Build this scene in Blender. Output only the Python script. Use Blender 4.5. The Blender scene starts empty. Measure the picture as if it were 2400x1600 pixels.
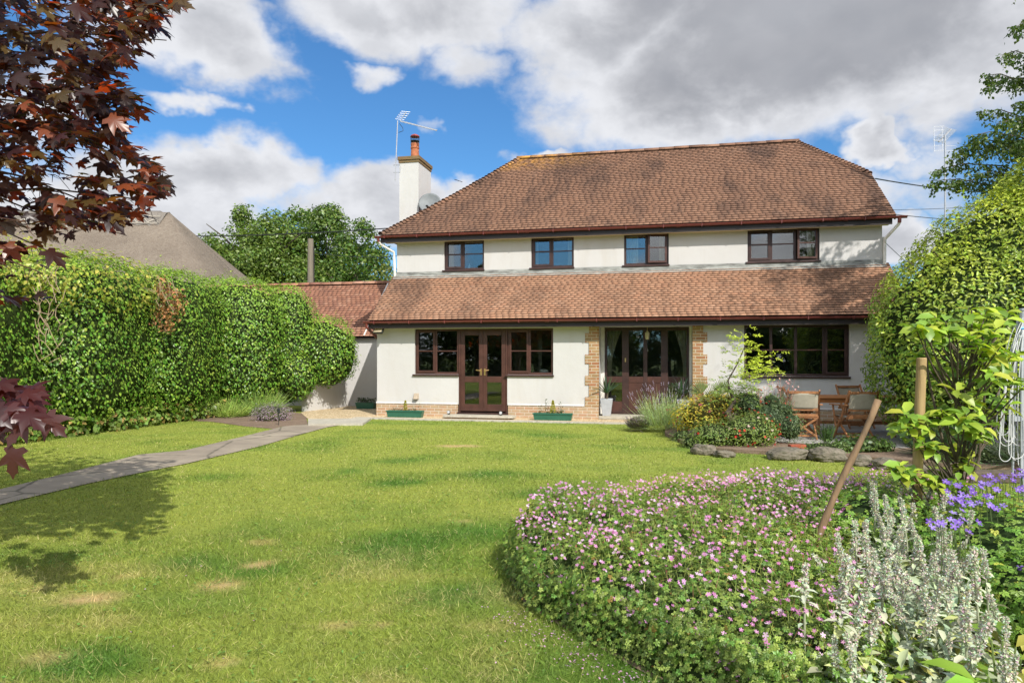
import bpy, bmesh, math, random
import numpy as np
from mathutils import Vector, Matrix, noise as mnoise

SC = bpy.context.scene
C = SC.collection
R = math.radians
PI = math.pi
random.seed(7)
rng = np.random.default_rng(11)

# ------------------------------------------------------------------ camera
CAM_H = 1.55
FPX = 1600.0          # focal length in pixels of the 2400 px wide photograph
HOR = 836.0           # row of the horizon
cam_d = bpy.data.cameras.new('camera')
cam_d.sensor_width = 36.0
cam_d.lens = 24.0
cam_d.shift_y = (HOR - 800.0) / 2400.0
cam_d.clip_start = 0.05
cam_d.clip_end = 3000.0
cam = bpy.data.objects.new('camera', cam_d)
C.objects.link(cam)
cam.location = (0, 0, CAM_H)
cam.rotation_euler = (R(90), 0, 0)
SC.camera = cam

# ------------------------------------------------------------------ sun, exposure
SUN_DIR = Vector((0.454, -0.891, 0.0)).normalized() * math.cos(R(41)) + Vector((0, 0, math.sin(R(41))))
sd = bpy.data.lights.new('sun', 'SUN')
sd.energy = 3.7
sd.angle = R(0.53)
sd.color = (1.0, 0.955, 0.88)
so = bpy.data.objects.new('sun', sd)
C.objects.link(so)
so.location = (0, 0, 30)
so.rotation_euler = SUN_DIR.to_track_quat('Z', 'Y').to_euler()
SC.view_settings.view_transform = 'Standard'
SC.view_settings.look = 'None'
SC.view_settings.exposure = 0.5
SC.view_settings.gamma = 1.0
SC.render.resolution_x = 1024
SC.render.resolution_y = 682


# ------------------------------------------------------------------ node helpers
class NT:
    def __init__(s, nt):
        s.nt = nt
        nt.nodes.clear()

    def n(s, typ, ins=None, **attrs):
        nd = s.nt.nodes.new('ShaderNode' + typ)
        for k, v in attrs.items():
            setattr(nd, k, v)
        if ins:
            for k, v in ins.items():
                s.put(nd.inputs[k], v)
        return nd

    def put(s, sock, v):
        if isinstance(v, bpy.types.NodeSocket):
            s.nt.links.new(v, sock)
        elif isinstance(v, bpy.types.Node):
            s.nt.links.new(v.outputs[0], sock)
        else:
            if sock.type == 'RGBA' and hasattr(v, '__len__') and len(v) == 3:
                v = (*v, 1.0)
            sock.default_value = v

    def m(s, op, a, b=0.0, c=None, clamp=False):
        nd = s.nt.nodes.new('ShaderNodeMath')
        nd.operation = op
        nd.use_clamp = clamp
        s.put(nd.inputs[0], a)
        s.put(nd.inputs[1], b)
        if c is not None:
            s.put(nd.inputs[2], c)
        return nd.outputs[0]

    def mix(s, f, a, b, mode='MIX'):
        nd = s.nt.nodes.new('ShaderNodeMix')
        nd.data_type = 'RGBA'
        nd.blend_type = mode
        s.put(nd.inputs[0], f)
        s.put(nd.inputs[6], a)
        s.put(nd.inputs[7], b)
        return nd.outputs[2]

    def rng(s, v, a, b, c=0.0, d=1.0, smooth=False):
        nd = s.nt.nodes.new('ShaderNodeMapRange')
        nd.interpolation_type = 'SMOOTHSTEP' if smooth else 'LINEAR'
        nd.clamp = True
        for i, x in enumerate((v, a, b, c, d)):
            s.put(nd.inputs[i], x)
        return nd.outputs[0]

    def noise(s, vec, scale, detail=4.0, rough=0.55, dist=0.0):
        nd = s.n('TexNoise', {'Scale': scale, 'Detail': detail, 'Roughness': rough, 'Distortion': dist})
        if vec is not None:
            s.put(nd.inputs['Vector'], vec)
        return nd.outputs['Fac']

    def mapping(s, vec, scale=(1, 1, 1), rot=(0, 0, 0), loc=(0, 0, 0)):
        nd = s.n('Mapping', {'Vector': vec, 'Scale': scale, 'Rotation': rot, 'Location': loc})
        return nd.outputs[0]


# ------------------------------------------------------------------ world: daylight sky with broken cloud
world = bpy.data.worlds.new('World')
SC.world = world
world.use_nodes = True
W = NT(world.node_tree)
sky = W.n('TexSky', sky_type='NISHITA', sun_disc=False, sun_elevation=R(41),
          sun_rotation=math.atan2(SUN_DIR.x, SUN_DIR.y), altitude=100, air_density=1.1, dust_density=0.5, ozone_density=2.2)
tc = W.n('TexCoord')
sep = W.n('SeparateXYZ', {0: tc.outputs['Generated']})
dx, dy, dz = sep.outputs
az = W.m('ARCTAN2', dx, dy)
el = W.m('ARCSINE', dz)


def azel(x, y):
    a = math.atan((x - 1200) / FPX)
    return a, math.atan((HOR - y) / FPX * math.cos(a))


# cloud banks: x, y, rx, ry, weight (angular position read off as picture rows / columns of the horizon camera)
BANKS = [(1960, 40, 640, 250, 1.5), (1640, 190, 330, 150, 1.3), (2080, 190, 330, 140, 1.2), (1480, 20, 330, 110, 1.2),
         (525, 100, 175, 80, 1.05), (380, 40, 250, 90, .9), (960, 0, 300, 90, 1.1), (445, 228, 75, 34, 0.85),
         (490, 415, 225, 95, 1.1), (640, 430, 130, 60, 0.9), (330, 520, 300, 130, 1.0), (930, 490, 260, 85, 1.1),
         (1110, 440, 110, 45, 0.85), (790, 490, 110, 45, 0.9), (1100, 150, 110, 55, 0.62), (1290, 365, 90, 18, 0.75),
         (2020, 368, 105, 42, 1.1), (2150, 395, 110, 45, 0.7), (2120, 570, 240, 70, 1.1), (1600, 500, 600, 60, 0.9),
         (110, 230, 190, 150, 0.7), (60, 520, 300, 110, 1.0), (2900, 200, 450, 500, 0.9), (-500, 200, 400, 400, 0.8),
         (860, 165, 55, 28, 0.60), (200, 620, 500, 60, .9), (1040, 330, 40, 18, .55)]
warp = W.n('TexNoise', {'Vector': W.mapping(tc.outputs['Generated'], scale=(1, 1, 1.3)), 'Scale': 6.5, 'Detail': 5.0, 'Roughness': 0.55})
wsep = W.n('SeparateColor', {0: warp.outputs['Color']})
azw = W.m('ADD', az, W.m('MULTIPLY', W.m('SUBTRACT', wsep.outputs[0], 0.5), 0.24))
elw = W.m('ADD', el, W.m('MULTIPLY', W.m('SUBTRACT', wsep.outputs[1], 0.5), 0.15))
acc = None
for (bx, by, rx, ry, wt) in BANKS:
    a0, e0 = azel(bx, by)
    ra = rx / FPX * math.cos(a0) ** 2
    re = ry / FPX * math.cos(a0)
    u = W.m('MULTIPLY', W.m('SUBTRACT', azw, a0), 1 / ra)
    v = W.m('MULTIPLY', W.m('SUBTRACT', elw, e0), 1 / re)
    r2 = W.m('ADD', W.m('MULTIPLY', u, u), W.m('MULTIPLY', v, v))
    g = W.m('MULTIPLY', W.m('EXPONENT', W.m('MULTIPLY', W.m('POWER', r2, 1.35), -0.7)), wt)
    acc = g if acc is None else W.m('MAXIMUM', acc, g)
vecs = W.mapping(tc.outputs['Generated'], scale=(1, 1, 1.5))
n1 = W.noise(vecs, 7.0, 10, 0.60, 0.15)
nf = W.noise(vecs, 3.0, 4, 0.5)
n2 = W.noise(vecs, 2.1, 3, 0.5)
vec3 = W.mapping(tc.outputs['Generated'], scale=(1, 1, 1.5), loc=(0.012, 0, 0.030))
n3 = W.noise(vec3, 7.0, 5, 0.55, 0.15)
n4 = W.noise(vecs, 7.0, 5, 0.55, 0.15)
front = W.rng(dy, 0.15, 0.45, smooth=True)
back = W.m('MULTIPLY', W.m('SUBTRACT', 1.0, front), W.rng(n2, 0.32, 0.50, 0.0, 1.0))
base = W.m('ADD', W.m('MULTIPLY', acc, front), back)
dens = W.m('ADD', W.m('SUBTRACT', base, 0.50), W.m('ADD', W.m('MULTIPLY', W.m('SUBTRACT', n1, 0.5), 1.25), W.m('MULTIPLY', W.m('SUBTRACT', nf, 0.5), .7)))
mask = W.rng(dens, -0.20, 0.32, smooth=True)
greyf = W.m('MULTIPLY', W.rng(nf, .36, .62, 1.0, .62), W.m('MULTIPLY', W.rng(dens, 0.12, 0.85, smooth=True), W.rng(acc, .85, 1.22, .26, 1.0)))
relief = W.rng(W.m('SUBTRACT', n4, n3), -0.07, 0.09, 0.0, 1.0)
ccol = W.mix(greyf, (0.60, 0.61, 0.64), (0.27, 0.278, 0.305))
ccol = W.mix(W.m('MULTIPLY', relief, 0.24), ccol, (0.22, 0.235, 0.27))
lowwhite = W.rng(dz, 0.0, 0.16, 0.42, 0.0)
skyc = W.mix(1.0, sky, (0.0425, 0.0775, 0.106), 'MULTIPLY')
skyc = W.mix(lowwhite, skyc, (0.19, 0.34, 0.58))
col = W.mix(mask, skyc, ccol)
# half of the sky around the sun, brightened further to add fill light
glow = W.m('ADD', 1.0, W.m('MULTIPLY', W.rng(dy, 0.1, -0.5, smooth=True), 0.6))
col = W.mix(1.0, col, W.n('CombineColor', {0: glow, 1: glow, 2: glow}).outputs[0], 'MULTIPLY')
bg = W.n('Background', {'Color': col, 'Strength': 1.0})
W.n('OutputWorld', {'Surface': bg})


# ------------------------------------------------------------------ object helpers
def tag(o, label=None, cat=None, group=None, kind=None):
    if label: o['label'] = label
    if cat: o['category'] = cat
    if group: o['group'] = group
    if kind: o['kind'] = kind
    return o


def empty(name, loc=(0, 0, 0), rz=0.0, label=None, cat=None, group=None, parent=None):
    o = bpy.data.objects.new(name, None)
    o.empty_display_size = 0.2
    C.objects.link(o)
    o.location = loc
    o.rotation_euler = (0, 0, rz)
    if parent: o.parent = parent
    return tag(o, label, cat, group)


def copy_tree(o, parent=None):
    c = o.copy()
    C.objects.link(c)
    c.parent = parent
    for ch in list(o.children):
        copy_tree(ch, c)
    return c


class MB:
    def __init__(s):
        s.v = []
        s.f = []
        s.col = None

    def add(s, vs, fs):
        b = len(s.v)
        s.v += [tuple(p) for p in vs]
        s.f += [tuple(i + b for i in f) for f in fs]
        return s

    def box(s, x0, x1, y0, y1, z0, z1):
        return s.add([(x0, y0, z0), (x1, y0, z0), (x1, y1, z0), (x0, y1, z0), (x0, y0, z1), (x1, y0, z1), (x1, y1, z1), (x0, y1, z1)],
                     [(0, 3, 2, 1), (4, 5, 6, 7), (0, 1, 5, 4), (1, 2, 6, 5), (2, 3, 7, 6), (3, 0, 4, 7)])

    def beam(s, a, b, w, h, up=(0, 0, 1)):
        a = Vector(a); b = Vector(b)
        d = (b - a).normalized()
        up = Vector(up)
        if abs(d.dot(up)) > 0.98: up = Vector((0, 1, 0))
        x = d.cross(up).normalized()
        y = x.cross(d).normalized()
        vs = []
        for p in (a, b):
            for sx, sy in ((-1, -1), (1, -1), (1, 1), (-1, 1)):
                vs.append(p + x * sx * w / 2 + y * sy * h / 2)
        return s.add(vs, [(0, 1, 2, 3), (7, 6, 5, 4), (0, 4, 5, 1), (1, 5, 6, 2), (2, 6, 7, 3), (3, 7, 4, 0)])

    def tube(s, pts, r, n=8, cap=True):
        pts = [Vector(p) for p in pts]
        if not hasattr(r, '__len__'): r = [r] * len(pts)
        vs = []
        prev = None
        for i, p in enumerate(pts):
            d = (pts[min(i + 1, len(pts) - 1)] - pts[max(i - 1, 0)])
            d = d.normalized() if d.length > 1e-9 else Vector((0, 0, 1))
            if prev is None:
                x = d.orthogonal().normalized()
            else:
                x = (prev - d * prev.dot(d))
                x = x.normalized() if x.length > 1e-6 else d.orthogonal().normalized()
            prev = x
            y = d.cross(x)
            for k in range(n):
                a = 2 * PI * k / n
                vs.append(p + (x * math.cos(a) + y * math.sin(a)) * r[i])
        fs = []
        for i in range(len(pts) - 1):
            for k in range(n):
                k2 = (k + 1) % n
                fs.append((i * n + k, i * n + k2, (i + 1) * n + k2, (i + 1) * n + k))
        if cap:
            fs.append(tuple(reversed(range(n))))
            fs.append(tuple((len(pts) - 1) * n + k for k in range(n)))
        return s.add(vs, fs)

    def lathe(s, prof, n=20, c=(0, 0, 0), sx=1.0, sy=1.0):
        vs = []
        for (r, z) in prof:
            for k in range(n):
                a = 2 * PI * k / n
                vs.append((c[0] + r * math.cos(a) * sx, c[1] + r * math.sin(a) * sy, c[2] + z))
        fs = []
        for i in range(len(prof) - 1):
            for k in range(n):
                k2 = (k + 1) % n
                fs.append((i * n + k, i * n + k2, (i + 1) * n + k2, (i + 1) * n + k))
        fs.append(tuple(reversed(range(n))))
        fs.append(tuple((len(prof) - 1) * n + k for k in range(n)))
        return s.add(vs, fs)

    def build(s, name, mat, parent=None, bevel=0.0, smooth=False, loc=None, rz=None):
        me = bpy.data.meshes.new(name)
        me.from_pydata(s.v, [], s.f)
        me.update()
        if smooth:
            me.polygons.foreach_set('use_smooth', [True] * len(me.polygons))
        me.materials.append(mat)
        o = bpy.data.objects.new(name, me)
        C.objects.link(o)
        if parent: o.parent = parent
        if loc is not None: o.location = loc
        if rz is not None: o.rotation_euler = (0, 0, rz)
        if bevel:
            md = o.modifiers.new('bevel', 'BEVEL')
            md.width = bevel
            md.segments = 2
            md.limit_method = 'ANGLE'
        return o


def np_mesh(name, V, faces, mat, cols=None, parent=None, smooth=False):
    """V (n,3) ; faces (m,k) ; cols (n,3)"""
    me = bpy.data.meshes.new(name)
    V = np.asarray(V, dtype=np.float32)
    faces = np.asarray(faces, dtype=np.int32)
    me.vertices.add(len(V))
    me.vertices.foreach_set('co', V.ravel())
    k = faces.shape[1]
    me.loops.add(faces.size)
    me.loops.foreach_set('vertex_index', faces.ravel())
    me.polygons.add(len(faces))
    me.polygons.foreach_set('loop_start', np.arange(0, faces.size, k, dtype=np.int32))
    me.polygons.foreach_set('loop_total', np.full(len(faces), k, dtype=np.int32))
    if smooth:
        me.polygons.foreach_set('use_smooth', np.ones(len(faces), dtype=bool))
    if cols is not None:
        at = me.color_attributes.new('Col', 'FLOAT_COLOR', 'POINT')
        c4 = np.ones((len(V), 4), dtype=np.float32)
        c4[:, :3] = cols
        at.data.foreach_set('color', c4.ravel())
    me.update(calc_edges=True)
    me.materials.append(mat)
    o = bpy.data.objects.new(name, me)
    C.objects.link(o)
    if parent: o.parent = parent
    return o


# leaf templates: (x along, y across, z up), triangles
def T(vs, fs):
    return np.array(vs, dtype=float), np.array(fs, dtype=int)


LEAF = T([(0, 0, 0), (.42, .5, .10), (1, 0, -.05), (.42, -.5, .10), (.5, 0, 0)], [(0, 4, 1), (4, 2, 1), (0, 3, 4), (4, 3, 2)])
LONG = T([(0, 0, 0), (.3, .42, .12), (.68, .44, .06), (1, 0, -.16), (.68, -.44, .06), (.3, -.42, .12), (.32, 0, .03), (.7, 0, -.02)],
         [(0, 6, 1), (6, 7, 2), (6, 2, 1), (7, 3, 2), (0, 5, 6), (6, 5, 4), (6, 4, 7), (7, 4, 3)])
DIA = T([(0, 0, 0), (.45, .5, .07), (1, 0, 0), (.45, -.5, .07)], [(0, 2, 1), (0, 3, 2)])
STRAW = T([(0, 0, 0), (.35, .5, .0), (.7, .4, .012), (1, 0, .0), (.7, -.4, .012), (.35, -.5, .0)], [(0, 5, 1), (1, 5, 4), (1, 4, 2), (2, 4, 3)])
BLADE = T([(0, .5, 0), (0, -.5, 0), (1, 0, 0)], [(0, 1, 2)])


def _maple():
    half = [(-.02, .04), (-.10, .22), (.02, .40), (.17, .24), (.30, .36), (.40, .42), (.66, .54), (.56, .34), (.50, .17), (.66, .17), (.74, .20), (.80, .09)]
    out = half + [(1, 0)] + [(x, -y) for x, y in reversed(half)]
    vs = [(.27, 0, .03)] + [(x, y, -.30 * ((x - .27) ** 2 + y * y) + .05 * abs(y)) for x, y in out]
    n = len(out)
    fs = [(0, 1 + (i + 1) % n, 1 + i) for i in range(n)]
    return T(vs, fs)


MAPLE = _maple()


def _palm5(k=5, spread=200, inner=.32):
    vs = [(0, 0, 0)]
    fs = []
    for i in range(k):
        a = R(-spread / 2 + spread * i / (k - 1))
        ln = 1.0 - .25 * abs(i - (k - 1) / 2) / ((k - 1) / 2)
        c, s_ = math.cos(a), math.sin(a)
        b = len(vs)
        for (x, y, z) in ((.55, .17, .05), (.62, .30, .04), (1, .0, -.10), (.62, -.30, .04), (.55, -.17, .05)):
            x *= ln; y *= ln
            vs.append((c * x - s_ * y, s_ * x + c * y, z))
        fs += [(0, b + 2, b), (b, b + 2, b + 1), (0, b + 4, b + 2), (b + 4, b + 3, b + 2)]
    vs = [(x * .5, y * .5, z * .5) for x, y, z in vs]
    return T(vs, fs)


PALM5 = _palm5()


def _flower():
    vs = [(0, 0, -.05)]
    fs = []
    for i in range(5):
        a = 2 * PI * i / 5
        c, s_ = math.cos(a), math.sin(a)
        b = len(vs)
        for (x, y, z) in ((.30, .20, .04), (.9, .30, .10), (1.0, 0, .12), (.9, -.30, .10), (.30, -.20, .04)):
            vs.append((c * x - s_ * y, s_ * x + c * y, z))
        fs += [(0, b + 4, b), (b, b + 4, b + 3), (b, b + 3, b + 1), (b + 1, b + 3, b + 2)]
    vs = [(x * .5, y * .5, z * .5) for x, y, z in vs]
    return T(vs, fs)


FLOWER = _flower()


def norm(a):
    return a / np.maximum(np.linalg.norm(a, axis=1, keepdims=True), 1e-9)


def leaves(name, P, D, Nn, L, Wd, cols, tmpl, mat, parent=None):
    tv, tf = tmpl
    n = len(P)
    Nn = norm(Nn)
    D = norm(D - Nn * np.sum(D * Nn, axis=1, keepdims=True))
    S = np.cross(Nn, D)
    L = np.broadcast_to(np.asarray(L, dtype=float), (n,))
    Wd = np.broadcast_to(np.asarray(Wd, dtype=float), (n,))
    V = (P[:, None, :] + D[:, None, :] * (tv[None, :, 0:1] * L[:, None, None])
         + S[:, None, :] * (tv[None, :, 1:2] * Wd[:, None, None]) + Nn[:, None, :] * (tv[None, :, 2:3] * L[:, None, None]))
    F = (tf[None] + (np.arange(n) * len(tv))[:, None, None]).reshape(-1, 3)
    cc = np.repeat(cols, len(tv), axis=0)
    return np_mesh(name, V.reshape(-1, 3), F, mat, cc, parent)


def rnd_dirs(n):
    return norm(rng.normal(size=(n, 3)))


def colvar(n, base, var=.25, alt=None, pa=.0):
    base = np.array(base)
    c = base[None] * (1 + rng.uniform(-var, var, (n, 1))) * (1 + rng.uniform(-var * .4, var * .4, (n, 3)))
    if alt is not None:
        m = rng.random(n) < pa
        c[m] = np.array(alt)[None] * (1 + rng.uniform(-var, var, (m.sum(), 1)))
    return np.clip(c, 0.002, 1)


# ------------------------------------------------------------------ materials
def new_mat(name):
    m = bpy.data.materials.new(name)
    m.use_nodes = True
    return m, NT(m.node_tree)


def bump(t, h, strength=.3, dist=.01):
    return t.n('Bump', {'Height': h, 'Strength': strength, 'Distance': dist}).outputs[0]


def pbr(t, col, rough=.6, nrm=None, spec=.5, metal=0.0, **kw):
    ins = {'Base Color': col, 'Roughness': rough, 'Specular IOR Level': spec, 'Metallic': metal}
    ins.update(kw)
    if nrm is not None: ins['Normal'] = nrm
    b = t.n('BsdfPrincipled', ins)
    return b


def simple(name, col, rough=.5, metal=0.0, var=.12, scale=9.0, bs=.15, spec=.5):
    m, t = new_mat(name)
    c = t.n('TexCoord').outputs['Object']
    nz = t.noise(c, scale, 5)
    cc = t.mix(t.rng(nz, .3, .7), tuple(x * (1 - var) for x in col), tuple(min(1, x * (1 + var)) for x in col))
    b = pbr(t, cc, rough, bump(t, t.noise(c, scale * 6, 3), bs, .003), spec, metal)
    t.n('OutputMaterial', {'Surface': b})
    return m


def leaf_mat(name, rough=.42, trans=.30, tint=(1, 1, 1), spec=.5, tcol=(1.25, 1.3, .55)):
    m, t = new_mat(name)
    at = t.n('Attribute', attribute_name='Col').outputs['Color']
    g = t.n('NewGeometry')
    nz = t.noise(t.n('TexCoord').outputs['Object'], 1.3, 3)
    c = t.mix(1.0, at, tint, 'MULTIPLY')
    c = t.mix(t.rng(nz, .35, .7, 0, .35), c, t.mix(1.0, c, (1.35, 1.25, .8), 'MULTIPLY'))
    b = pbr(t, c, rough, None, spec)
    tr = t.n('BsdfTranslucent', {'Color': t.mix(1.0, c, tcol, 'MULTIPLY')})
    mx = t.n('MixShader', {0: trans, 1: b.outputs[0], 2: tr.outputs[0]})
    t.n('OutputMaterial', {'Surface': mx})
    return m


M = {}
M['leaf'] = leaf_mat('leaf green')
M['leaf_gloss'] = leaf_mat('leaf glossy', rough=.38, trans=.24, spec=.5)
M['leaf_matt'] = leaf_mat('leaf matt', rough=.7, trans=.25, spec=.25)
M['maple'] = leaf_mat('maple leaf', rough=.33, trans=.42, spec=.55, tcol=(3.2, 1.1, .35))
M['silver'] = leaf_mat('silver leaf', rough=.9, trans=.12, spec=.1, tcol=(1, 1, .8))
M['petal'] = leaf_mat('petal', rough=.6, trans=.35, spec=.2, tcol=(1, 1, 1))
M['grass'] = leaf_mat('grass blade', rough=.55, trans=.30, spec=.3, tcol=(1.1, 1.1, .6))


def mat_render():
    m, t = new_mat('white render')
    c = t.n('TexCoord').outputs['Object']
    n1 = t.noise(c, .7, 6, .6)
    n2 = t.noise(t.mapping(c, scale=(2.2, 2.2, .45)), 1.2, 6, .6, .6)
    col = t.mix(t.rng(n1, .35, .7), (.55, .537, .52), (.59, .582, .57))
    col = t.mix(t.rng(n2, .52, .8, 0, .35), col, (.46, .42, .35))
    n3 = t.noise(t.mapping(c, scale=(9, 9, .5)), 1.0, 5)
    col = t.mix(t.rng(n3, .6, .85, 0, .10), col, (.40, .37, .30))
    z = t.n('SeparateXYZ', {0: c}).outputs[2]
    low = t.m('MULTIPLY', t.rng(z, .34, .62, 1, 0), t.rng(t.noise(c, 6, 5), .4, .7))
    col = t.mix(t.m('MULTIPLY', low, .35), col, (.52, .50, .38))
    h = t.m('ADD', t.noise(c, 4, 3), t.m('MULTIPLY', t.noise(c, 160, 2), .25))
    t.n('OutputMaterial', {'Surface': pbr(t, col, .85, bump(t, h, .35, .02), .25)})
    return m


M['render'] = mat_render()


def mat_brick(name, cols, mortar, scale=1.0, rot=(R(90), 0, 0), bw=.225, bh=.075):
    m, t = new_mat(name)
    c = t.n('TexCoord').outputs['Object']
    mp = t.mapping(c, rot=rot)
    b = t.n('TexBrick', {'Vector': mp, 'Color1': cols[0], 'Color2': cols[1], 'Mortar': mortar, 'Scale': 1.0, 'Mortar Size': .008,
                         'Mortar Smooth': .3, 'Bias': 0.0, 'Brick Width': bw, 'Row Height': bh})
    nz = t.noise(c, 7, 5, .6)
    nb = t.noise(t.mapping(c, scale=(4.4, 4.4, 13.3)), 1.0, 1)
    col = t.mix(t.rng(nb, .45, .65, 0, .7), b.outputs[0], t.mix(t.m('SUBTRACT', 1, b.outputs['Fac']), mortar, cols[2]))
    col = t.mix(t.rng(nz, .4, .8, 0, .35), col, tuple(x * .5 for x in cols[0]))
    h = t.m('ADD', t.m('MULTIPLY', b.outputs['Fac'], -1), t.m('MULTIPLY', t.noise(c, 60, 3), .3))
    t.n('OutputMaterial', {'Surface': pbr(t, col, .88, bump(t, h, .6, .008), .2)})
    return m


M['brick'] = mat_brick('stock brick', ((.50, .34, .21), (.44, .26, .16), (.38, .31, .19)), (.60, .55, .45))
M['quoin'] = mat_brick('quoin brick', ((.44, .28, .14), (.36, .15, .075), (.30, .23, .11)), (.58, .52, .40))
M['brick_top'] = mat_brick('weathered brick', ((.27, .17, .08), (.22, .13, .06), (.16, .13, .06)), (.18, .15, .10))


def mat_tiles(name, dark=1.0, lichen=True, stain=.8):
    m, t = new_mat(name)
    c = t.n('TexCoord').outputs['Object']
    at = t.n('Attribute', attribute_name='Col').outputs['Color']
    col = t.mix(1.0, at, (dark, dark, dark), 'MULTIPLY')
    n1 = t.noise(t.mapping(c, scale=(1, .35, .35)), 1.15, 7, .68, .4)
    n2 = t.noise(t.mapping(c, scale=(2.4, .5, .5), loc=(5, 3, 1)), 2.2, 6, .7)
    n3 = t.noise(c, .45, 3)
    dk = t.m('MULTIPLY', t.m('MAXIMUM', t.rng(n1, .47, .68), t.rng(n2, .55, .72)), stain)
    col = t.mix(t.m('MULTIPLY', dk, .75), col, (.045, .032, .028))
    col = t.mix(t.rng(t.noise(c, 14, 4, .6), .5, .8, 0, .35), col, (.10, .065, .05))
    if lichen:
        sp = t.n('SeparateXYZ', {0: c})
        top = t.rng(sp.outputs[2], 7.35, 7.95)
        lft = t.rng(sp.outputs[0], -1.5, -4.6)
        li = t.m('MULTIPLY', t.m('MULTIPLY', top, lft), t.rng(t.noise(c, 5, 5, .7), .42, .6))
        col = t.mix(li, col, (.55, .28, .05))
    spk = t.rng(t.noise(c, 34, 2, .5), .72, .78)
    col = t.mix(t.m('MULTIPLY', spk, .5), col, (.5, .46, .38))
    t.n('OutputMaterial', {'Surface': pbr(t, col, .82, bump(t, t.noise(c, 50, 4), .4, .006), .25)})
    return m


M['tile'] = mat_tiles('clay tile', stain=.95)
M['tile_low'] = mat_tiles('clay tile lower', 1.0, False, .8)
M['tile_red'] = mat_tiles('clay tile red', 1.0, False, .5)
M['underlay'] = simple('roof underlay', (.05, .035, .03), .9)
M['gutter'] = simple('red brown plastic gutter', (.155, .038, .03), .42, var=.2)
M['fascia'] = simple('dark stained board', (.022, .014, .012), .5)
M['wframe'] = simple('brown stained timber', (.048, .022, .018), .45, var=.3, scale=5)
M['wframe_red'] = simple('red brown timber', (.072, .029, .021), .42, var=.25, scale=5)
M['lead'] = None
M['white_up'] = simple('white plastic', (.75, .72, .66), .5)
M['soffit'] = simple('cream board', (.62, .55, .40), .7)


def mat_lead():
    m, t = new_mat('lead flashing')
    c = t.n('TexCoord').outputs['Object']
    n1 = t.noise(t.mapping(c, scale=(1, 1, 5)), 3, 7, .7)
    col = t.mix(t.rng(n1, .35, .65), (.11, .11, .10), (.36, .37, .34))
    t.n('OutputMaterial', {'Surface': pbr(t, col, .6, bump(t, n1, .6, .02), .4)})
    return m


M['lead'] = mat_lead()


def mat_glass():
    m, t = new_mat('window glass')
    fr = t.n('Fresnel', {'IOR': 1.62}).outputs[0]
    f = t.m('ADD', t.m('MULTIPLY', fr, 1.35), .02, clamp=True)
    c = t.n('TexCoord').outputs['Object']
    nrm = bump(t, t.noise(c, 1.6, 1), .10, .02)
    gl = t.n('BsdfGlossy', {'Color': (1, 1, 1), 'Roughness': .012, 'Normal': nrm})
    tr = t.n('BsdfTransparent', {'Color': (.86, .89, .88)})
    t.n('OutputMaterial', {'Surface': t.n('MixShader', {0: f, 1: tr.outputs[0], 2: gl.outputs[0]})})
    return m


M['glass'] = mat_glass()
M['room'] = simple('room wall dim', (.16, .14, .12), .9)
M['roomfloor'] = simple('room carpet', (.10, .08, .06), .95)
M['curtain'] = simple('cream curtain', (.62, .56, .42), .85, var=.15)
M['teak'] = simple('teak', (.34, .15, .058), .5, var=.35, scale=14)
M['canvas'] = simple('cream canvas', (.36, .33, .25), .85)
M['zinc'] = simple('pale grey planter', (.42, .44, .47), .55, var=.08)
M['green_plastic'] = simple('green plastic', (.025, .12, .075), .4)
M['dark_plastic'] = simple('dark plastic', (.02, .025, .022), .45)
M['alu'] = simple('dull aluminium', (.50, .51, .53), .42, metal=.7, var=.1)
M['wire'] = simple('black cable', (.02, .02, .022), .5)
M['brass'] = simple('brass', (.72, .50, .22), .3, metal=.9)
M['terracotta'] = simple('terracotta', (.42, .14, .06), .75, var=.25)
M['red_cap'] = simple('red cowl', (.30, .05, .04), .5)
M['bark'] = simple('bark', (.11, .085, .06), .9, var=.4, scale=20, bs=.8)
M['birch_bark'] = simple('birch bark', (.45, .40, .34), .8, var=.5, scale=8)
M['red_twig'] = simple('maple twig', (.07, .03, .022), .7)
M['dish'] = simple('grey dish', (.17, .185, .19), .6)
M['blue'] = simple('blue peg', (.02, .28, .70), .4)
M['pale_line'] = simple('pale plastic line', (.62, .63, .62), .5)
M['galv'] = simple('galvanised pole', (.50, .53, .56), .42, metal=.35)
M['soil'] = None
M['tape'] = simple('black block', (.03, .03, .03), .5)


def mat_wood(name, a, b, sc=(30, 30, 1.5)):
    m, t = new_mat(name)
    c = t.n('TexCoord').outputs['Object']
    n = t.noise(t.mapping(c, scale=sc), 1.0, 7, .65, .6)
    k = t.n('TexVoronoi', {'Vector': t.mapping(c, scale=(5, 5, 2.4)), 'Scale': 1.6}).outputs['Distance']
    col = t.mix(t.rng(n, .3, .7), a, b)
    col = t.mix(t.rng(k, .0, .14, .7, 0), col, tuple(x * .35 for x in b))
    t.n('OutputMaterial', {'Surface': pbr(t, col, .75, bump(t, n, .6, .006), .3)})
    return m


M['stake'] = mat_wood('round pine stake', (.50, .36, .17), (.30, .19, .09))
M['stick'] = mat_wood('peeling stick', (.30, .19, .10), (.15, .10, .06), (18, 18, 4))
M['pole'] = mat_wood('weathered pole', (.26, .22, .16), (.15, .13, .10))
M['table'] = mat_wood('orange teak', (.52, .22, .07), (.36, .14, .045), (1.5, 30, 30))


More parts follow.
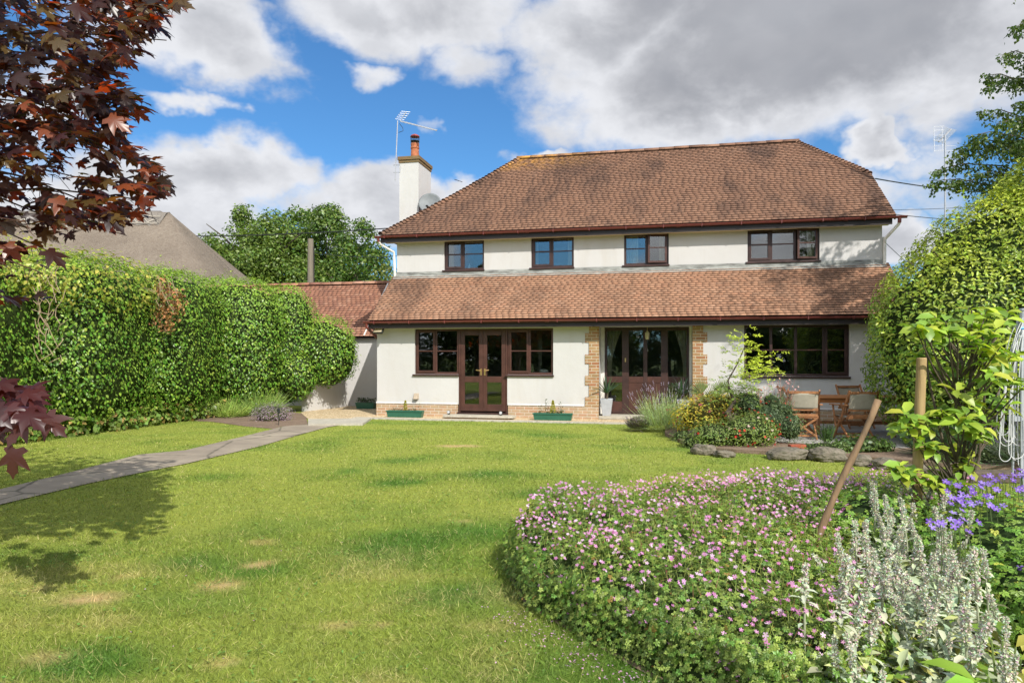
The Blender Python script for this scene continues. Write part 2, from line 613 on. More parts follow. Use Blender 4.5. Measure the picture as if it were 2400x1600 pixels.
def mat_ground(name, cols, scale=3.0, bs=.5, bscale=40, rough=.95, grid=None):
    m, t = new_mat(name)
    c = t.n('TexCoord').outputs['Object']
    n = t.noise(c, scale, 7, .65)
    n2 = t.noise(c, bscale, 4, .6)
    col = t.mix(t.rng(n, .35, .68), cols[0], cols[1])
    col = t.mix(t.rng(n2, .42, .7, 0, .75), col, cols[2])
    t.n('OutputMaterial', {'Surface': pbr(t, col, rough, bump(t, t.m('ADD', n2, n), bs, .02), .2)})
    return m


M['soil'] = mat_ground('garden soil', ((.19, .135, .095), (.30, .22, .16), (.11, .075, .05)))
M['far'] = mat_ground('far grass', ((.10, .15, .035), (.14, .18, .05), (.08, .11, .03)), .05)
M['stone'] = mat_ground('grey bed stone', ((.13, .11, .085), (.26, .225, .175), (.08, .085, .05)), 4, .9, 22)
M['stone_pale'] = mat_ground('pale step stone', ((.40, .37, .30), (.52, .48, .40), (.33, .31, .25)), 4, .4, 30)
M['patio'] = mat_ground('grey patio paving', ((.32, .31, .29), (.42, .41, .38), (.25, .24, .22)), 1.5, .3, 40)


def mat_gravel():
    m, t = new_mat('gold gravel')
    c = t.n('TexCoord').outputs['Object']
    v = t.n('TexVoronoi', {'Vector': c, 'Scale': 26.0, 'Randomness': 1.0})
    hue = t.n('SeparateColor', {0: v.outputs['Color']}).outputs[0]
    col = t.mix(hue, (.50, .36, .19), (.80, .66, .44))
    col = t.mix(t.rng(v.outputs['Distance'], .45, .8, 0, .6), col, (.14, .09, .05))
    col = t.mix(t.rng(t.noise(c, 1.2, 4), .45, .75, 0, .3), col, (.30, .22, .13))
    t.n('OutputMaterial', {'Surface': pbr(t, col, .8, bump(t, t.m('MULTIPLY', v.outputs['Distance'], -1), .9, .02), .3)})
    return m


M['gravel'] = mat_gravel()


def mat_path():
    m, t = new_mat('old tarmac path')
    c = t.n('TexCoord').outputs['Object']
    n = t.noise(c, .9, 6, .65, .5)
    n2 = t.noise(c, 90, 3)
    col = t.mix(t.rng(n, .38, .62), (.26, .215, .165), (.38, .32, .24))
    col = t.mix(t.rng(n2, .5, .72, 0, .5), col, (.33, .31, .27))
    v = t.n('TexVoronoi', {'Vector': t.mapping(c, loc=(.3, .2, 0)), 'Scale': .55}, feature='DISTANCE_TO_EDGE')
    wob = t.m('ADD', v.outputs['Distance'], t.m('MULTIPLY', t.m('SUBTRACT', t.noise(c, 5, 5), .5), .05))
    col = t.mix(t.rng(wob, .0, .016, .75, 0), col, (.08, .075, .05))
    t.n('OutputMaterial', {'Surface': pbr(t, col, .9, bump(t, n2, .5, .01), .25)})
    return m


M['path'] = mat_path()

# bare patches read from the photo: world x, y, radius
BARE = []


def gpx(x, y, z=0.0):
    Y = (CAM_H - z) * FPX / (y - HOR)
    return ((x - 1200) / FPX * Y, Y)


def px(x, y, Y):
    return ((x - 1200) / FPX * Y, Y, CAM_H + (HOR - y) / FPX * Y)


for (bx, by, rr) in [(603, 1324, .16), (523, 1371, .17), (210, 1404, .20), (1070, 1045, .42), (790, 1466, .13), (105, 1543, .14), (617, 1271, .15), (290, 1352, .10), (525, 1550, .10), (890, 1465, .07), (90, 1378, .10), (1090, 1222, .10)]:
    g = gpx(bx, by)
    BARE.append((g[0], g[1], rr))
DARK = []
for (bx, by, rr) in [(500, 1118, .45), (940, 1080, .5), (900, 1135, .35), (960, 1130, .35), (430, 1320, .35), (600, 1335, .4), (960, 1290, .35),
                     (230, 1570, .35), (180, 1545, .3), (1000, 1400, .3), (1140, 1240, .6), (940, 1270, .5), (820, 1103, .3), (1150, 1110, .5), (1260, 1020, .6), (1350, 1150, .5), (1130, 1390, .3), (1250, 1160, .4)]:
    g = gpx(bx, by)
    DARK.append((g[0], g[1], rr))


def grass_tone(X, Y):
    """numpy: 0 = dry yellow green, 1 = lush dark green, plus bare weight"""
    def vn(x, y, s, ox):
        out = np.zeros_like(x)
        for k, (f, a) in enumerate(((1, .5), (2.1, .27), (4.3, .15), (9.1, .08))):
            xx = x * s * f + ox + k * 7.3
            yy = y * s * f * 1.25 + ox * .7 - k * 3.1
            xi = np.floor(xx); yi = np.floor(yy)
            fx = xx - xi; fy = yy - yi
            fx = fx * fx * (3 - 2 * fx); fy = fy * fy * (3 - 2 * fy)
            h = lambda i, j: np.mod(np.sin(i * 127.1 + j * 311.7) * 43758.5453, 1.0)
            out += a * ((h(xi, yi) * (1 - fx) + h(xi + 1, yi) * fx) * (1 - fy) + (h(xi, yi + 1) * (1 - fx) + h(xi + 1, yi + 1) * fx) * fy)
        return out
    t1 = vn(X, Y, .9, 13.0)
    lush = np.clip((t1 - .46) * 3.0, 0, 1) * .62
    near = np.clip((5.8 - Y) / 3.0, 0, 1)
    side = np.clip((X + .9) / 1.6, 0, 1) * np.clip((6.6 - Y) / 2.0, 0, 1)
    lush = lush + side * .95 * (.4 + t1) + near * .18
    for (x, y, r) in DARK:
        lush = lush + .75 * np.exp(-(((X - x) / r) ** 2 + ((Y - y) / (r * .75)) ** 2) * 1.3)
    bare = np.zeros_like(X)
    wob = vn(X, Y, 6, 3.0) - .5
    for i, (x, y, r) in enumerate(BARE):
        w = .95 if i in (0, 1, 2, 3) else .55
        d = np.sqrt((X - x) ** 2 + ((Y - y) * (1.6 if i != 3 else 2.4)) ** 2) / r + wob * .9
        bare = np.maximum(bare, w * np.clip(1.5 - d * 1.2, 0, 1))
    straw = np.clip((vn(X, Y, 1.7, 55.0) - .55) * 5, 0, 1) * np.clip((7 - Y) / 3, 0.12, 1)
    return np.clip(lush, 0, 1), bare, straw


def pip(X, Y, poly):
    ins = np.zeros(X.shape, dtype=bool)
    n = len(poly)
    for i in range(n):
        x0, y0 = poly[i]; x1, y1 = poly[(i + 1) % n]
        c = ((y0 > Y) != (y1 > Y)) & (X < (x1 - x0) * (Y - y0) / ((y1 - y0) if abs(y1 - y0) > 1e-9 else 1e-9) + x0)
        ins ^= c
    return ins


def edge_dist(X, Y, poly):
    d = np.full(X.shape, 1e9)
    for i in range(len(poly)):
        x0, y0 = poly[i]; x1, y1 = poly[(i + 1) % len(poly)]
        ex, ey = x1 - x0, y1 - y0
        t_ = np.clip(((X - x0) * ex + (Y - y0) * ey) / (ex * ex + ey * ey), 0, 1)
        d = np.minimum(d, np.hypot(X - x0 - t_ * ex, Y - y0 - t_ * ey))
    return d


def sheet(name, poly, z, mat, thick=0.0, label=None, cat=None, kind='structure', parent=None):
    b = MB()
    n = len(poly)
    if thick:
        vs = [(x, y, z) for x, y in poly] + [(x, y, z - thick) for x, y in poly]
        b.add(vs, [tuple(range(n)), tuple(reversed(range(n, 2 * n)))] + [(i, i + n, (i + 1) % n + n, (i + 1) % n) for i in range(n)])
    else:
        b.add([(x, y, z) for x, y in poly], [tuple(range(n))])
    o = b.build(name, mat, parent)
    return tag(o, label, cat, kind=kind)


# ------------------------------------------------------------------ house frame of reference
HC, HS = math.cos(R(12)), math.sin(R(12))
V0 = 16.86
HR = -R(12)


def hw(u, v, z=0.0):
    return (u * HC + (V0 + v) * HS, -u * HS + (V0 + v) * HC, z)


def hp(x, y, v):
    a = (x - 1200) / FPX
    Y = (V0 + v) / (HC + HS * a)
    return (Y * (a * HC - HS), CAM_H + (HOR - y) / FPX * Y)


# ------------------------------------------------------------------ the ground
sheet('ground', [(-700, -300), (700, -300), (700, 1500), (-700, 1500)], -.03, M['far'])
# lawn sheet, vertex coloured by the same wear and growth that drives the blades
LX0, LX1, LY0, LY1 = -16.0, 14.0, -14.0, 24.0
nx, ny = 300, 380
gx, gy = np.meshgrid(np.linspace(LX0, LX1, nx), np.linspace(LY0, LY1, ny))
gx = gx.ravel(); gy = gy.ravel()
lu, ba, st = grass_tone(gx, gy)
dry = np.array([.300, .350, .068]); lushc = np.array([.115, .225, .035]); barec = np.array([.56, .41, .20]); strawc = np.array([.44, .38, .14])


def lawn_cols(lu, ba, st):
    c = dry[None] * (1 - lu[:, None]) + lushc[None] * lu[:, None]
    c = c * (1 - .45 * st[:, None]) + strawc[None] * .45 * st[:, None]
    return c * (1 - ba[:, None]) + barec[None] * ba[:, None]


idx = np.arange(nx * ny).reshape(ny, nx)
F = np.stack([idx[:-1, :-1], idx[:-1, 1:], idx[1:, 1:], idx[1:, :-1]], -1).reshape(-1, 4)


def mat_lawn():
    m, t = new_mat('lawn turf')
    at = t.n('Attribute', attribute_name='Col').outputs['Color']
    c = t.n('TexCoord').outputs['Object']
    n = t.noise(c, 60, 4, .7)
    n2 = t.noise(t.mapping(c, scale=(1, 1.6, 1)), 9, 5, .65)
    col = t.mix(t.rng(n, .38, .66, 0, .55), at, t.mix(1.0, at, (.45, .55, .4), 'MULTIPLY'))
    col = t.mix(t.rng(n2, .45, .7, 0, .45), col, t.mix(1.0, at, (1.35, 1.15, 1.0), 'MULTIPLY'))
    t.n('OutputMaterial', {'Surface': pbr(t, col, .95, bump(t, n, .8, .02), .1)})
    return m


lz = .02 * np.sin(gx * .5 + 1) * np.sin(gy * .4) * np.clip((gy - 4) / 4, 0, 1) * np.clip((16 - gy) / 4, 0, 1) * 0
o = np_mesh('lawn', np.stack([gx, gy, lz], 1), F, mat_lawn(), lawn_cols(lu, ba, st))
tag(o, kind='structure')

path_up = [gpx(840, 984), gpx(663, 1000), gpx(560, 1026), gpx(434, 1056), gpx(326, 1066), gpx(168, 1107), gpx(0, 1148), gpx(-300, 1215)]
path_lo = [gpx(-300, 1252), gpx(0, 1184), gpx(204, 1135), gpx(347, 1105), gpx(439, 1087), gpx(612, 1046), gpx(700, 1020), gpx(770, 1001), gpx(845, 990)]
PATH = path_up + path_lo
sheet('path', PATH, .012, M['path'])
E1 = hw(-7.3, -.85); E2 = hw(3.5, -.85)
GRAVEL = [gpx(705, 968), gpx(728, 988), gpx(845, 991)[:2], E1[:2], hw(-2.0, -.80)[:2], hw(2.2, -.85)[:2], hw(2.6, .3)[:2], hw(-7.3, .3)[:2], hw(-7.3, 3.3)[:2], (-6.0, 21.8)]
sheet('gravel', GRAVEL, .016, M['gravel'])
SOIL = [gpx(430, 985), gpx(500, 989), gpx(580, 1000), gpx(650, 1006), gpx(722, 996), gpx(716, 970), (-7.0, 20.0), (-9.0, 16.5)]
sheet('border_soil', SOIL, .008, M['soil'])
PATIO = [hw(1.6, -1.0)[:2], hw(1.6, .0)[:2], hw(9.5, .0)[:2], (11.0, 9.5), (5.2, 10.9), (3.8, 11.8)]
sheet('patio', [hw(3.2, -.9)[:2], hw(3.2, .2)[:2], hw(9.0, .2)[:2], (12.0, 11.2), (6.0, 11.2), (4.0, 12.4)], .018, M['patio'])
# geranium bed and planting border, lower right
BED = [(-.05, 4.95), (.08, 4.25), (.38, 3.75), (.70, 3.25), (1.05, 2.75), (1.3, 2.2), (5.2, 2.0), (6.0, 6.0), (5.0, 7.1), (3.4, 7.05), (2.0, 6.75), (1.0, 6.25), (.30, 5.6)]
sheet('planting_soil', BED, .010, M['soil'])
RAISED = [(3.3, 14.7), (3.0, 13.4), (3.05, 11.5), (3.6, 11.0), (5.2, 10.3), (6.2, 9.5), (8.0, 8.9), (12.0, 8.6), (12, 11.0), (6.0, 11.2), (4.7, 12.0), (4.6, 14.6)]
sheet('raised_soil', RAISED, .06, M['soil'], .09)
# ------------------------------------------------------------------ grass
def grass_blades():
    xs = []; ys = []
    bands = [(2.6, 4.2, 8500), (4.2, 6, 5200), (6, 9, 2300), (9, 13, 1150), (13, 17.2, 600)]
    for y0, y1, dn in bands:
        hwid = y1 * .78
        n = int((y1 - y0) * 2 * hwid * dn)
        X = rng.uniform(-hwid, hwid, n); Y = rng.uniform(y0, y1, n)
        vis = np.abs(X) < Y * .765 + .1
        xs.append(X[vis]); ys.append(Y[vis])
    X = np.concatenate(xs); Y = np.concatenate(ys)
    keep = ~(pip(X, Y, PATH) | pip(X, Y, GRAVEL) | pip(X, Y, BED) | pip(X, Y, RAISED) | pip(X, Y, SOIL))
    pe = pip(X, Y, PATH)
    pe[pe] = edge_dist(X[pe], Y[pe], PATH) < .05 * rng.random(pe.sum()) ** .7 + .02
    keep |= pe
    v = X * HS + Y * HC - V0
    keep &= v < -.88
    X = X[keep]; Y = Y[keep]
    lu, ba, st = grass_tone(X, Y)
    keep = rng.random(len(X)) > ba * .8
    X, Y, lu, ba, st = X[keep], Y[keep], lu[keep], ba[keep], st[keep]
    n = len(X)
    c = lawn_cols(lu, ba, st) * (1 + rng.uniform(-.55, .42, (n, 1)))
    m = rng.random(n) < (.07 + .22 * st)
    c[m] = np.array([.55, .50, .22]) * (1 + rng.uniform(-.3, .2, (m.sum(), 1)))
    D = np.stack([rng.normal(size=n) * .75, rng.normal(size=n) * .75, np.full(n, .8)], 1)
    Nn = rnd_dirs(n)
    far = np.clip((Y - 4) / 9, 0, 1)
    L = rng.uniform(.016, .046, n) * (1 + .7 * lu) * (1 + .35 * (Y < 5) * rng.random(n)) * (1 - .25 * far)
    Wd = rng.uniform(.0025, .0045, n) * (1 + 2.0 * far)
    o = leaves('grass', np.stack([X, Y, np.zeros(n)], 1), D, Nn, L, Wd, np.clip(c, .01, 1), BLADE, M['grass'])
    tag(o, 'short mown green and yellow lawn grass in front of the house', 'grass', kind='stuff')


grass_blades()
# clover and plantain weeds in the turf
wx = []
for k in range(150):
    y_ = random.uniform(3.0, 8.0); x_ = random.uniform(-.74 * y_, .2)
    for j in range(random.randint(4, 14)):
        wx.append((x_ + random.gauss(0, .06), y_ + random.gauss(0, .06), random.uniform(.012, .03)))
wx = np.array(wx)
wx = wx[~(pip(wx[:, 0], wx[:, 1], BED) | pip(wx[:, 0], wx[:, 1], PATH))]
n_ = len(wx)
o = leaves('clover', wx, rnd_dirs(n_) * np.array([1, 1, .2]), rnd_dirs(n_) * .4 + np.array([0, 0, 1]), rng.uniform(.015, .038, n_), rng.uniform(.010, .018, n_), colvar(n_, (.16, .28, .06), .3), LEAF, M['leaf_matt'])
tag(o, 'small clover and plantain leaves scattered through the lawn', 'weeds', kind='stuff')
# ------------------------------------------------------------------ THE HOUSE
UL, UR, SB, DEPTH = -7.22, 5.40, 1.41, 8.3
house = empty('house', hw(0, 0, 0), HR, 'two storey white rendered house with brown tiled roof at the end of the lawn', 'house')


def walls(b, u0, u1, v0, v1, z0, z1, holes):
    us = sorted({u0, u1} | {h[0] for h in holes} | {h[1] for h in holes})
    for a, c in zip(us[:-1], us[1:]):
        hs = sorted([h for h in holes if h[0] < (a + c) / 2 < h[1]], key=lambda h: h[2])
        z = z0
        for h in hs:
            if h[2] > z: b.box(a, c, v0, v1, z, h[2])
            z = h[3]
        if z < z1: b.box(a, c, v0, v1, z, z1)


ZT, ZS = 2.27, 1.10                 # ground floor window head and sill
uA0 = hp(972, 800, 0)[0]; uA1 = hp(1074.5, 800, 0)[0]; uD1 = hp(1189, 800, 0)[0]; uC1 = hp(1296.5, 800, 0)[0]
uR0 = hp(1403, 850, 0)[0]; uR1 = hp(1624, 850, 0)[0]
uW0 = hp(1744, 820, 0)[0]; uW1 = hp(1991, 820, 0)[0]
PL = .33                            # brick plinth height
wb = MB()
holes = [(uA0, uA1, ZS, ZT), (uA1, uD1, 0, ZT), (uD1, uC1, ZS, ZT), (uR0, uR1, 0, 2.32), (uW0, uW1, ZS, ZT + .02)]
walls(wb, UL, UR, 0, .28, PL, 2.62, holes)
for a_, c_ in ((UL, UL + .28), (UR - .28, UR)):            # gable ends
    wb.box(a_, c_, .28, SB + .284, 0, 2.62)
    wb.box(a_, c_, SB + .284, DEPTH - .28, 0, 4.75)
wb.box(UL, UR, DEPTH - .28, DEPTH, 0, 4.75)
# upper front wall
UPW = [(1040.9, 1134.4), (1245, 1344.8), (1462.6, 1567.3), (1752, 1920.9)]
upw = [(hp(a, 590, SB)[0], hp(b_, 590, SB)[0]) for a, b_ in UPW]
UZ0, UZ1 = 3.965, 4.80
walls(wb, UL + .28, UR - .28, SB, SB + .28, 3.60, 4.93, [(a, b_, UZ0, UZ1) for a, b_ in upw])
wb.box(UL + .002, UL + .28, SB + .002, SB + .282, 4.75, 4.93).box(UR - .28, UR - .002, SB + .002, SB + .282, 4.75, 4.93)
# recess cheeks and head
RD = .50
wb.box(uR0 - .20, uR0 - .002, .28, .28 + RD, 0, 2.5).box(uR1 + .002, uR1 + .20, .28, .28 + RD, 0, 2.5).box(uR0 - .002, uR1 + .002, .282, .28 + RD, 2.30, 2.5)
wb.build('wall', M['render'], house)
# wall face upper corner pieces so the front reads continuous
for a_ in (UL, UR - .28): MB().box(a_, a_ + .28, SB - .002, SB, 3.60, 4.93).build('wall_corner', M['render'], house)
for a_, c_ in ((UL - .012, uA1 - .02), (uD1 + .02, uR0), (uR1, UR + .012)): MB().box(a_, c_, -.014, .268, 0, PL).build('brick_plinth', M['brick'], house)
# render bell drip above the plinth
for a, c in ((UL - .02, uA1 - .02), (uD1 + .02, uR0 - .36), (uR1 + .36, UR + .02)):
    b = MB()
    b.add([(a, -.004, PL + .05), (c, -.004, PL + .05), (c, -.03, PL + .003), (a, -.03, PL + .003)], [(0, 3, 2, 1)])
    b.add([(a, -.03, PL + .003), (c, -.03, PL + .003), (c, .0, PL + .002), (a, .0, PL + .002)], [(0, 3, 2, 1)])
    b.build('render_drip', M['render'], house)
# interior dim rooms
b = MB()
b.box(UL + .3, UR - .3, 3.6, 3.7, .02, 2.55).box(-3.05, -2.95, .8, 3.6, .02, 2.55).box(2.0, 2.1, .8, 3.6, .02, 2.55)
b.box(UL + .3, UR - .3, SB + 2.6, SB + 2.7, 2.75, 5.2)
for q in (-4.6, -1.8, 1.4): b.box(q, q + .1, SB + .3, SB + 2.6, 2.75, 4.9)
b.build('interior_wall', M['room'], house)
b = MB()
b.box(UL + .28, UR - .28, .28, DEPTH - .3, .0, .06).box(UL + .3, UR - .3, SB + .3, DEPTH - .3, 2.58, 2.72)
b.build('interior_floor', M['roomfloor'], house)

# brick quoins each side of the recess
for side in (-1, 1):
    b = MB()
    ue = uR0 if side < 0 else uR1
    z = PL + .002
    k = 0
    while z < 2.28:
        w = .33 if k % 2 == 0 else .235
        h = .225 if k % 2 == 0 else .30
        h = min(h, 2.33 - z)
        if side < 0: b.box(ue - w, ue + .006, -.02, .12, z, z + h)
        else: b.box(ue - .006, ue + w, -.02, .12, z, z + h)
        z += h; k += 1
    b.build('brick_quoin', M['quoin'], house)


# --- roofs
def tile_cols(n, pal, var=.04):
    pal = np.array(pal)
    c = pal[rng.integers(0, len(pal), n)] * .5 + pal.mean(0) * .5
    return np.clip(c * (1 + rng.uniform(-var, var, (n, 1))), .01, 1)


def tiles(name, O, U, S, length, umin, umax, pal, mat, parent, gauge=.10, w=.165, first=0.0):
    """individual clay tiles laid in courses. O eave origin, U along, S up slope unit vectors"""
    O = np.array(O, float); U = np.array(U, float); S = np.array(S, float)
    Nn = np.cross(U, S)
    P = []; wid = []; lens = []
    k = 0
    s = first
    while s < length:
        a = umin(s); c = umax(s)
        u = a - random.uniform(0, w)
        while u < c:
            u0 = max(u, a); u1 = min(u + w, c)
            if u1 - u0 > .025:
                P.append((u0, s)); wid.append(u1 - u0); lens.append(min(gauge * 1.35, length - s + .03))
            u += w
        s += gauge; k += 1
    P = np.array(P); wid = np.array(wid); lens = np.array(lens); n = len(P)
    lift = .026 + rng.uniform(-.0015, .002, n)
    th = .017
    g = .0006
    skew = rng.normal(0, .0012, n)
    V = np.zeros((n, 12, 3))
    for j, (fu, fs, top) in enumerate(((0, 0, 0), (1, 0, 0), (1, 1, 0), (0, 1, 0), (0, 0, 1), (1, 0, 1), (1, 1, 1), (0, 1, 1), (0, 0, 0), (1, 0, 0), (1, 0, 1), (0, 0, 1))):
        uu = P[:, 0] + (wid - g) * fu + g * .5
        ss = P[:, 1] + lens * fs + (skew if fu else -skew) * (1 - fs)
        nn = (lift if fs == 0 else .003) + th * top
        V[:, j] = O + uu[:, None] * U + ss[:, None] * S + np.broadcast_to(nn, (n,))[:, None] * Nn
    f = np.array([(4, 5, 6, 7), (8, 9, 10, 11), (1, 2, 6, 5), (3, 0, 4, 7)])
    F = (f[None] + (np.arange(n) * 12)[:, None, None]).reshape(-1, 4)
    cols = np.repeat(tile_cols(n, pal), 12, axis=0)
    cols.reshape(n, 12, 3)[:, 8:] *= .14      # butt edges darkened so each course reads as a line
    return np_mesh(name, V.reshape(-1, 3), F, mat, cols, parent)


PAL_UP = [(.258, .140, .086), (.272, .146, .090), (.245, .13, .08), (.25, .138, .088), (.285, .162, .105), (.22, .115, .072)]
PAL_LOW = [(.40, .222, .135), (.415, .228, .138), (.385, .208, .126), (.395, .22, .136), (.43, .255, .165), (.35, .188, .112), (.41, .205, .12)]
PAL_RED = [(.31, .145, .088), (.34, .16, .10), (.28, .125, .078), (.41, .225, .15), (.22, .10, .07)]
# main roof: eaves at v = SB-.38
EV = SB - .31; EZ = 4.93; PT = .765
RV, RZ = SB + 3.77, EZ + (SB + 3.77 - EV) * PT           # ridge
LU, RU = -7.62, 5.62
RL, RR = -4.41, 4.12                                       # ridge ends
slope = math.hypot(1, PT)
LEN = (RV - EV) * slope
BREAK = 1.98 * slope                                        # half hip starts here
S_up = (0, 1 / slope, PT / slope)
main_roof = empty('roof', parent=house)


def um(s):
    t_ = s / LEN
    bell = .16 * math.sin(t_ * PI)                          # hips sag inward slightly
    return LU + (RL - LU) * t_ + bell * .6


def uM(s):
    if s < BREAK: return RU
    return RU + (RR - RU) * (s - BREAK) / (LEN - BREAK)


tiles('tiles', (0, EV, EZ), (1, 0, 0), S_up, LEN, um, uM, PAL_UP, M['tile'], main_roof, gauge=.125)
BV = 2 * RV - EV
b = MB()
bz = EZ + 1.98 * PT
d = .03
vs = [(LU, EV, EZ - d), (RU - .03, EV, EZ - d), (RU - .03, EV + 1.98, bz - d), (RR - .03, RV, RZ - d), (RL, RV, RZ - d),
      (LU, BV, EZ - d), (RU - .03, BV, EZ - d), (RU - .03, BV - 1.98, bz - d)]
b.add(vs, [(0, 1, 2, 3, 4), (6, 5, 4, 3, 7), (5, 0, 4), (2, 7, 3), (1, 6, 7, 2), (0, 5, 6, 1)])
b.build('roof_deck', M['underlay'], main_roof)
# back and side slopes in tile coloured strips
b = MB()
b.add([(LU, EV, EZ - .01), (LU, BV, EZ - .01), (RL, RV, RZ)], [(0, 2, 1)])
b.add([(RU, BV, EZ), (LU, BV, EZ), (RL, RV, RZ), (RR, RV, RZ), (RU, BV - 1.98, bz)], [(0, 1, 2, 3, 4)])
b.add([(RU, EV + 1.98, bz), (RU, BV - 1.98, bz), (RR, RV, RZ)], [(0, 1, 2)])
b.build('rear_slope', simple('rear tile', (.27, .13, .085), .8), main_roof)


def ridge_tiles(name, pts, r, seg, pal, mat, parent, bonnet=False):
    V = []; Fc = []; cols = []
    for a, c in zip(pts[:-1], pts[1:]):
        a = Vector(a); c = Vector(c)
        L_ = (c - a).length
        n = max(1, int(L_ / seg))
        d_ = (c - a) / n
        dn = d_.normalized()
        x = dn.cross(Vector((0, 0, 1))).normalized()
        y = x.cross(dn).normalized()
        for i in range(n):
            p0 = a + d_ * i; p1 = a + d_ * (i + 1.06)
            rr0 = r * (1.10 if bonnet else 1.03); rr1 = r * (.80 if bonnet else 1.0)
            col = random.choice(pal)
            k = random.uniform(.75, 1.25)
            base = len(V)
            m_ = 7
            off = random.uniform(-.006, .006)
            for q, (p, rr) in enumerate(((p0, rr0), (p1, rr1))):
                lift = .02 if (bonnet and q == 0) else 0
                for j in range(m_):
                    an = PI * j / (m_ - 1)
                    for th in (0, .014):
                        V.append(p + x * math.cos(an) * (rr - th) + y * (math.sin(an) * (rr - th) * .75 - .02 + lift + off))
                        cols.append([z * k for z in col])
            for j in range(m_ - 1):
                o0 = base + j * 2; o1 = o0 + 2; q0 = o0 + m_ * 2; q1 = o1 + m_ * 2
                Fc.append((o0, q0, q1, o1)); Fc.append((o0, o1, o1 + 1, o0 + 1)); Fc.append((q0, q0 + 1, q1 + 1, q1))
    return np_mesh(name, np.array([list(v_) for v_ in V]), Fc, mat, np.array(cols), parent)


ridge_tiles('ridge_tiles', [(RL - .1, RV, RZ + .02), (RR + .05, RV, RZ + .02)], .13, .45, PAL_UP, M['tile'], main_roof)
hipL = [(um(t_ * LEN) - .01, EV + (RV - EV) * t_, EZ + (RZ - EZ) * t_ + .02) for t_ in np.linspace(.01, .985, 9)]
ridge_tiles('hip_tiles', hipL, .11, .125, PAL_UP, M['tile'], main_roof, True)
hipR = [(RU - .03, EV + 1.98, bz + .03), (RR, RV, RZ + .02)]
ridge_tiles('hip_tiles', hipR, .09, .13, PAL_UP, M['tile'], main_roof, True)
b = MB()
b.beam((RU - .015, EV + .02, EZ - .035), (RU - .015, EV + 1.98, bz - .035), .03, .10)
b.build('verge', M['underlay'], main_roof)

# lean-to roof
LE_V, LE_Z = -.36, 2.47
LT_V, LT_Z = SB, 2.47 + (SB + .36) * .765
lean = empty('lean_to_roof', parent=house)
LL = (LT_V - LE_V) * slope
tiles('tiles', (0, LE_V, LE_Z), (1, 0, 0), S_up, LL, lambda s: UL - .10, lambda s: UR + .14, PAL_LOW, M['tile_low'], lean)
b = MB()
b.add([(UL - .08, LE_V + .01, LE_Z - .03), (UR + .12, LE_V + .01, LE_Z - .03), (UR + .12, LT_V, LT_Z - .03), (UL - .08, LT_V, LT_Z - .03),
       (UL - .08, LE_V + .01, LE_Z - .10), (UR + .12, LE_V + .01, LE_Z - .10), (UR + .12, LT_V, LT_Z - .14), (UL - .08, LT_V, LT_Z - .14)],
      [(0, 1, 2, 3), (7, 6, 5, 4), (0, 3, 7, 4), (1, 5, 6, 2), (0, 4, 5, 1), (3, 2, 6, 7)])
b.build('roof_deck', M['underlay'], lean)
# side cheeks of the lean-to
for ue in (UL, UR - .28):
    b = MB()
    b.add([(ue, .282, 2.62), (ue + .28, .282, 2.62), (ue + .28, SB, 2.62), (ue, SB, 2.62), (ue, SB, 3.68), (ue + .28, SB, 3.68), (ue, .282, 2.80), (ue + .28, .282, 2.80)],
          [(0, 3, 4, 6), (1, 7, 5, 2), (6, 4, 5, 7)])
    b.build('lean_to_cheek', M['render'], house)
# lead flashing at the head of the lean-to
b = MB()
nseg = 40
pr = None
for i in range(nseg + 1):
    u = UL - .06 + (UR - UL + .12) * i / nseg
    j = random.uniform(-.01, .012)
    row = [(u, LT_V - .012, LT_Z + .115), (u, LT_V - .03, LT_Z + .03 + j * .3), (u, LT_V - .17 + j, LT_Z - .085 + j * .6)]
    if pr:
        b.add(pr + row, [(0, 1, 4, 3), (1, 2, 5, 4)])
    pr = row
b.build('lead_flashing', M['lead'], lean)


def gutter(u0, u1, v, z, parent, joints):
    b = MB()
    n = 9
    vs = []
    for i, u in enumerate((u0, u1)):
        for k in range(n):
            a = PI + PI * k / (n - 1)
            vs.append((u, v + .058 * math.cos(a), z + .058 * math.sin(a)))
        for k in reversed(range(n)):
            a = PI + PI * k / (n - 1)
            vs.append((u, v + .052 * math.cos(a), z + .052 * math.sin(a)))
    m_ = 2 * n
    fs = [(k, (k + 1) % m_, m_ + (k + 1) % m_, m_ + k) for k in range(m_)]
    fs += [tuple(range(m_)), tuple(reversed(range(m_, 2 * m_)))]
    b.add(vs, fs)
    for j in joints:
        vs = []
        wd = .05 if j % 1 == 0 else .02
        for u in (j - .045, j + .045):
            for k in range(n):
                a = PI + PI * k / (n - 1)
                vs.append((u, v + .070 * math.cos(a), z + .070 * math.sin(a)))
        b.add(vs, [(k, k + 1, n + k + 1, n + k) for k in range(n - 1)] + [tuple(range(n)), tuple(reversed(range(n, 2 * n)))])
    for q in np.arange(u0 + .3, u1, .95):
        b.box(q - .012, q + .012, v - .066, v + .05, z - .068, z + .006)
    return b.build('gutter', M['gutter'], parent)


g1 = gutter(LU - .12, RU + .22, EV - .04, EZ - .01, house, [hp(x, 540, EV - .05)[0] for x in (1235, 1590, 1983)])
g2 = gutter(UL - .20, UR + .2, LE_V - .04, LE_Z - .01, house, [hp(x, 750, LE_V)[0] for x in (1282, 1684, 915)])
b = MB()
b.box(LU + .03, RU - .08, EV + .015, EV + .04, EZ - .19, EZ - .035)
b.box(UL - .10, UR + .12, LE_V + .018, LE_V + .042, LE_Z - .19, LE_Z - .035)
b.build('fascia', M['fascia'], house)
b = MB()
b.box(LU + .1, RU - .1, EV + .042, SB - .004, EZ - .17, EZ - .155)
b.box(UL - .08, UR + .1, LE_V + .044, -.004, LE_Z - .17, LE_Z - .155)
b.build('soffit', M['soffit'], house)
